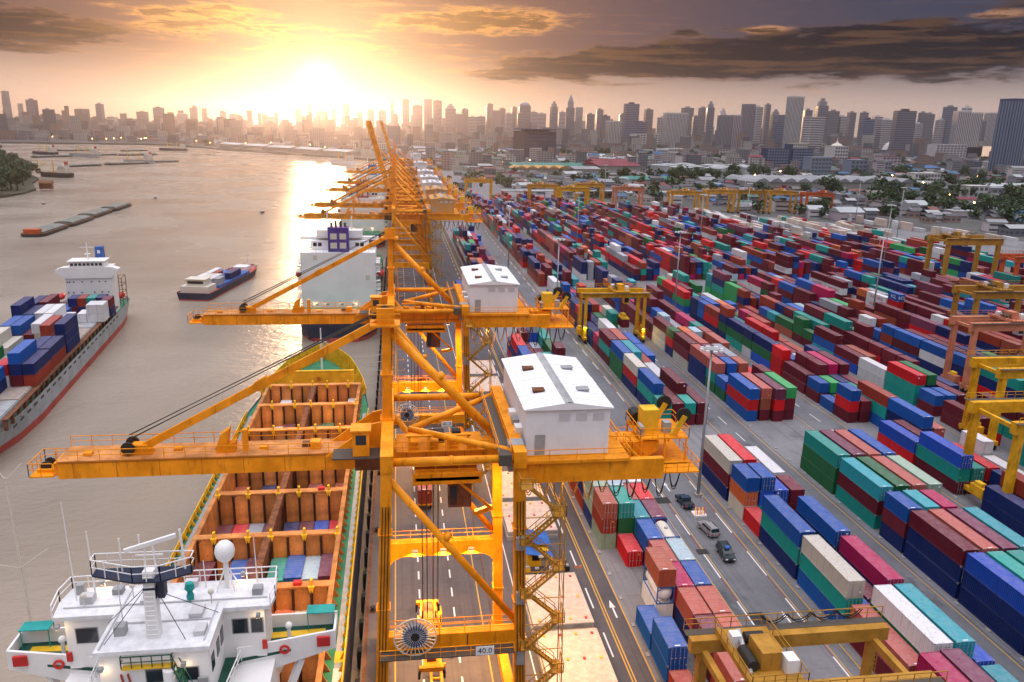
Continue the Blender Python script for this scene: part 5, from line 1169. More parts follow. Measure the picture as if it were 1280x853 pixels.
# --- white ship moored beyond, stern towards us, purple funnel
def cargo_stern(label, y0, funnel, L=150):
    s_ = thing('container_ship', label, 'ship', (SXC-0.2,y0,0))
    sec = [(0,9.5,6.0),(3,11.5,9.0),(10,12.4,12.0),(L-30,12.5,12.3),(L-16,10.0,7.0),(L-6,5.0,2.0),(L,0.3,0.2)]
    loft(MB(), sec, -3.4, 4.6, 0.0, 1.0).build('hull', M['hulldark'], s_, True)
    loft(MB(), [(y-0.06 if y == 0 else y,a+0.03,b_+0.03) for y,a,b_ in sec], -3.4, -1.6, 0.0, 0.22).build('boot_topping', M['hullred'], s_, True)
    deck_sheet(MB(), sec, 4.6).build('deck', M['deckgreen'], s_)
    ac = MB().box(-12.2,12.0,16,28,4.6,23.0)
    for z_ in (7.6,10.6,13.6,16.6,19.6): ac.box(-13.6,-12.2,15.2,27,z_,z_+0.15).box(12.0,13.4,15.2,27,z_,z_+0.15)
    ac.build('accommodation', M['shipwhite'], s_)
    rl = MB()
    for z_ in (7.6,10.6,13.6,16.6,19.6):
        for sg in (-1,1): rl.rail((sg*13.5,15.2,z_+0.15),(sg*13.5,27,z_+0.15),1.1,1.6).rail((sg*12.1,15.2,z_+0.15),(sg*13.5,15.2,z_+0.15),1.1,0.7)
    rl.rail((-9.3,0.1,4.6),(9.3,0.1,4.6)).rail((-12,16,23),(12,16,23)).build('handrail', M['deckgreen'], s_)
    bx_ = MB().box(-9.6,9.6,22,28,23,26.0).box(-13.0,12.8,24.5,28,26.0,27.0).box(-7.5,7.5,22.5,27.5,27.0,29.4)
    bx_.build('bridge', M['shipwhite'], s_)
    for x in (-8.6,-7.0,5.2,6.8): MB().box(x,x+1.2,21.94,22,24.2,25.4).build('window', M['glass'], s_)
    fn = MB().prism([(-3.3,23),(3.3,23),(3.3,31.0),(-3.3,31.0)],'y',17,21.8).build('funnel', M[funnel], s_)
    for x in (-1.5,1.5):
        for z_ in (24.2,27.2): MB().box(x-1.05,x+1.05,16.93,17,z_,z_+1.9).build('vent_grille', M['cream'], fn)
    fp = MB()
    for x in (-2.2,-0.8,0.8,2.2): fp.tube((x,19,31),(x,19.3,32.4+(0.6 if abs(x) < 1 else 0)),0.4,8)
    fp.build('exhaust_pipe', M['dark'], fn)
    MB().tube((-4,25,29.4),(-4,25,36),0.2,6).beam((-6,25,33),(-2,25,33),0.15).tube((4,25,29.4),(4,25,34),0.2,6).build('mast', M['shipwhite'], s_)
    for x in (-8,-4.5,0.2,4): MB().box(x,x+0.9,15.94,16,5.4,6.0).build('porthole', M['grey'], s_)
    for x, z_ in ((-8.2,20.6),(8.6,14.0)): MB().box(x,x+1.3,15.93,16,z_,z_+1.5).build('vent_grille', M['cream'], s_)
    for sg in (-1,1):
        lb = MB().lathe([(0.05,-3.6),(0.9,-2.8),(1.2,0),(0.9,2.8),(0.05,3.6)],10,(sg*13.4,21,15.4),'y').build('lifeboat', M['red'], s_, True)
        MB().beam((sg*12.2,18.6,17.6),(sg*13.8,18.6,18.2),0.3).beam((sg*12.2,23.4,17.6),(sg*13.8,23.4,18.2),0.3).build('davit', M['shipwhite'], s_)
    for i, (x, z_) in enumerate(((-8,6.4),(-5,6.4),(0,6.4),(5,6.4),(-9.4,23.6),(9.0,23.6),(-11.5,27.4),(11.2,27.4),(-6,30.0))):
        flood(s_, (x,15.6 if z_ < 20 else 21.4,z_), 0 if i % 3 else 60, (1.0,0.75,0.45), spot=False, size=0.28)
    MB().box(-11.5,11.5,34,L-34,4.6,6.0).build('hatch_coaming', M['rust'], s_)
    return s_
ship2 = cargo_stern('white ship with purple funnel moored beyond the second crane', 246, 'purple')
cmass = MB()
for (bx_, cols) in ((38,['maroon','navy','maroon','purple','navy','maroon','teal','maroon']),(51,['navy','maroon','white','maroon','blue','maroon','navy','maroon']),(64,['maroon','maroon','teal','navy','maroon','brown','maroon','navy'])):
    for i, cn in enumerate(cols):
        for t_ in range(4 if i > 3 else 3):
            x = SXC-0.2-11+i*2.75; cmass.box(x, x+CW, 246+bx_, 246+bx_+12.1, 6.1+t_*2.6, 6.1+t_*2.6+2.58, PAL[cn if t_ % 2 else cols[(i+3) % 8]])
cmass.build('deck_containers', M['contmass'], kind='stuff', label='containers stacked on the deck of the purple funnelled ship', cat='containers')
cargo_stern('white ship with dark red funnel far along the quay', 440, 'hullred', 140)
cargo_stern('distant white ship with blue funnel at the end of quay', 640, 'blue', 140)

# --- grey and red container ship under way on the river, bow towards us
RX, RY, RA = -86.3, 137.0, R(6.3)
RS = thing('container_ship', 'grey and red container ship sailing on the river with stacked containers', 'ship', (RX,RY,-3.0), RA)
sec = [(0,0.3,0.15),(4,3.4,0.8),(10,6.2,2.8),(20,9.0,6.4),(32,10.4,9.4),(44,10.7,10.5),(132,10.7,10.5),(144,10.4,9.2),(148,9.9,8.0)]
loft(MB(), sec, 1.7, 6.3, 0.25, 1.0).build('hull', M['hullgrey'], RS, True)
loft(MB(), sec, -0.4, 1.7, 0.0, 0.25).build('red_lower_hull', M['hullred'], RS, True)
deck_sheet(MB(), sec, 5.4, 0.3).build('deck', M['deckgreen'], RS)
hcv = thing_part('hatch_covers', RS)
for k in range(8):
    MB().box(-9.0,9.0,24+k*12.6,24+k*12.6+12.2,5.4,7.7).box(-8.8,-0.1,24.2+k*12.6,24+k*12.6+12.0,7.7,7.9).box(0.1,8.8,24.2+k*12.6,24+k*12.6+12.0,7.7,7.9).build('hatch_cover', M['rusty_deck'] if k % 2 else M['grey'], hcv)
lp = MB()
for sg in (-1,1):
    for k in range(26): lp.box(sg*10.0-0.3,sg*10.0+0.3,24+k*4,24.7+k*4,5.4,7.7)
    lp.box(sg*10.0-0.5,sg*10.0+0.5,24,128,7.6,7.8)
lp.build('lashing_bridge', M['rust'], RS)
sp_ = MB()
for k in range(22): sp_.box(10.68,10.74,26+k*4.6,28.2+k*4.6,5.0,5.5)
sp_.build('freeing_port', M['dark'], RS)
fg = MB().box(-0.9,0.9,9,11,5.4,6.6).tube((0,14,5.4),(0,14,14.5),0.25,8).box(-5,5,17,17.5,5.4,7.4).box(-3,-1.5,6,8,5.4,6.3).box(1.5,3,6,8,5.4,6.3).rail((-3,4,6.3),(-8.6,18,6.3),1.0,1.2,0.05).rail((3,4,6.3),(8.6,18,6.3),1.0,1.2,0.05)
fg.build('foredeck_gear', M['wht'], RS)
MB().box(-4.0,9.4,127,135,5.4,20.6).build('accommodation', M['shipwhite'], RS)
MB().prism([(-6.4,19.4),(-4.0,17.4),(9.4,17.4),(11.8,19.4),(11.8,20.2),(9.9,20.9),(-4.5,20.9),(-6.4,20.2)],'y',126.6,130).box(-2.2,7.6,126.8,133,20.6,22.7).box(-2.8,8.2,126.4,133.4,22.7,22.9).build('bridge', M['shipwhite'], RS)
for k in range(8): MB().box(-1.9+k*1.18,-1.1+k*1.18,126.74,126.8,21.4,22.2).build('window', M['glass'], RS)
ph = MB().box(-0.2,0.2,126.94,127.0,-0.2,0.2).mesh('porthole', M['dark'])
for zz, xs in ((16.2,(-6.6,-5.9,-4.6,-2,1,3.4,5.4)),(12.8,(-6.6,-5.0,-2.4,1.6,4,6)),(11.0,(-6.9,-2,0.2,2.2,4.6,6.2)),(9.2,(-6.9,-1.6,1.2,3.6)),(7.4,(-6.9,0.2,2,5))):
    for x in xs: link('porthole', ph, RS, (x*0.92+2.7,0,zz))
fn = MB().prism([(3.4,20),(6.0,20),(5.8,26),(3.6,26)],'y',135.2,138).build('funnel', M['blue'], RS); MB().box(4.3,5.1,135.1,135.2,24,25).build('funnel_emblem', M['wht'], fn)
MB().tube((2.6,130,22.9),(2.6,130,28.5),0.25,8,0.12).beam((0.6,130,26.8),(4.6,130,26.8),0.15).box(1.8,3.4,129.4,130.6,24.6,24.8).build('radar_mast', M['shipwhite'], RS)
for sg in (-1,1): MB().lathe([(0.05,-2.6),(0.8,-2.0),(1.05,0),(0.8,2.0),(0.05,2.6)],10,(sg*9.2,140,9.0),'y').build('lifeboat', M['red'], RS, True)
lt = MB()
for x in (8.2,10.4):
    for y in (136,142): lt.beam((x,y,5.4),(x,y,15.5),0.2)
for z_ in (8,10.5,13,15.5): lt.beam((8.2,136,z_),(10.4,136,z_),0.15).beam((10.4,136,z_),(10.4,142,z_),0.15).beam((8.2,142,z_),(10.4,142,z_),0.15)
lt.build('aft_lattice', M['rust'], RS)
# deck cargo: local x, local y, TEU, tiers
cargo = [(-9.2,110,2,['navy','navy']),(-6.6,112,2,['navy','maroon']),(-4,112,2,['maroon']),(-1.4,112,2,['blue']),(-8.8,96,2,['navy','navy','navy']),(-6.2,96,2,['navy','navy']),(-3.6,97,2,['white','white']),(-1.0,97,2,['ivory','white']),(1.6,97,2,['white']),
 (0.2,116,1,['maroon','navy']),(2.8,116,1,['navy','brick']),(5.4,116,1,['teal','teal']),(8.0,116,1,['blue','navy']),(10.2,113,1,['navy','maroon']),(5.0,106,1,['white']),(7.6,106,1,['white','white']),(9.9,106,1,['white','white']),
 (-0.6,84,2,['ivory','white']),(-10.4,83,2,['maroon']),(-7.8,83,2,['blue','blue']),(-5.2,83,2,['purple','blue']),(-2.6,83,1,['maroon']),(2.0,82,2,['brick','brick']),(8.4,72,2,['navy','navy','navy']),(-9.8,70,2,['white','ivory']),(-7.2,70,2,['ivory','ivory']),(-4.6,70,2,['ivory']),(-0.5,71,1,['teal']),(2.0,69,1,['orange']),(4.6,69,1,['salmon']),
 (8.4,58.5,2,['brick','navy']),(5.8,58.5,2,['navy','navy']),(-9.0,57,2,['white','white','white']),(-3.0,57,1,['teal','green']),(-0.4,57,1,['ltgreen']),(8.6,45.5,2,['brick','navy']),(6.0,45.5,2,['maroon','navy','blue']),(3.2,45.5,1,['white','red']),(-4,45,2,['teal','teal','ltblue']),(-8.4,44,2,['navy','green']),(2.8,33,2,['navy','blue']),(0,33,2,['maroon','purple']),(-3,32,2,['blue','teal'])]
Mx = Matrix.Rotation(R(6.3),4,'Z')
rmass = MB()
rows_ = {}
for c_ in cargo: rows_.setdefault(c_[1], []).append(c_[0])
for i, (x, y, n, tiers) in enumerate(cargo):
    for t_, cn in enumerate(tiers):
        p = Mx @ Vector((x-1.2,y,0)); L = FEU if n == 2 else TEU
        if t_ < len(tiers)-1 and not (x > 7.5 or (x > 5 and t_ > 0)):
            k0 = len(rmass.v); rmass.box(x-1.2,x-1.2+CW,y,y+L,7.95+t_*2.62,7.95+t_*2.62+2.6,PAL[cn])
            rmass.v[k0:] = [tuple(Mx @ Vector(q)+Vector((RX,RY,-3))) for q in rmass.v[k0:]]; continue
        put_container(RX+p.x, RY+p.y, -3+7.95+t_*2.62, L, cn, '%s %s container on river ship, %s tier, %s row, %s rank from bow' % (CNAME.get(cn,cn), 'long' if n == 2 else 'short', ['lowest','second','third'][t_], ORD[sorted(rows_[y]).index(x)], ORD[sorted(rows_).index(y)]), 'containers on the ship in the river', 0, rz=R(6.3))
rmass.build('lower_deck_cargo', M['contmass'], kind='stuff', label='lower tiers of containers on the river ship', cat='containers')

# --- barges and small craft
def barge(label, x, y, rz, L=26, W=8, cover=True, hullmat='bargehull', group='river barges', tug=False):
    b_ = thing('barge', label, 'barge', (x,y,-3.0), rz, group)
    sec = [(0,0.6*W/2,0.4*W/2),(2,0.92*W/2,0.8*W/2),(5,W/2,W/2),(L-5,W/2,W/2),(L-2,0.92*W/2,0.8*W/2),(L,0.6*W/2,0.4*W/2)]
    loft(MB(), sec, -0.4, 1.7, 0, 1).build('hull', M[hullmat], b_, True)
    deck_sheet(MB(), sec, 1.6).build('deck', M['rust'], b_)
    if cover:
        MB().prism([(-W*0.4,1.6),(W*0.4,1.6),(W*0.4,2.5),(W*0.2,3.2),(-W*0.2,3.2),(-W*0.4,2.5)],'y',4,L*0.48).build('cargo_cover', M['barge'], b_)
        MB().prism([(-W*0.4,1.6),(W*0.4,1.6),(W*0.4,2.4),(W*0.18,3.1),(-W*0.18,3.1),(-W*0.4,2.4)],'y',L*0.52,L-5).build('cargo_cover', M['barge'], b_)
    return b_
d = Vector((-205.1+199.2, 654.4-476.6)); ang = math.atan2(-d.x, d.y); n_ = 4; Lb = d.length/n_
names = ['nearest barge of the long towed string, orange stern hut','second barge of the long towed string','third barge of the long towed string','leading barge of the long towed string']
for k in range(n_):
    b_ = barge(names[k], -199.2+d.x*k/n_-5+0.8*(k % 2), 476.6+d.y*k/n_, ang, Lb*0.985, 13)
    if k == 0: MB().box(-4,4,1.5,6,1.6,4.2).build('stern_hut', M['redor'], b_)
tb = thing('tow_boat', 'small tow boat ahead of the barge string', 'boat', (-203,712,-3), ang); tb.scale = (0.55,0.55,0.55)
loft(MB(), [(0,1.6,1.3),(3,2,1.8),(8,1.8,1.3),(11,0.2,0.1)], -0.3, 1.4, 0, 1).build('hull', M['hulldark'], tb); deck_sheet(MB(), [(0,1.6,0),(3,2,0),(8,1.8,0),(11,0.2,0)], 1.3).build('deck', M['rust'], tb); MB().box(-1.2,1.2,2.5,5.5,1.3,3.8).build('wheelhouse', M['wht'], tb)
# blue self-propelled barge carrying containers
bb = thing('container_barge', 'blue and red river barge loaded with a few containers', 'barge', (-77.3,308,-3), R(-9.5))
sec = [(0,6.2,5.4),(2,6.6,6.2),(46,6.6,6.3),(56,5.6,4.4),(62,3.6,1.6),(65,0.6,0.2)]
loft(MB(), sec, 0.5, 3.0, 0.25, 1).build('hull', M['hulldark'], bb, True); loft(MB(), sec, -0.4, 0.5, 0, 0.25).build('red_lower_hull', M['hullred'], bb, True)
deck_sheet(MB(), sec, 2.6).build('deck', M['hullred'], bb)
MB().box(-5.8,5.8,12,46,2.6,3.6).build('hatch_coaming', M['blue'], bb)
MB().box(-5.4,5.4,1.5,9.5,2.6,5.2).box(-3.6,3.6,3,8.5,5.2,7.6).box(-4,4,2.6,9,7.6,7.8).build('deckhouse', M['cream'], bb)
MB().box(-3,3,2.94,3.0,6.0,7.0).build('window', M['glass'], bb)
MB().tube((0,60,2.6),(0,60,8),0.15,6).box(-3,3,50,56,2.6,4.4).rail((-5.4,50,3),(-3.4,62,3)).rail((5.4,50,3),(3.4,62,3)).build('bow_gear', M['wht'], bb)
Mb = Matrix.Rotation(R(-9.5),4,'Z')
for x, y, n, cn, l in ((-5.2,12,2,'white','river-side aft'),(-2.6,12,2,'ivory','centre aft'),(0.1,12,2,'white','centre landside aft'),(-5.2,25,2,'white','river-side middle'),(-2.5,25,1,'brick','centre middle'),(2.8,25,2,'navy','landside edge'),(2.8,13,1,'grey','landside aft')):
    p = Mb @ Vector((x,y,0)); put_container(-77.3+p.x, 308+p.y, 0.65, FEU if n == 2 else TEU, cn, '%s container on the blue river barge, %s position' % (CNAME.get(cn,cn), l), 'containers on the blue barge', 0, rz=R(-9.5))
# moored groups farther up the river
for (x, y, L, W, l) in ((-430,1120,60,14,'dark barge moored behind the tree covered bank, first of its line'),(-400,1190,70,14,'dark barge moored behind the tree covered bank, second of its line'),(-372,1262,60,14,'dark barge moored behind the tree covered bank, third of its line'),
                        (-560,1350,70,14,'flat barge among distant moored vessels at far left'),(-520,1420,80,14,'flat barge beside distant dredger'),(-470,1470,80,14,'outer flat barge of the distant moored group'),(-620,1600,70,14,'most distant flat barge by the far bank'),(-520,1640,60,12,'distant flat barge near harbour lights')):
    barge(l, x, y, R(-35+rnd.uniform(-8,8)), L, W)
def coaster(label, x, y, rz, hullm='hulldark', L=55):
    s_ = thing('cargo_boat', label, 'ship', (x,y,-3), rz, 'ships moored up the river')
    loft(MB(), [(0,5,4),(5,6,5.5),(L-15,6,5.6),(L-4,3,1.5),(L,0.3,0.2)], -0.4, 5, 0, 1).build('hull', M[hullm], s_, True); deck_sheet(MB(), [(0,5,0),(5,6,0),(L-15,6,0),(L-4,3,0),(L,0.3,0)], 4.6).build('deck', M['rust'], s_)
    MB().box(-4.6,4.6,3,13,4.6,11).box(-5.4,5.4,5,11,11,13.5).build('deckhouse', M['cream'], s_)
    MB().tube((0,20,4.6),(0,20,18),0.5,6).beam((0,20,8),(0,34,17),0.4).tube((0,38,4.6),(0,38,18),0.5,6).beam((0,38,8),(0,28,16),0.4).build('derrick', M['yellow'], s_)
    MB().box(-1.2,1.2,3.2,6,13.5,17).build('funnel', M['hullred'], s_)
    return s_
coaster('dark cargo boat with yellow derricks behind the barges', -560, 1440, R(60)); coaster('second cargo boat with derricks among moored barges', -480, 1400, R(70), 'hullgrey'); coaster('white sided cargo boat beside the moored barge line', -350, 1240, R(80), 'hullgrey', 45); coaster('distant cargo boat below the far harbour lights', -420, 1720, R(85)); coaster('distant dark ship by the far left bank', -760, 1700, R(80), 'bargehull', 70)
coaster('dark dredger with tall post off the tree covered bank', -352, 938, R(75), 'bargehull', 36)
coaster('white hulled ship at the bend where the quay ends', -70, 1330, R(40), 'shipwhite', 60)
def small_boat(label, x, y, rz, L=9):
    s_ = thing('small_boat', label, 'boat', (x,y,-3), rz, 'small boats on the river')
    loft(MB(), [(0,1,0.8),(L*0.3,1.4,1.2),(L*0.75,1.2,0.8),(L,0.1,0.05)], -0.2, 0.9, 0, 1).build('hull', M['bargehull'], s_); deck_sheet(MB(), [(0,1,0),(L*0.3,1.4,0),(L*0.75,1.2,0),(L,0.1,0)], 0.75).build('deck', M['rust'], s_)
    MB().box(-0.8,0.8,L*0.2,L*0.45,0.75,1.7).build('cabin', M['wht'], s_)
small_boat('tiny dark boat below the tree covered bank', -268, 655, R(30), 4); small_boat('tiny boat with wake in mid river', -100, 610, R(-30), 3.5); small_boat('small white boat on the distant river', -330, 1560, R(80), 20); small_boat('small boat near distant far bank', -350, 1690, R(80), 14)
# ------------------------------------------------------------------ things on the quay and in the yard
def hatch_panel(label, x0, x1, y0, y1, z0):
    h = thing('hatch_cover', label, 'hatch cover', ((x0+x1)/2,(y0+y1)/2,z0), 0, 'ship hatch covers laid on the quay')
    a, b_ = (x1-x0)/2, (y1-y0)/2
    MB().box(-a,a,-b_,b_,0.15,0.72).build('cover_plate', M['hatch'], h)
    e = MB()
    for s_ in (-1,1): e.box(-a+0.05,a-0.05,s_*b_-0.04,s_*b_+0.04,0.0,0.62).box(s_*a-0.04,s_*a+0.04,-b_+0.05,b_-0.05,0.0,0.62)
    e.build('cover_edge', M['grey'], h)
    for i in range(4):
        for j in range(3):
            x = -a+0.9+i*(2*a-1.8)/3; y = -b_+1.0+j*(2*b_-2.0)/2
            MB().box(x-0.16,x+0.16,y-0.2,y+0.2,0.72,0.84).build('lashing_pad', M['red'] if (i+j) % 2 else M['yellow'], h)
    return h
k = 0
hn = ['lowest','middle','top']
for yi, (y0, y1, place, n) in enumerate(((75.2,87.0,'stack at the bottom of the picture beside quay road',2),(88.2,100.4,'stack just in front of the blue roofed booth',2),(113.0,123.5,'stack behind the blue roofed booth',2),(125,136,'stack beneath the first crane house',2),(180,192,'stack left of second crane house',3),(194,206,'stack behind second crane house',3))):
    for t_ in range(n): hatch_panel('pale hatch cover, %s of the %s' % (hn[t_] if n == 3 else ['lower','upper'][t_], place), 16.9+0.12*t_, 25.2-0.05*t_, y0+0.1*t_, y1, t_*0.8)
# checker's booth with blue roof
bt = thing('booth', 'small yellow booth with blue sloping roof among hatch covers', 'booth', (20.5,106.2,0))
MB().box(-1.6,1.6,-1.2,1.4,0,2.6).build('wall', M['yellow'], bt)
MB().prism([(-2.2,3.6),(2.2,2.7),(2.2,2.82),(-2.2,3.75)][::-1],'y',-0.3,4.0).prism([(-2.1,2.9),(2.1,2.2),(2.1,2.3),(-2.1,3.0)][::-1],'y',-2.6,-0.1).build('roof', M['blue'], bt)
MB().box(-0.9,0.2,-1.24,-1.2,1.0,2.0).build('window', M['glass'], bt); MB().box(0.5,1.3,-1.24,-1.2,0,2.0).build('door', M['grey'], bt)
MB().box(-0.2,0.6,-2.65,-2.6,2.3,2.7).build('sign', M['wht'], bt)
for x in (-2,2): MB().beam((x,-2.4,0),(x,-2.4,2.4),0.08).beam((x,3.8,0),(x,3.8,2.8),0.08).build('post', M['grey'], bt)
for i, (x, y, m_, l) in enumerate(((18.6,103.4,'yellow','yellow barrier block left of the booth'),(20.0,102.9,'dark','dark generator in front of the booth'),(22.4,103.2,'wht','white drum beside the booth'),(23.6,104.0,'yellow','yellow barrier block right of the booth'),(24.6,103.4,'dark','motor scooter parked by the booth'))):
    o = thing('quay_clutter', l, 'equipment', (x,y,0))
    MB().box(-0.45,0.45,-0.35,0.35,0.1,0.8).build('case', M[m_], o); MB().box(-0.3,0.3,-0.25,0.25,0.8,1.05).box(-0.4,-0.3,-0.3,0.3,0,0.1).box(0.3,0.4,-0.3,0.3,0,0.1).build('lid', M['grey'], o)
sl = thing('signal_light', 'round pink warning lights on a short pole by the quay road', 'warning light', (25.9,101.5,0))
MB().tube((0,0,0),(0,0,1.6),0.06,6).build('post', M['grey'], sl)
for x in (-0.3,0.35): MB().lathe([(0.05,-0.06),(0.26,-0.06),(0.26,0.06),(0.05,0.06)],12,(x,-0.05,1.7),'y').build('lamp', M['salmon'], sl)
# bollards
for i, y in enumerate((72,96,118,140,163,186,205,214,222,246,270,294,320,350)):
    bo = thing('bollard', '%s mooring bollard along the quay edge counted from the camera' % ORD[i], 'bollard', (-4.0,y,0), 0, 'mooring bollards')
    MB().lathe([(0.42,0),(0.42,0.1),(0.24,0.18),(0.22,0.5),(0.36,0.62),(0.36,0.75),(0.1,0.82)],12).build('post', M['dark'], bo); MB().box(-0.5,0.5,-0.5,0.5,0,0.05).build('base', M['rust'], bo)
# terminal tractor with skeletal trailer
def wheel(parent, x, y, r=0.5, w=0.28, name='wheel'):
    wv = MB().lathe([(0.25,-w/2),(r*0.9,-w/2),(r,-w/3),(r,w/3),(r*0.9,w/2),(0.25,w/2)],14,(x,y,r),'x').build(name, M['rubber'], parent); MB().lathe([(0.03,-w/2-0.01),(0.24,-w/2-0.01),(0.24,w/2+0.01),(0.03,w/2+0.01)],10,(x,y,r),'x').build('rim', M['grey'], wv); return wv
def truck(label, x, y, load=None, tractor=True, colr='yellow', rz=0):
    t = thing('terminal_truck', label, 'truck', (x,y,0), rz, 'terminal trucks')
    fr = MB().box(-0.75,-0.45,0,12.4,1.15,1.45).box(0.45,0.75,0,12.4,1.15,1.45)
    for k in range(8): fr.box(-0.45,0.45,0.3+k*1.7,0.5+k*1.7,1.18,1.4)
    for yy in (0.2,6.0,12.0): fr.box(-1.22,1.22,yy,yy+0.3,1.2,1.5)
    fr.build('trailer_frame', M['crane'], t)
    for yy in (1.4,2.7): 
        for xx in (-1.0,1.0): wheel(t, xx, yy)
    if tractor:
        MB().box(-0.7,0.7,11.0,16.2,0.75,1.1).box(-1.1,1.1,15.4,16.4,0.6,1.3).build('chassis', M['dark'], t)
        cb = MB().box(-0.1,1.15,13.8,15.6,1.1,3.0).box(-0.15,1.2,13.75,15.65,3.0,3.12).build('cab', M[colr], t)
        MB().box(0.0,1.05,13.77,13.80,1.9,2.8).box(0.0,1.05,15.6,15.63,1.9,2.8).build('window', M['glass'], cb)
        MB().box(-1.05,-0.25,14.2,15.9,1.1,1.9).build('engine_cover', M[colr], t)
        for xx in (-0.95,0.95): wheel(t, xx, 12.6); wheel(t, xx, 15.6)
    if load:
        put_container(x-CW/2, y+0.1, 1.52, FEU, load, '%s container on the trailer of %s' % (CNAME.get(load,load), label.split(' ')[0]+' truck under the crane'), 'containers on trucks', 1)
    return t
truck('empty truck with skeletal trailer driving under the first crane portal', 3.9, 76.0)
truck('loaded truck carrying a brick red container beneath the first crane', 4.1, 124.0, 'brick')
truck('distant truck carrying a maroon container beneath the second crane', 6.0, 186, 'maroon')
truck('far truck with blue container on the quay road', 24, 300, 'blue', colr='wht')
fk = thing('reach_stacker', 'orange machine with red lamps parked under the second crane', 'machine', (6.5,205,0))
MB().box(-1.4,1.4,-2.6,2.6,0.7,1.9).build('body', M['redor'], fk); MB().box(-0.7,0.7,-0.6,0.9,1.9,3.2).build('cab', M['glass'], fk); MB().beam((0,1.5,2.2),(0,-4.2,4.6),0.6,0.7).build('lifting_arm', M['redor'], fk)
for xx in (-1.25,1.25): wheel(fk, xx, -1.8, 0.75, 0.5); wheel(fk, xx, 1.9, 0.65, 0.45)
# cars and a pickup on the truck lane
def car(label, x, y, rz, bodymat, kind='suv'):
    c0 = thing('parked_car' if kind != 'pickup' else 'pickup_truck', label, 'car' if kind != 'pickup' else 'pickup', (x,y,0), rz, 'vehicles on the truck lane')
    w = 0.9
    bd = MB().prism([(-2.3,0.42),(2.25,0.42),(2.3,0.75),(2.2,0.95),(1.15,1.06),(-2.2,1.08),(-2.35,0.8)],'x',-w,w)
    bd.build('body', bodymat, c0)
    if kind == 'pickup':
        MB().prism([(-0.9,1.06),(1.05,1.06),(0.45,1.68),(-0.75,1.70)],'x',-0.8,0.8).build('cabin', bodymat, c0)
        MB().box(-0.78,0.78,-2.2,-0.98,1.085,1.10).build('load_bed', M['dark'], c0)
    else:
        MB().prism([(-2.2,1.07),(1.1,1.05),(0.35,1.66),(-1.95,1.70)],'x',-0.8,0.8).build('cabin', bodymat, c0)
        MB().box(-0.7,-0.6,-1.8,0.2,1.70,1.76).box(0.6,0.7,-1.8,0.2,1.70,1.76).build('roof_rail', M['dark'], c0)
    MB().prism([(1.12,1.09),(0.42,1.62),(0.38,1.60),(1.06,1.08)],'x',-0.72,0.72).build('windscreen', M['glass'], c0)
    yb = -2.2 if kind != 'pickup' else -0.9
    MB().prism([(yb-0.03,1.12),(yb+0.17,1.62),(yb+0.22,1.62),(yb+0.03,1.12)],'x',-0.7,0.7).build('rear_window', M['glass'], c0)
    for s_ in (-1,1):
        MB().prism([(yb+0.35,1.12),(0.9,1.12),(0.35,1.58),(yb+0.4,1.60)],'x',s_*0.8-0.012,s_*0.8+0.012).build('side_window', M['glass'], c0)
        wheel(c0, s_*0.82, 1.45, 0.36, 0.24); wheel(c0, s_*0.82, -1.4, 0.36, 0.24)
        MB().box(s_*0.62-0.2,s_*0.62+0.2,2.26,2.31,0.68,0.86).build('headlight', M['wht'], c0); MB().box(s_*0.68-0.16,s_*0.68+0.16,-2.37,-2.31,0.7,0.95).build('taillight', M['red'], c0)
        MB().box(s_*0.98-0.09,s_*0.98+0.09,0.95,1.08,1.02,1.18).build('mirror', bodymat, c0)
    return c0
carblack = paint('dark_green_black_car_paint', (0.02,0.035,0.04), 0.2, 0.05, sc=2); carsilver = paint('silver_car_paint', (0.42,0.42,0.44), 0.25, 0.05, metal=0.6, sc=2); carblue = paint('dark_blue_car_paint', (0.015,0.04,0.075), 0.2, 0.05, sc=2)
car('dark blue pickup parked behind the lamp pole barrier', 50.2, 122.6, R(4), carblue, 'pickup')
car('silver car with roof rails behind the dark one on the truck lane', 50.7, 112.6, R(8), carsilver)
bc = car('black car with blue roof box leading on the truck lane', 50.5, 104.9, R(176), carblack)
MB().box(-0.35,0.35,0.1,0.8,1.70,2.0).build('roof_box', M['blue'], bc)
br_ = thing('striped_barrier', 'red and yellow striped barrier at the lamp pole foot', 'barrier', (51.4,118.6,0))
MB().box(-1.1,1.1,-0.9,0.9,0,0.35).build('base', M['wht'], br_)
for k in range(6): MB().beam((-0.9+k*0.32,-0.7,0.36),(-0.5+k*0.32,0.5,1.2),0.16,0.08).build('stripe_board', M['red'] if k % 2 else M['yellow'], br_)
# lamp masts
def lamp_mast(label, x, y, h, full=False):
    t = thing('lamp_mast', label, 'lamp mast', (x,y,0), 0, 'tall lamp masts in the yard')
    MB().tube((0,0,0),(0,0,h),0.32,10,0.15).build('pole', M['pole'], t, True); MB().box(-0.6,0.6,-0.6,0.6,0,0.5).build('foundation', M['concrete'], t)
    hd = MB().lathe([(0.2,h-0.6),(1.3,h-0.5),(1.3,h-0.35),(0.2,h-0.2)],12)
    for k in range(8): a = k*math.pi/4; hd.beam((0,0,h-0.4),(1.7*math.cos(a),1.7*math.sin(a),h-0.4),0.1)
    hd = hd.build('lamp_ring', M['grey'], t)
    for k in range(8): a = k*math.pi/4; MB().box(1.7*math.cos(a)-0.3,1.7*math.cos(a)+0.3,1.7*math.sin(a)-0.3,1.7*math.sin(a)+0.3,h-0.75,h-0.4).build('lamp_head', M['wht'], hd)
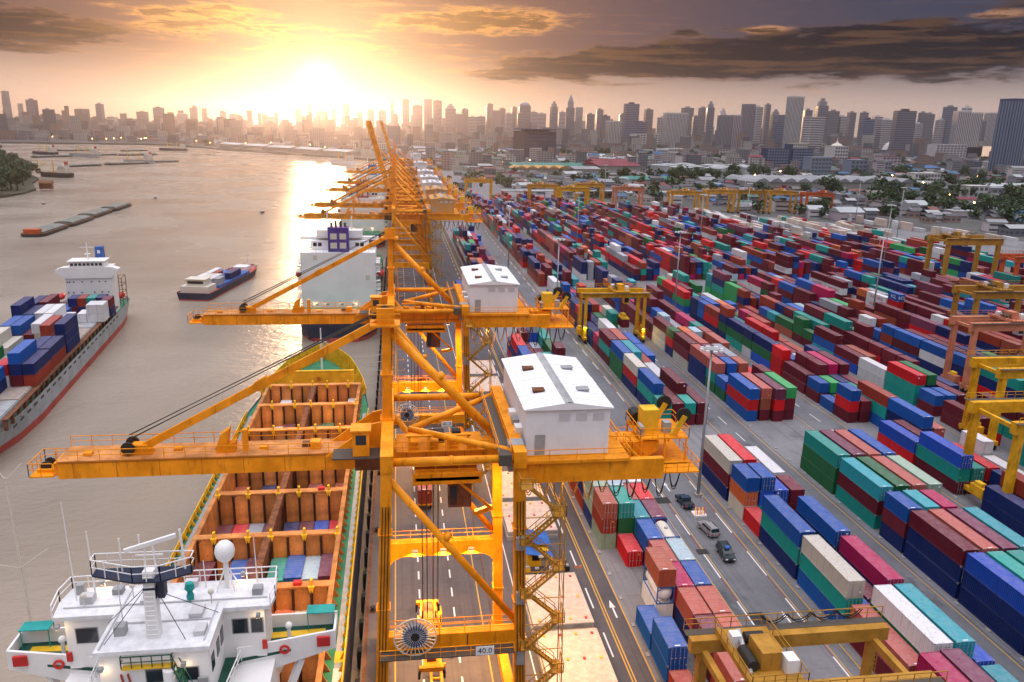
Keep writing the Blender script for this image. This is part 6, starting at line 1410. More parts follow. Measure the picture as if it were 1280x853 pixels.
for i, (x, y, h, l) in enumerate(((53.9,125.7,28.5,'tall grey lamp mast beside the parked vehicles'),(51.8,250,30,'tall lamp mast on the lane beyond second crane house'),(51.6,365,31,'tall lamp mast on the pinkish lane farther back'),(97,262,31,'tall lamp mast between third and fourth blocks'),(165.5,250,34,'tall lamp mast beside white lettered containers'),(97,420,31,'distant lamp mast between third and fourth blocks'),(167,420,31,'distant lamp mast between sixth and seventh blocks'),(240,360,32,'lamp mast near the rusty gantry crane'),(320,470,33,'lamp mast in the pale container area'),(290,640,32,'lamp mast before the teal roof'),(190,720,32,'lamp mast at the far yard edge'),(230,500,32,'distant lamp mast in the middle of yard'),(345,560,32,'lamp mast before sawtooth shed'))): lamp_mast(l, x, y, h)
# dock workers
def person(label, x, y, vest, rz=0, step=0.16):
    pts = [((0,0,0.95),0.15),((0,0,1.2),0.16),((0,0,1.42),0.17),((0,0.0,1.55),0.07),((0,0.01,1.68),0.11),((-0.09,0,0.9),0.1),((-0.10,step,0.5),0.075),((-0.10,step*0.4,0.08),0.06),((-0.10,step*0.4+0.14,0.05),0.05),((0.09,0,0.9),0.1),((0.10,-step*0.3,0.5),0.075),((0.10,-step,0.08),0.06),((0.10,-step+0.14,0.05),0.05),((-0.22,0,1.40),0.07),((-0.27,-0.08,1.14),0.055),((-0.26,0.06,0.90),0.045),((0.22,0,1.40),0.07),((0.27,0.08,1.14),0.055),((0.26,0.16,0.92),0.045)]
    ed = [(0,1),(1,2),(2,3),(3,4),(0,5),(5,6),(6,7),(7,8),(0,9),(9,10),(10,11),(11,12),(2,13),(13,14),(14,15),(2,16),(16,17),(17,18)]
    me = bpy.data.meshes.new('person'); me.from_pydata([p for p,_ in pts], ed, []); me.materials.append(M['skincloth'])
    o = link('person', me, None, (x,y,0.004), rz, label, 'person', 'dock workers')
    md = o.modifiers.new('skin','SKIN'); o.modifiers.new('sub','SUBSURF').levels = 1
    for i, (_, r_) in enumerate(pts): me.skin_vertices[0].data[i].radius = (r_,r_)
    me.skin_vertices[0].data[0].use_root = True
    MB().lathe([(0.20,0.98),(0.21,1.2),(0.22,1.42),(0.10,1.48)],10).build('safety_vest', M[vest], o); MB().lathe([(0.145,1.70),(0.13,1.79),(0.06,1.85)],10).build('helmet', M['wht'], o)
M['skincloth'] = plain('dark_work_clothes', (0.03,0.03,0.04), 0.8); M['hivis'] = plain('hi_vis_cloth', (0.45,0.7,0.05), 0.7)
person('worker in high visibility vest walking on the quay under the near portal', 6.0, 85.0, 'hivis'); person('worker in orange vest standing beside the hatch covers', 23.0, 102.2, 'redor', 1.2)
# ------------------------------------------------------------------ the city beyond
CC = {'bluegrey':(0.22,0.26,0.34),'navy':(0.05,0.075,0.15),'grey':(0.28,0.28,0.32),'pale':(0.60,0.56,0.57),'mauve':(0.50,0.42,0.46),'white':(0.60,0.58,0.57),'brown':(0.12,0.09,0.10)}
CM = {k: plain('facade_'+k, c_, 0.7, 0, 0.12, 0.05) for k, c_ in CC.items()}
CM['win'] = plain('facade_window', (0.10,0.11,0.14), 0.25, 0, 0.3, 0.08)
M['roofgrey'] = paint('roof_grey', (0.27,0.28,0.30), 0.6, 0.4, sc=0.05, streak=False); M['roofred'] = paint('roof_crimson', (0.19,0.035,0.055), 0.6, 0.3, sc=0.05, streak=False); M['roofgreen'] = paint('roof_teal', (0.05,0.20,0.17), 0.6, 0.3, sc=0.05, streak=False); M['roofwhite'] = paint('roof_white', (0.42,0.45,0.46), 0.6, 0.25, sc=0.05, streak=False)
M['roofblue'] = paint('roof_blue', (0.04,0.12,0.26), 0.6, 0.2, sc=0.05, streak=False); M['roofyellow'] = paint('roof_ochre', (0.48,0.28,0.10), 0.6, 0.3, sc=0.05, streak=False); M['rooflime'] = paint('roof_lime', (0.12,0.26,0.04), 0.6, 0.3, sc=0.05, streak=False)
TOW = ((-1564, 3600, 27, 146, "curved", "bluegrey"), (-1224, 3000, 33, 106, "glass", "navy"), (-1334, 3400, 17, 81, "slab", "grey"), (-1209, 3200, 38, 56, "slab", "grey"), (-1097, 3100, 37, 82, "fins", "grey"), (-974, 2900, 23, 98, "glass", "bluegrey"), (-1068, 3300, 35, 57, "slab", "pale"), (-938, 3000, 26, 51, "slab", "grey"), (-870, 3000, 42, 77, "slab", "grey"), (-761, 2800, 32, 90, "glass", "navy"), (-762, 2900, 26, 70, "slab", "grey"), (-738, 3000, 37, 75, "fins", "pale"), (-742, 3200, 20, 102, "slab", "grey"), (-633, 3100, 34, 59, "slab", "pale"), (-563, 3000, 38, 77, "slab", "pale"), (-461, 3200, 29, 72, "slab", "pale"), (-311, 2400, 22, 63, "slab", "grey"), (-411, 3600, 27, 106, "slab", "pale"), (-407, 4000, 22, 137, "slab", "pale"), (-321, 3600, 34, 105, "fins", "pale"), (-264, 3600, 20, 113, "slab", "pale"), (-192, 3300, 25, 129, "slab", "pale"), (-140, 3300, 25, 100, "slab", "pale"), (-99, 3300, 31, 110, "slab", "pale"), (-48, 3000, 29, 104, "slab", "pale"), (-14, 3400, 19, 158, "crown", "pale"), (36, 3000, 26, 145, "slab", "mauve"), (76, 2900, 36, 122, "slab", "mauve"), (116, 3000, 29, 148, "fins", "mauve"), (146, 2900, 34, 141, "slab", "mauve"), (178, 2700, 37, 126, "crown", "mauve"), (184, 2400, 23, 93, "fins", "mauve"), (242, 2900, 26, 114, "slab", "grey"), (242, 2600, 31, 87, "slab", "pale"), (258, 2500, 32, 87, "slab", "pale"), (364, 3200, 28, 142, "slab", "grey"), (341, 2800, 39, 112, "fins", "mauve"), (401, 3100, 25, 124, "slab", "grey"), (399, 2900, 26, 104, "slab", "pale"), (462, 3200, 22, 133, "slab", "grey"), (393, 2500, 40, 133, "dome", "bluegrey"), (351, 2300, 21, 97, "slab", "grey"), (472, 2800, 25, 110, "slab", "pale"), (500, 2800, 34, 106, "slab", "pale"), (504, 2600, 24, 141, "crown", "bluegrey"), (552, 2700, 25, 111, "slab", "pale"), (494, 2300, 28, 153, "spire", "bluegrey"), (542, 2400, 20, 121, "fins", "pale"), (625, 2600, 29, 105, "slab", "grey"), (706, 2800, 26, 125, "slab", "grey"), (676, 2600, 27, 101, "slab", "navy"), (460, 1700, 32, 79, "fins", "white"), (763, 2700, 28, 109, "slab", "grey"), (615, 2100, 41, 126, "glass", "navy"), (581, 1900, 26, 79, "glass", "navy"), (820, 2600, 27, 125, "slab", "grey"), (770, 2300, 29, 97, "slab", "pale"), (632, 1800, 59, 101, "fins", "white"), (879, 2400, 36, 128, "glass", "grey"), (869, 2300, 20, 102, "slab", "grey"), (966, 2500, 24, 132, "slab", "grey"), (872, 2200, 23, 142, "crown", "bluegrey"), (785, 1900, 18, 116, "crown", "pale"), (709, 1700, 29, 97, "fins", "grey"), (755, 1750, 26, 99, "fins", "mauve"), (805, 1800, 27, 125, "fins", "grey"), (967, 2100, 23, 128, "slab", "pale"), (1088, 2300, 17, 142, "slab", "grey"), (1115, 2300, 25, 129, "crown", "grey"), (935, 1900, 29, 105, "stepglass", "navy"), (841, 1650, 31, 138, "fins", "white"), (1057, 2000, 22, 121, "slab", "grey"), (808, 1500, 38, 95, "band", "pale"), (1040, 1900, 29, 147, "crown", "grey"), (1241, 2200, 29, 126, "slab", "grey"), (1270, 2200, 22, 112, "slab", "pale"), (1357, 2300, 23, 126, "slab", "grey"), (1459, 2400, 22, 130, "slab", "grey"), (1044, 1700, 25, 97, "glass", "navy"), (1317, 2100, 26, 112, "slab", "pale"), (1088, 1700, 35, 97, "slab", "pale"), (998, 1500, 41, 111, "glass", "brown"), (1590, 2300, 21, 132, "slab", "grey"), (1542, 2200, 25, 126, "slab", "grey"), (1365, 1900, 20, 104, "slab", "pale"), (1386, 1900, 27, 136, "glass", "bluegrey"), (1122, 1500, 28, 114, "fins", "pale"), (1147, 1500, 32, 112, "fins", "pale"), (1131, 1500, 16, 121, "slab", "pale"), (1583, 2000, 28, 129, "fins", "pale"), (1779, 2200, 21, 118, "slab", "grey"), (1031, 1250, 36, 128, "fins", "navy"), (1481, 1900, 18, 104, "slab", "grey"), (1234, 1800, 21, 92, "slab", "pale"))
SH = {'curved':'leaning curved-topped','glass':'dark glass','slab':'flat-topped','fins':'vertically ribbed','crown':'stepped-crown','dome':'round-topped','spire':'spire-crowned','band':'banded','stepglass':'stepped glass'}
def tower(x, y, w, h, style, colr, name, label, group=None):
    t = thing(name, label, 'building', (x,y,0), R(rnd.uniform(-12,12)) if style not in ('curved',) else 0, group)
    d = max(14, min(34, w*0.9)); a, b_ = w/2, d/2; fm_ = CM[colr]; body = MB(); top = h
    if style == 'crown': top = h*0.86
    if style == 'spire': top = h*0.72
    if style == 'dome': top = h*0.9
    if style == 'curved':
        n = 8
        for i in range(n): body.box(-a+0.35*a*(i/n)**3*1.2, a-0.25*a*(i/n)**2, -b_, b_, h*i/n, h*(i+1)/n-0.2)
        body.build('tower_shaft', fm_, t)
    elif style == 'stepglass': body.box(-a,0,-b_,b_,0,h*0.8).box(0,a,-b_,b_,0,h).build('tower_shaft', fm_, t)
    else: body.box(-a,a,-b_,b_,0,top).build('tower_shaft', fm_, t)
    if style == 'crown': MB().box(-a*0.7,a*0.7,-b_*0.7,b_*0.7,top,h*0.94).box(-a*0.35,a*0.35,-b_*0.35,b_*0.35,h*0.94,h).build('crown', fm_, t)
    if style == 'spire': MB().box(-a*0.7,a*0.7,-b_*0.7,b_*0.7,top,h*0.85).lathe([(a*0.55,h*0.85),(a*0.5,h*0.9),(a*0.15,h*0.97),(0.6,h*1.0),(0.3,h*1.06)],12).build('crown', fm_, t)
    if style == 'dome': MB().lathe([(a*0.95,top),(a*0.85,top+(h-top)*0.5),(a*0.5,top+(h-top)*0.9),(1,h)],14).build('crown', fm_, t)
    if style in ('slab','glass') : MB().box(-a*0.4,a*0.3,-b_*0.5,b_*0.5,top,top+min(6,h*0.05)).build('roof_plant', fm_, t)
    wnd = MB(); hgt = top-4
    if style in ('fins',):
        n = max(3, int(w/5)); p = w/n
        for i in range(n): wnd.box(-a+p*(i+0.3), -a+p*(i+0.75), -b_-0.25, -b_, 5, hgt)
        nd = max(2, int(d/6)); p = d/nd
        for i in range(nd):
            for s_ in (-1,1): wnd.box(s_*a-0.25 if s_ < 0 else a, -a if s_ < 0 else a+0.25, -b_+p*(i+0.3), -b_+p*(i+0.75), 5, hgt)
    else:
        n = max(3, int(hgt/6.5)); p = hgt/n
        for i in range(n):
            wnd.box(-a+0.8, a-0.8, -b_-0.25, -b_, 3+p*(i+0.25), 3+p*(i+0.72)).box(-a-0.25, -a, -b_+0.8, b_-0.8, 3+p*(i+0.25), 3+p*(i+0.72))
    wnd.build('window_band', CM['win'] if colr not in ('navy','brown') else CM['bluegrey'], t)
    return t
seen = {}
for (x, y, w, h, st, cl) in TOW:
    if y > 1400: x, y, w, h = round(x*1.5), round(y*1.5), round(w*1.32), round(64.7+(h-64.7)*1.5)
    L = '%s %s tower in the distant skyline' % (SH[st], {'bluegrey':'blue-grey','mauve':'pinkish grey','navy':'navy'}.get(cl,cl)); seen.setdefault(L, []).append((x,y,w,h,st,cl))
for L, lst in seen.items():
    lst.sort(key=lambda q: q[0]/q[1])
    for i, q in enumerate(lst):
        tower(*q, 'skyscraper', L if len(lst) == 1 else '%s, %s from the left' % (L, ORD[i]), 'towers of the skyline')
# recognisable buildings in the middle distance
def block(name, label, x0, y0, x1, y1, h, depth, wall, floors=6, bays=10, roof=None, winmat=None, cat='building'):
    """a building whose long side runs from (x0,y0) to (x1,y1); windows are cut as separate panes"""
    L = math.hypot(x1-x0, y1-y0); t = thing(name, label, cat, (x0,y0,0), math.atan2(y1-y0, x1-x0))
    MB().box(0,L,0,depth,0,h).build('wall', wall, t)
    MB().box(-0.4,L+0.4,-0.4,depth+0.4,h,h+0.7).build('roof', roof or wall, t)
    fh = (h-1.0)/floors; bw_ = L/bays; k_ = 0; restm = MB()
    pane = MB().box(0,bw_*0.66,-0.22,0,0,fh*0.55).mesh('window', winmat or CM['win'])
    for i in range(floors):
        for j in range(bays): link('window', pane, t, (bw_*(j+0.17), 0, 0.8+fh*(i+0.2)))
    return t
dg = block('office_building', 'dark glass office block with overhanging roof slab, middle distance', 229, 1450, 292, 1475, 54, 40, CM['brown'], 8, 9, winmat=CM['navy'])
MB().box(2,66,-4,44,57,59).box(12,56,6,34,54.7,57).build('roof_slab', CM['navy'], dg)
block('slab_block', 'long blue slab block with many balconies', 597, 1245, 640, 1257, 38, 16, CM['navy'], 8, 8, winmat=CM['bluegrey'])
bs = block('slab_block', 'right wing of the long blue slab block', 648, 1259, 690, 1270, 38, 16, CM['navy'], 8, 8, winmat=CM['bluegrey']); MB().box(-9,0.5,2,12,0,46).build('stair_tower', CM['navy'], bs)
block('office_building', 'pale grey office block right of the blue slab', 614, 1132, 652, 1142, 29, 18, CM['bluegrey'], 5, 6)
tw = block('temple_tower', 'white tower with pale pointed spire roof', 860, 1500, 895, 1512, 40, 26, CM['white'], 6, 5); MB().lathe([(12,41),(8,44),(3.5,46),(1.2,50),(0.3,57)],10,(17,12,0)).build('golden_spire', M['cream'], tw)
block('hotel', 'white hotel block with green trim among trees', 780, 2583, 885, 2653, 46, 30, CM['white'], 6, 8); block('long_white_block', 'long low white block in front of ribbed tower', 597, 1741, 680, 1777, 22, 18, CM['white'], 4, 12)
block('apartment_block', 'pale seven storey block beside the billboards', 1361, 1893, 1482, 1940, 44, 26, CM['pale'], 7, 9)
block('apartment_block', 'red and white apartment block before the chedi', 1158, 1940, 1240, 1975, 28, 22, CM['white'], 5, 8, M['roofred'])
block('shop_house', 'teal and white shop house left of grey one', 702, 1172, 734, 1180, 25, 18, CM['bluegrey'], 4, 4); block('shop_house', 'grey shop house with wide front', 740, 1162, 768, 1168, 24, 18, CM['grey'], 4, 4); block('shop_house', 'shop house with crimson roof edge', 925, 1438, 970, 1448, 24, 20, CM['mauve'], 4, 5, M['roofred'])
block('school_building', 'white three storey building with wide balconies', 676, 974, 718, 982, 16.5, 14, CM['white'], 3, 8); block('house', 'pink and white house near the lime roof', 580, 745, 604, 748, 16, 12, CM['white'], 3, 4); block('house', 'grey house right of the pink and white one', 608, 748, 630, 750, 14, 12, CM['grey'], 3, 3)
block('long_house', 'long white block with red roof left of the tanks', 620, 1700, 700, 1740, 18, 16, CM['white'], 4, 14, M['roofred']); block('long_house', 'long white block with red roof behind the tanks', 739, 1803, 875, 1863, 22, 18, CM['white'], 4, 16, M['roofred'])
block('school_building', 'cream slab block with yellow walls at right', 1130, 2200, 1260, 2260, 34, 18, M['cream'], 4, 14)
# billboards
for i, (x0, y0, x1, y1, h, cm, l) in enumerate(((1575,2068,1650,2098,37,'dark','dark billboard beside pale block'),(1655,2100,1740,2133,40,'bb1','lit cream billboard with soft print'),(1742,2134,1830,2168,40,'bb2','second lit cream billboard'),(1835,2170,1890,2190,40,'bb3','dark billboard with red sign at right edge'))):
    if cm not in M: M[cm] = {'bb1':emit('lit_billboard_cream', (1.0,0.72,0.5), 0.55),'bb2':emit('lit_billboard_pale', (0.95,0.8,0.55), 0.5),'bb3':emit('lit_billboard_red', (0.5,0.05,0.07), 0.25)}[cm]
    L = math.hypot(x1-x0,y1-y0); t = thing('billboard', l, 'billboard', (x0,y0,0), math.atan2(y1-y0,x1-x0)); MB().box(0,L,0,2,12,h).build('panel', M[cm], t)
    pp = MB()
    for k in range(4): pp.beam((L*(k+0.5)/4,1,0),(L*(k+0.5)/4,1,12),1.2)
    pp.build('post', M['dark'], t)
# chedi
ch = thing('temple_chedi', 'white pyramid shaped temple roof among trees', 'temple', (1500,2300,0)); MB().prism([(-40,0),(40,0),(30,16),(22,20),(12,36),(0,44),(-12,36),(-22,20),(-30,16)],'y',-14,14).build('gable', CM['white'], ch); MB().box(-55,55,-20,20,0,10).build('base', CM['white'], ch)
# oil tanks
for i, (x, y, r_) in enumerate(((395,1085,17),(425,1120,17),(400,1150,16),(440,1075,15),(462,1110,16),(470,1160,17),(500,1130,20),(520,1180,18),(435,1180,15),(380,1130,15))):
    t = thing('storage_tank', 'white oil storage tank, %s from the left of the group' % ORD[sorted([395/1085,425/1120,400/1150,440/1075,462/1110,470/1160,500/1130,520/1180,435/1180,380/1130]).index(x/y)], 'storage tank', (x,y,0), 0, 'white oil storage tanks')
    MB().lathe([(r_,0),(r_,13.5)],28).build('shell', M['roofwhite'], t); MB().lathe([(r_+0.3,13.5),(r_+0.3,14),(r_*0.5,15.3),(0.3,15.9)],28).build('roof', M['roofwhite'], t); MB().rail((-r_*0.7,-r_*0.7,14),(r_*0.7,-r_*0.7,14),1.2,4,0.1).build('handrail', M['grey'], t)
# sheds
def shed(label, x0, y0, x1, y1, h, depth, roof, ridges=1, wall='concrete'):
    L = math.hypot(x1-x0,y1-y0); t = thing('warehouse', label, 'warehouse', (x0,y0,0), math.atan2(y1-y0,x1-x0)); MB().box(0,L,0,depth,0,h*0.7).build('wall', M[wall], t)
    if ridges == 1: MB().prism([(-1,h*0.7),(depth+1,h*0.7),(depth/2,h)],'x',-1,L+1).build('roof', M[roof], t)
    else:
        p = L/ridges
        for k in range(ridges): MB().prism([(p*k,h*0.7),(p*(k+1),h*0.7),(p*(k+0.82),h*0.86),(p*(k+0.55),h*1.04),(p*(k+0.2),h*0.9)],'y',-1,depth+1).build('roof_bay', M[roof], t)
    return t
shed('long grey sawtooth roofed shed behind the yard', 398, 852, 615, 888, 14, 62, 'roofgrey', 12)
shed('crimson roofed warehouse, front one', 285, 1120, 352, 1138, 17, 50, 'roofred'); shed('crimson roofed warehouse, rear one', 300, 1190, 370, 1208, 18, 45, 'roofred'); shed('long ochre roofed shed beyond the yard', 161, 1087, 240, 1108, 11, 26, 'roofyellow', 5); shed('grey green roofed shed behind ochre one', 165, 1130, 300, 1165, 13, 40, 'roofgreen')
shed('grey shed right of the ochre roof', 246, 1100, 285, 1112, 11, 24, 'roofgrey'); shed('teal roofed shed before the tanks', 265, 905, 330, 920, 10, 30, 'roofgreen'); shed('white long shed below dark glass block', 343, 1527, 470, 1577, 14, 40, 'roofwhite'); shed('second white long shed', 330, 1420, 420, 1450, 12, 40, 'roofwhite')
shed('lime green roofed shed at right', 640, 800, 720, 812, 9, 22, 'rooflime'); shed('white long roof behind the lime shed', 690, 880, 800, 905, 10, 26, 'roofwhite'); shed('bright blue roofed shed at right', 900, 1300, 960, 1315, 14, 40, 'roofblue'); shed('bright blue fence-like shed at right edge', 470, 545, 520, 520, 5, 30, 'roofblue'); shed('small teal roofed shed at right', 700, 1000, 740, 1010, 9, 25, 'roofgreen')
for i in range(5): shed('long white riverside shed, %s from the bend' % ORD[i], -140-62*i, 1600+70*i, -90-62*i, 1545+70*i, 12, 30, 'roofwhite')
# low houses: single things for those that show, the rest as one mass
rc = random.Random(11)
M['roofdark'] = paint('roof_dark', (0.09,0.09,0.10), 0.7, 0.4, sc=0.05, streak=False)
roofs = ['roofgrey','roofdark','roofdark','roofred','roofgrey','roofblue','roofdark','roofwhite']
walls_ = ['white','pale','grey','mauve','pale']
def blocked(x, y):
    if x+y < 905: return True
    if x < 415 and y < 560: return True
    if x < -40 and y < 1540+min(-x,540)*0.98: return True
    if x < -540 and y < 2075: return True
    if x < 20 and y < 1520: return True
    if 385 < x < 630 and 840 < y < 965: return True
    if 150 < x < 300 and 1075 < y < 1210: return True
    if 370 < x < 545 and 1060 < y < 1205: return True
    return False
n_h = 0; masscity = MB()
for i in range(4600):
    y = 480+1500*rc.random()**1.1 if i < 900 else 700+4800*rc.random()**0.95
    x = y*math.tan(R(rc.uniform(-26,44) if i > 900 else rc.uniform(8,44)))
    if blocked(x, y): continue
    w = rc.uniform(10,26); d = rc.uniform(9,20); h = rc.uniform(4,11) if rc.random() < 0.75 else rc.uniform(11,28)
    if y < 1150: h = min(h, rc.uniform(4,9)); w *= 0.8; d *= 0.8
    if y > 2000: h *= rc.uniform(1.0,2.6)*(1+(y-2000)/4000); w *= 1.3
    if n_h < 250 and y < 1500:
        n_h += 1; rn = rc.choice(roofs); wn_ = rc.choice(walls_)
        t = thing('low_house', '%s low building with %s roof in the district beyond the port' % ({'mauve':'pinkish'}.get(wn_,wn_), {'roofgrey':'grey','roofwhite':'white','roofred':'crimson','roofblue':'blue','roofgreen':'teal','roofdark':'dark'}[rn]), 'house', (x,y,0), R(rc.uniform(-15,25)), 'low buildings beyond the port')
        MB().box(-w/2,w/2,-d/2,d/2,0,h).build('wall', CM[wn_], t)
        if rc.random() < 0.6: MB().prism([(-d/2-0.6,h),(d/2+0.6,h),(0,h+d*0.22)],'x',-w/2-0.6,w/2+0.6).build('roof', M[rn], t)
        else: MB().box(-w/2-0.3,w/2+0.3,-d/2-0.3,d/2+0.3,h,h+0.8).box(-2,2,-2,2,h+0.8,h+3).build('roof', M[rn], t)
        wd = MB()
        for k in range(max(1,int(h/3.4))): wd.box(-w/2+1,w/2-1,-d/2-0.12,-d/2,1.0+k*3.4,2.3+k*3.4)
        wd.build('window_band', CM['win'], t)
    else:
        c0 = rc.choice([(0.42,0.39,0.38),(0.30,0.28,0.29),(0.22,0.22,0.25),(0.5,0.47,0.45),(0.34,0.24,0.21),(0.16,0.17,0.2)]); rcol = rc.choice([(0.2,0.2,0.21),(0.36,0.37,0.38),(0.18,0.07,0.06),(0.08,0.08,0.09),(0.10,0.10,0.11),(0.05,0.12,0.22),(0.07,0.14,0.11),(0.15,0.14,0.13)])
        if y < 1150: h = min(h, rc.uniform(4,9)); w *= 0.8; d *= 0.8
        masscity.box(x-w/2,x+w/2,y-d/2,y+d/2,0,h,c0,bottom=False)
        masscity.add([(x-w/2-0.4,y-d/2-0.4,h+0.02),(x+w/2+0.4,y-d/2-0.4,h+0.02),(x+w/2+0.4,y,h+(d*0.2 if h < 10 else 0.3)),(x-w/2-0.4,y,h+(d*0.2 if h < 10 else 0.3)),(x+w/2+0.4,y+d/2+0.4,h+0.02),(x-w/2-0.4,y+d/2+0.4,h+0.02)], [(0,1,2,3),(3,2,4,5)], rcol)
cmm, nt_, b_n = newmat('far_city_facades'); at = nt_.nodes.new('ShaderNodeAttribute'); at.attribute_name = 'col'
gg = nt_.nodes.new('ShaderNodeNewGeometry'); sp_ = nt_.nodes.new('ShaderNodeSeparateXYZ'); nt_.links.new(gg.outputs['Position'], sp_.inputs[0]); sn_ = nt_.nodes.new('ShaderNodeSeparateXYZ'); nt_.links.new(gg.outputs['Normal'], sn_.inputs[0])
fz = nmath(nt_, 'FRACT', nmath(nt_, 'MULTIPLY', sp_.outputs[2], 0.3)); fx = nmath(nt_, 'FRACT', nmath(nt_, 'MULTIPLY', nmath(nt_, 'ADD', sp_.outputs[0], sp_.outputs[1]), 0.22))
win = nmath(nt_, 'MULTIPLY', nmath(nt_, 'MULTIPLY', nmath(nt_, 'GREATER_THAN', fz, 0.45), nmath(nt_, 'GREATER_THAN', fx, 0.35)), nmath(nt_, 'LESS_THAN', nmath(nt_, 'ABSOLUTE', sn_.outputs[2]), 0.2))
nt_.links.new(nmix(nt_, nmath(nt_, 'MULTIPLY', win, 0.8), at.outputs['Color'], (0.05,0.055,0.07)), b_n.inputs['Base Color']); b_n.inputs['Roughness'].default_value = 0.8
masscity.build('far_city_blocks', cmm, kind='stuff', label='mass of low buildings filling the distant city', cat='buildings')
# street lamps with a visible glow, strung through the district and the far bank
lm = MB().ball((0,0,9),0.9,8).mesh('lamp_bulb', M['lampcity']); lpm = MB().tube((0,0,0),(0,0,9),0.16,5).mesh('pole', M['pole'])
spots = [(447,700),(505,640),(470,820),(640,905),(700,1060),(560,1120),(470,1010),(330,1330),(270,1420),(220,1330),(165,1250),(800,1400),(760,1250),(900,1650),(620,1500),(560,1680),(480,1800),(420,1500),(1000,1500),(850,1080),(540,720),(600,690),(620,760)]
spots += [(-150-rc.random()*900, 0) for _ in range(34)]
for i, (x, y) in enumerate(spots):
    if y == 0: y = 1640+(-x)*0.55+rc.random()*260
    t = thing('street_lamp', 'lit orange street lamp glowing in the %s' % ('district beyond the port' if x > 0 else 'far bank harbour'), 'street lamp', (x,y,0), 0, 'lit street lamps')
    link('pole', lpm, t); link('lamp_bulb', lm, t)
# ------------------------------------------------------------------ trees
def leafmat(name, a, b_):
    m_, nt_, bs_ = newmat(name); g = nt_.nodes.new('ShaderNodeNewGeometry'); n_ = nnoise(nt_, 0.35, 3)
    nt_.links.new(nmix(nt_, nmath(nt_, 'ADD', nmath(nt_, 'MULTIPLY', g.outputs['Random Per Island'], 0.6), nmath(nt_, 'MULTIPLY', n_, 0.4)), a, b_), bs_.inputs['Base Color']); bs_.inputs['Roughness'].default_value = 0.7; return m_
M['leaf'] = leafmat('tree_leaves', (0.018,0.045,0.016), (0.07,0.12,0.04)); M['leaf2'] = leafmat('palm_leaves', (0.03,0.06,0.02), (0.10,0.15,0.05)); M['bark'] = plain('bark', (0.07,0.05,0.035), 0.9)
def crown_mesh(seed, lumps=9, leaves=620, spread=4.2, sz=0.62):
    r_ = random.Random(seed); mb = MB(); L_ = [(r_.uniform(-1,1)*spread*0.7, r_.uniform(-1,1)*spread*0.7, r_.uniform(4.2,9.2), r_.uniform(1.4,2.6)) for _ in range(lumps)]
    for i in range(leaves):
        cx, cy_, cz, rr_ = r_.choice(L_); v = Vector((r_.gauss(0,1),r_.gauss(0,1),r_.gauss(0,1))).normalized()*rr_*r_.uniform(0.65,1.05); c0 = Vector((cx,cy_,cz))+v
        a = Vector((r_.gauss(0,1),r_.gauss(0,1),r_.gauss(0,0.6))).normalized()*sz*r_.uniform(0.6,1.3); b_ = a.cross(Vector((r_.gauss(0,1),r_.gauss(0,1),r_.gauss(0,1)))).normalized()*sz*r_.uniform(0.5,1.0)
        mb.add([c0-a, c0+b_*0.7, c0+a, c0-b_*0.7], [(0,1,2,3)])
    return mb.mesh('crown', M['leaf'])
crowns = [crown_mesh(s_) for s_ in range(5)]
trunk = MB().tube((0,0,0),(0.2,0.1,4.5),0.36,7,0.22); 
for k in range(5): a = k*1.26; trunk.tube((0.15,0.08,3.2+k*0.2),(2.2*math.cos(a),2.2*math.sin(a),6.6),0.16,5,0.06)
trunk = trunk.mesh('trunk', M['bark'])
def tree(x, y, s_, label, group, z=0.0):
    t = thing('broadleaf_tree', label, 'tree', (x,y,z), rc.uniform(0,6.28), group); t.scale = (s_*rc.uniform(0.9,1.2), s_*rc.uniform(0.9,1.2), s_*rc.uniform(0.85,1.15))
    link('trunk', trunk, t); link('crown', rc.choice(crowns), t); return t
for (x, y, s_, l) in ((440,761,2.1,'large dark round tree in front of the sawtooth shed'),(425,790,1.4,'smaller tree left of the large round tree before the shed'),(442,668,1.9,'large dark tree behind the pale containers, left of two'),(479,693,1.7,'lighter green tree behind the pale containers, right of two'),(464,624,1.6,'round tree behind the line of pale boxes at right'),(572,674,2.0,'large tree at the right edge beside the lime roof'),(600,700,1.5,'tree right at the picture edge behind the large one'),(500,590,1.6,'tree near the bright blue shed at right edge'),(476,560,1.4,'tree left of the bright blue shed')): tree(x, y, s_, l, 'trees around the yard')
for (cx, cy_, rx, ry, n, pl) in ((385,985,40,50,16,'before the oil tanks'),(500,1075,30,30,7,'between tanks and blue slab'),(600,1715,90,60,12,'behind the long white sheds'),(430,1740,80,60,12,'left of the white hotel'),(690,1600,60,60,9,'behind the oil tanks'),(1320,1790,150,60,12,'before the pale seven storey block'),(1000,1560,120,60,10,'around the white spire tower'),(220,1490,40,20,6,'around the dark glass block'),(640,900,60,40,8,'near the white school building'),(760,1000,80,50,9,'in the right-hand district'),(540,1010,30,40,5,'right of the sawtooth shed'),(520,640,50,60,12,'between yard fence and houses'),(600,800,70,60,12,'amid the houses at right'),(480,770,40,30,6,'in front of the shed end'),(330,960,50,40,8,'by the teal roof'),(880,1250,120,80,12,'around the bright blue roof'),(1400,2250,160,60,9,'around the temple chedi'),(800,2500,200,60,10,'in front of distant towers')):
    for k in range(n): tree(cx+rc.uniform(-rx,rx), cy_+rc.uniform(-ry,ry), rc.uniform(1.1,1.9), 'dark green tree in the clump %s' % pl, 'trees %s' % pl)
def bank_edge(y):
    P = [(690,-319),(735,-316),(775,-322),(840,-352),(905,-372),(1010,-430),(1180,-511),(1316,-592)]
    for (a,xa),(b2,xb) in zip(P[:-1],P[1:]):
        if y <= b2: return xa+(xb-xa)*(y-a)/(b2-a)
    return -592
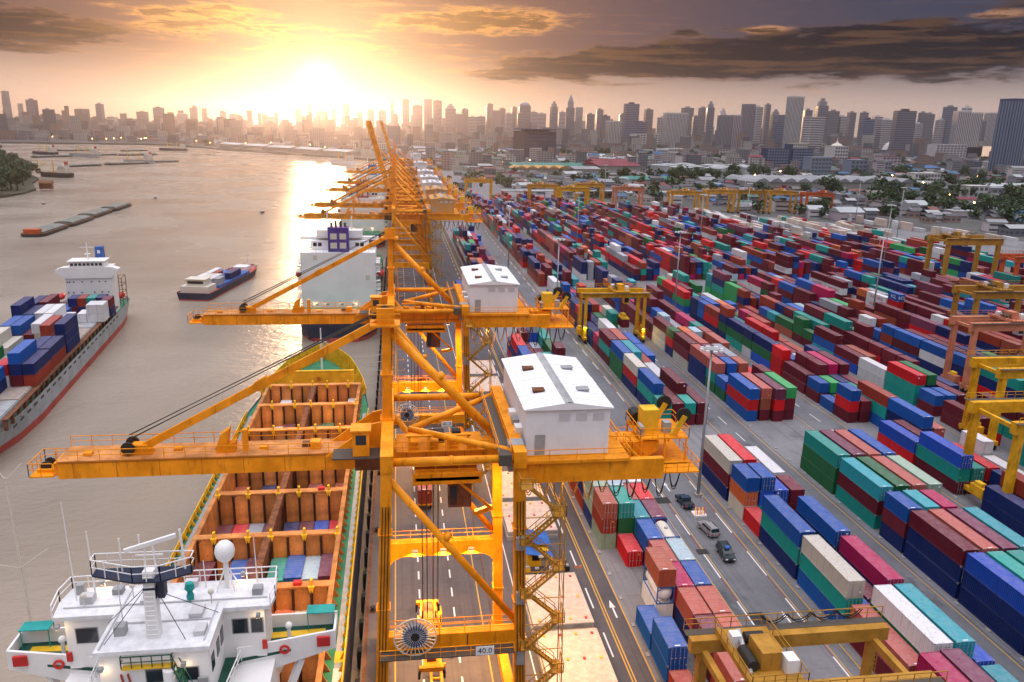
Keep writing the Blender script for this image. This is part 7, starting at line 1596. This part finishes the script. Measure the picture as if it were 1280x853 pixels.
for k in range(70):
    y = 706+rc.random()**1.4*560; x = bank_edge(y)-5-rc.random()**1.2*(32+(y-706)*0.12)
    tree(x, y, rc.uniform(1.2,2.0), 'dark green tree on the wooded left river bank', 'trees on the left river bank', -1.2)
hu = thing('boat_house', 'white roofed boat house at the foot of the wooded bank', 'house', (-335,716,-1.2), R(20)); MB().box(-8,8,-4,4,0,4).build('wall', CM['grey'], hu); MB().prism([(-4.6,4),(4.6,4),(0,6.2)],'x',-8.6,8.6).build('roof', M['roofwhite'], hu)
hu = thing('boat_house', 'dark stilt hut over the water beside the wooded bank', 'house', (-313,775,-2.2), R(10)); MB().box(-5,5,-4,4,1,6).build('wall', M['rust'], hu); MB().prism([(-4.6,6),(4.6,6),(0,8.2)],'x',-5.6,5.6).build('roof', M['rust'], hu)
for k in range(4): MB().beam((-4+8*(k % 2),-3+6*(k//2),-1.5),(-4+8*(k % 2),-3+6*(k//2),1),0.3).build('stilt', M['rust'], hu)
tmass = MB(); r3 = random.Random(3)
for k in range(680):
    y = 520+1800*r3.random()**1.4; x = y*math.tan(R(r3.uniform(5,44)))
    if k >= 560: y = 1500+1000*r3.random(); x = y*math.tan(R(r3.uniform(-26,0)))
    if blocked(x, y): continue
    s_ = r3.uniform(0.8,1.6); cl = [(r3.uniform(-3,3),r3.uniform(-3,3),r3.uniform(4,8),r3.uniform(1.8,3)) for _ in range(4)]
    for j in range(90):
        cx, cy_, cz, rr_ = r3.choice(cl); v = Vector((r3.gauss(0,1),r3.gauss(0,1),r3.gauss(0,1))).normalized()*rr_*r3.uniform(0.6,1.05); c0 = Vector((cx,cy_,cz))+v
        a = Vector((r3.gauss(0,1),r3.gauss(0,1),r3.gauss(0,0.6))).normalized()*1.1; b_ = a.cross(Vector((r3.gauss(0,1),r3.gauss(0,1),r3.gauss(0,1)))).normalized()*0.9
        tmass.add([(x+s_*q.x,y+s_*q.y,s_*q.z) for q in (c0-a,c0+b_,c0+a,c0-b_)], [(0,1,2,3)])
tmass.build('street_trees', M['leaf'], kind='stuff', label='scattered street trees among the distant houses', cat='trees')
# toll-gate canopy and cars park strip at the far end of the yard
cg = thing('gate_canopy', 'long low white gate canopy at the far end of the yard', 'canopy', (95,720,0), R(8)); MB().box(0,120,0,10,6.2,7.2).build('roof', M['roofwhite'], cg)
for k in range(10): MB().beam((6+12*k,5,0),(6+12*k,5,6.2),0.6).build('column', M['concrete'], cg)
wt = thing('water_tower', 'white water tower with dark conical roof at right', 'tower', (452,505,0)); 
for k in range(4): MB().beam((-2+4*(k % 2),-2+4*(k//2),0),(-1.6+3.2*(k % 2),-1.6+3.2*(k//2),9),0.35).build('leg', M['wht'], wt)
MB().box(-2.2,2.2,-2.2,2.2,9,11).build('tank', M['wht'], wt); MB().lathe([(3.0,11),(0.3,14)],10).build('roof', M['rust'], wt)

# things that share a label are told apart by their order across the picture
grp = {}
for o in bpy.data.objects:
    if o.parent is None and 'label' in o.keys() and o.get('kind') is None: grp.setdefault(o['label'], []).append(o)
for L, lst in grp.items():
    if len(lst) < 2: continue
    lst.sort(key=lambda q: math.atan2(q.location.x, q.location.y))
    for i, o in enumerate(lst): o['label'] = '%s, %s from left' % (L, ORD[i])
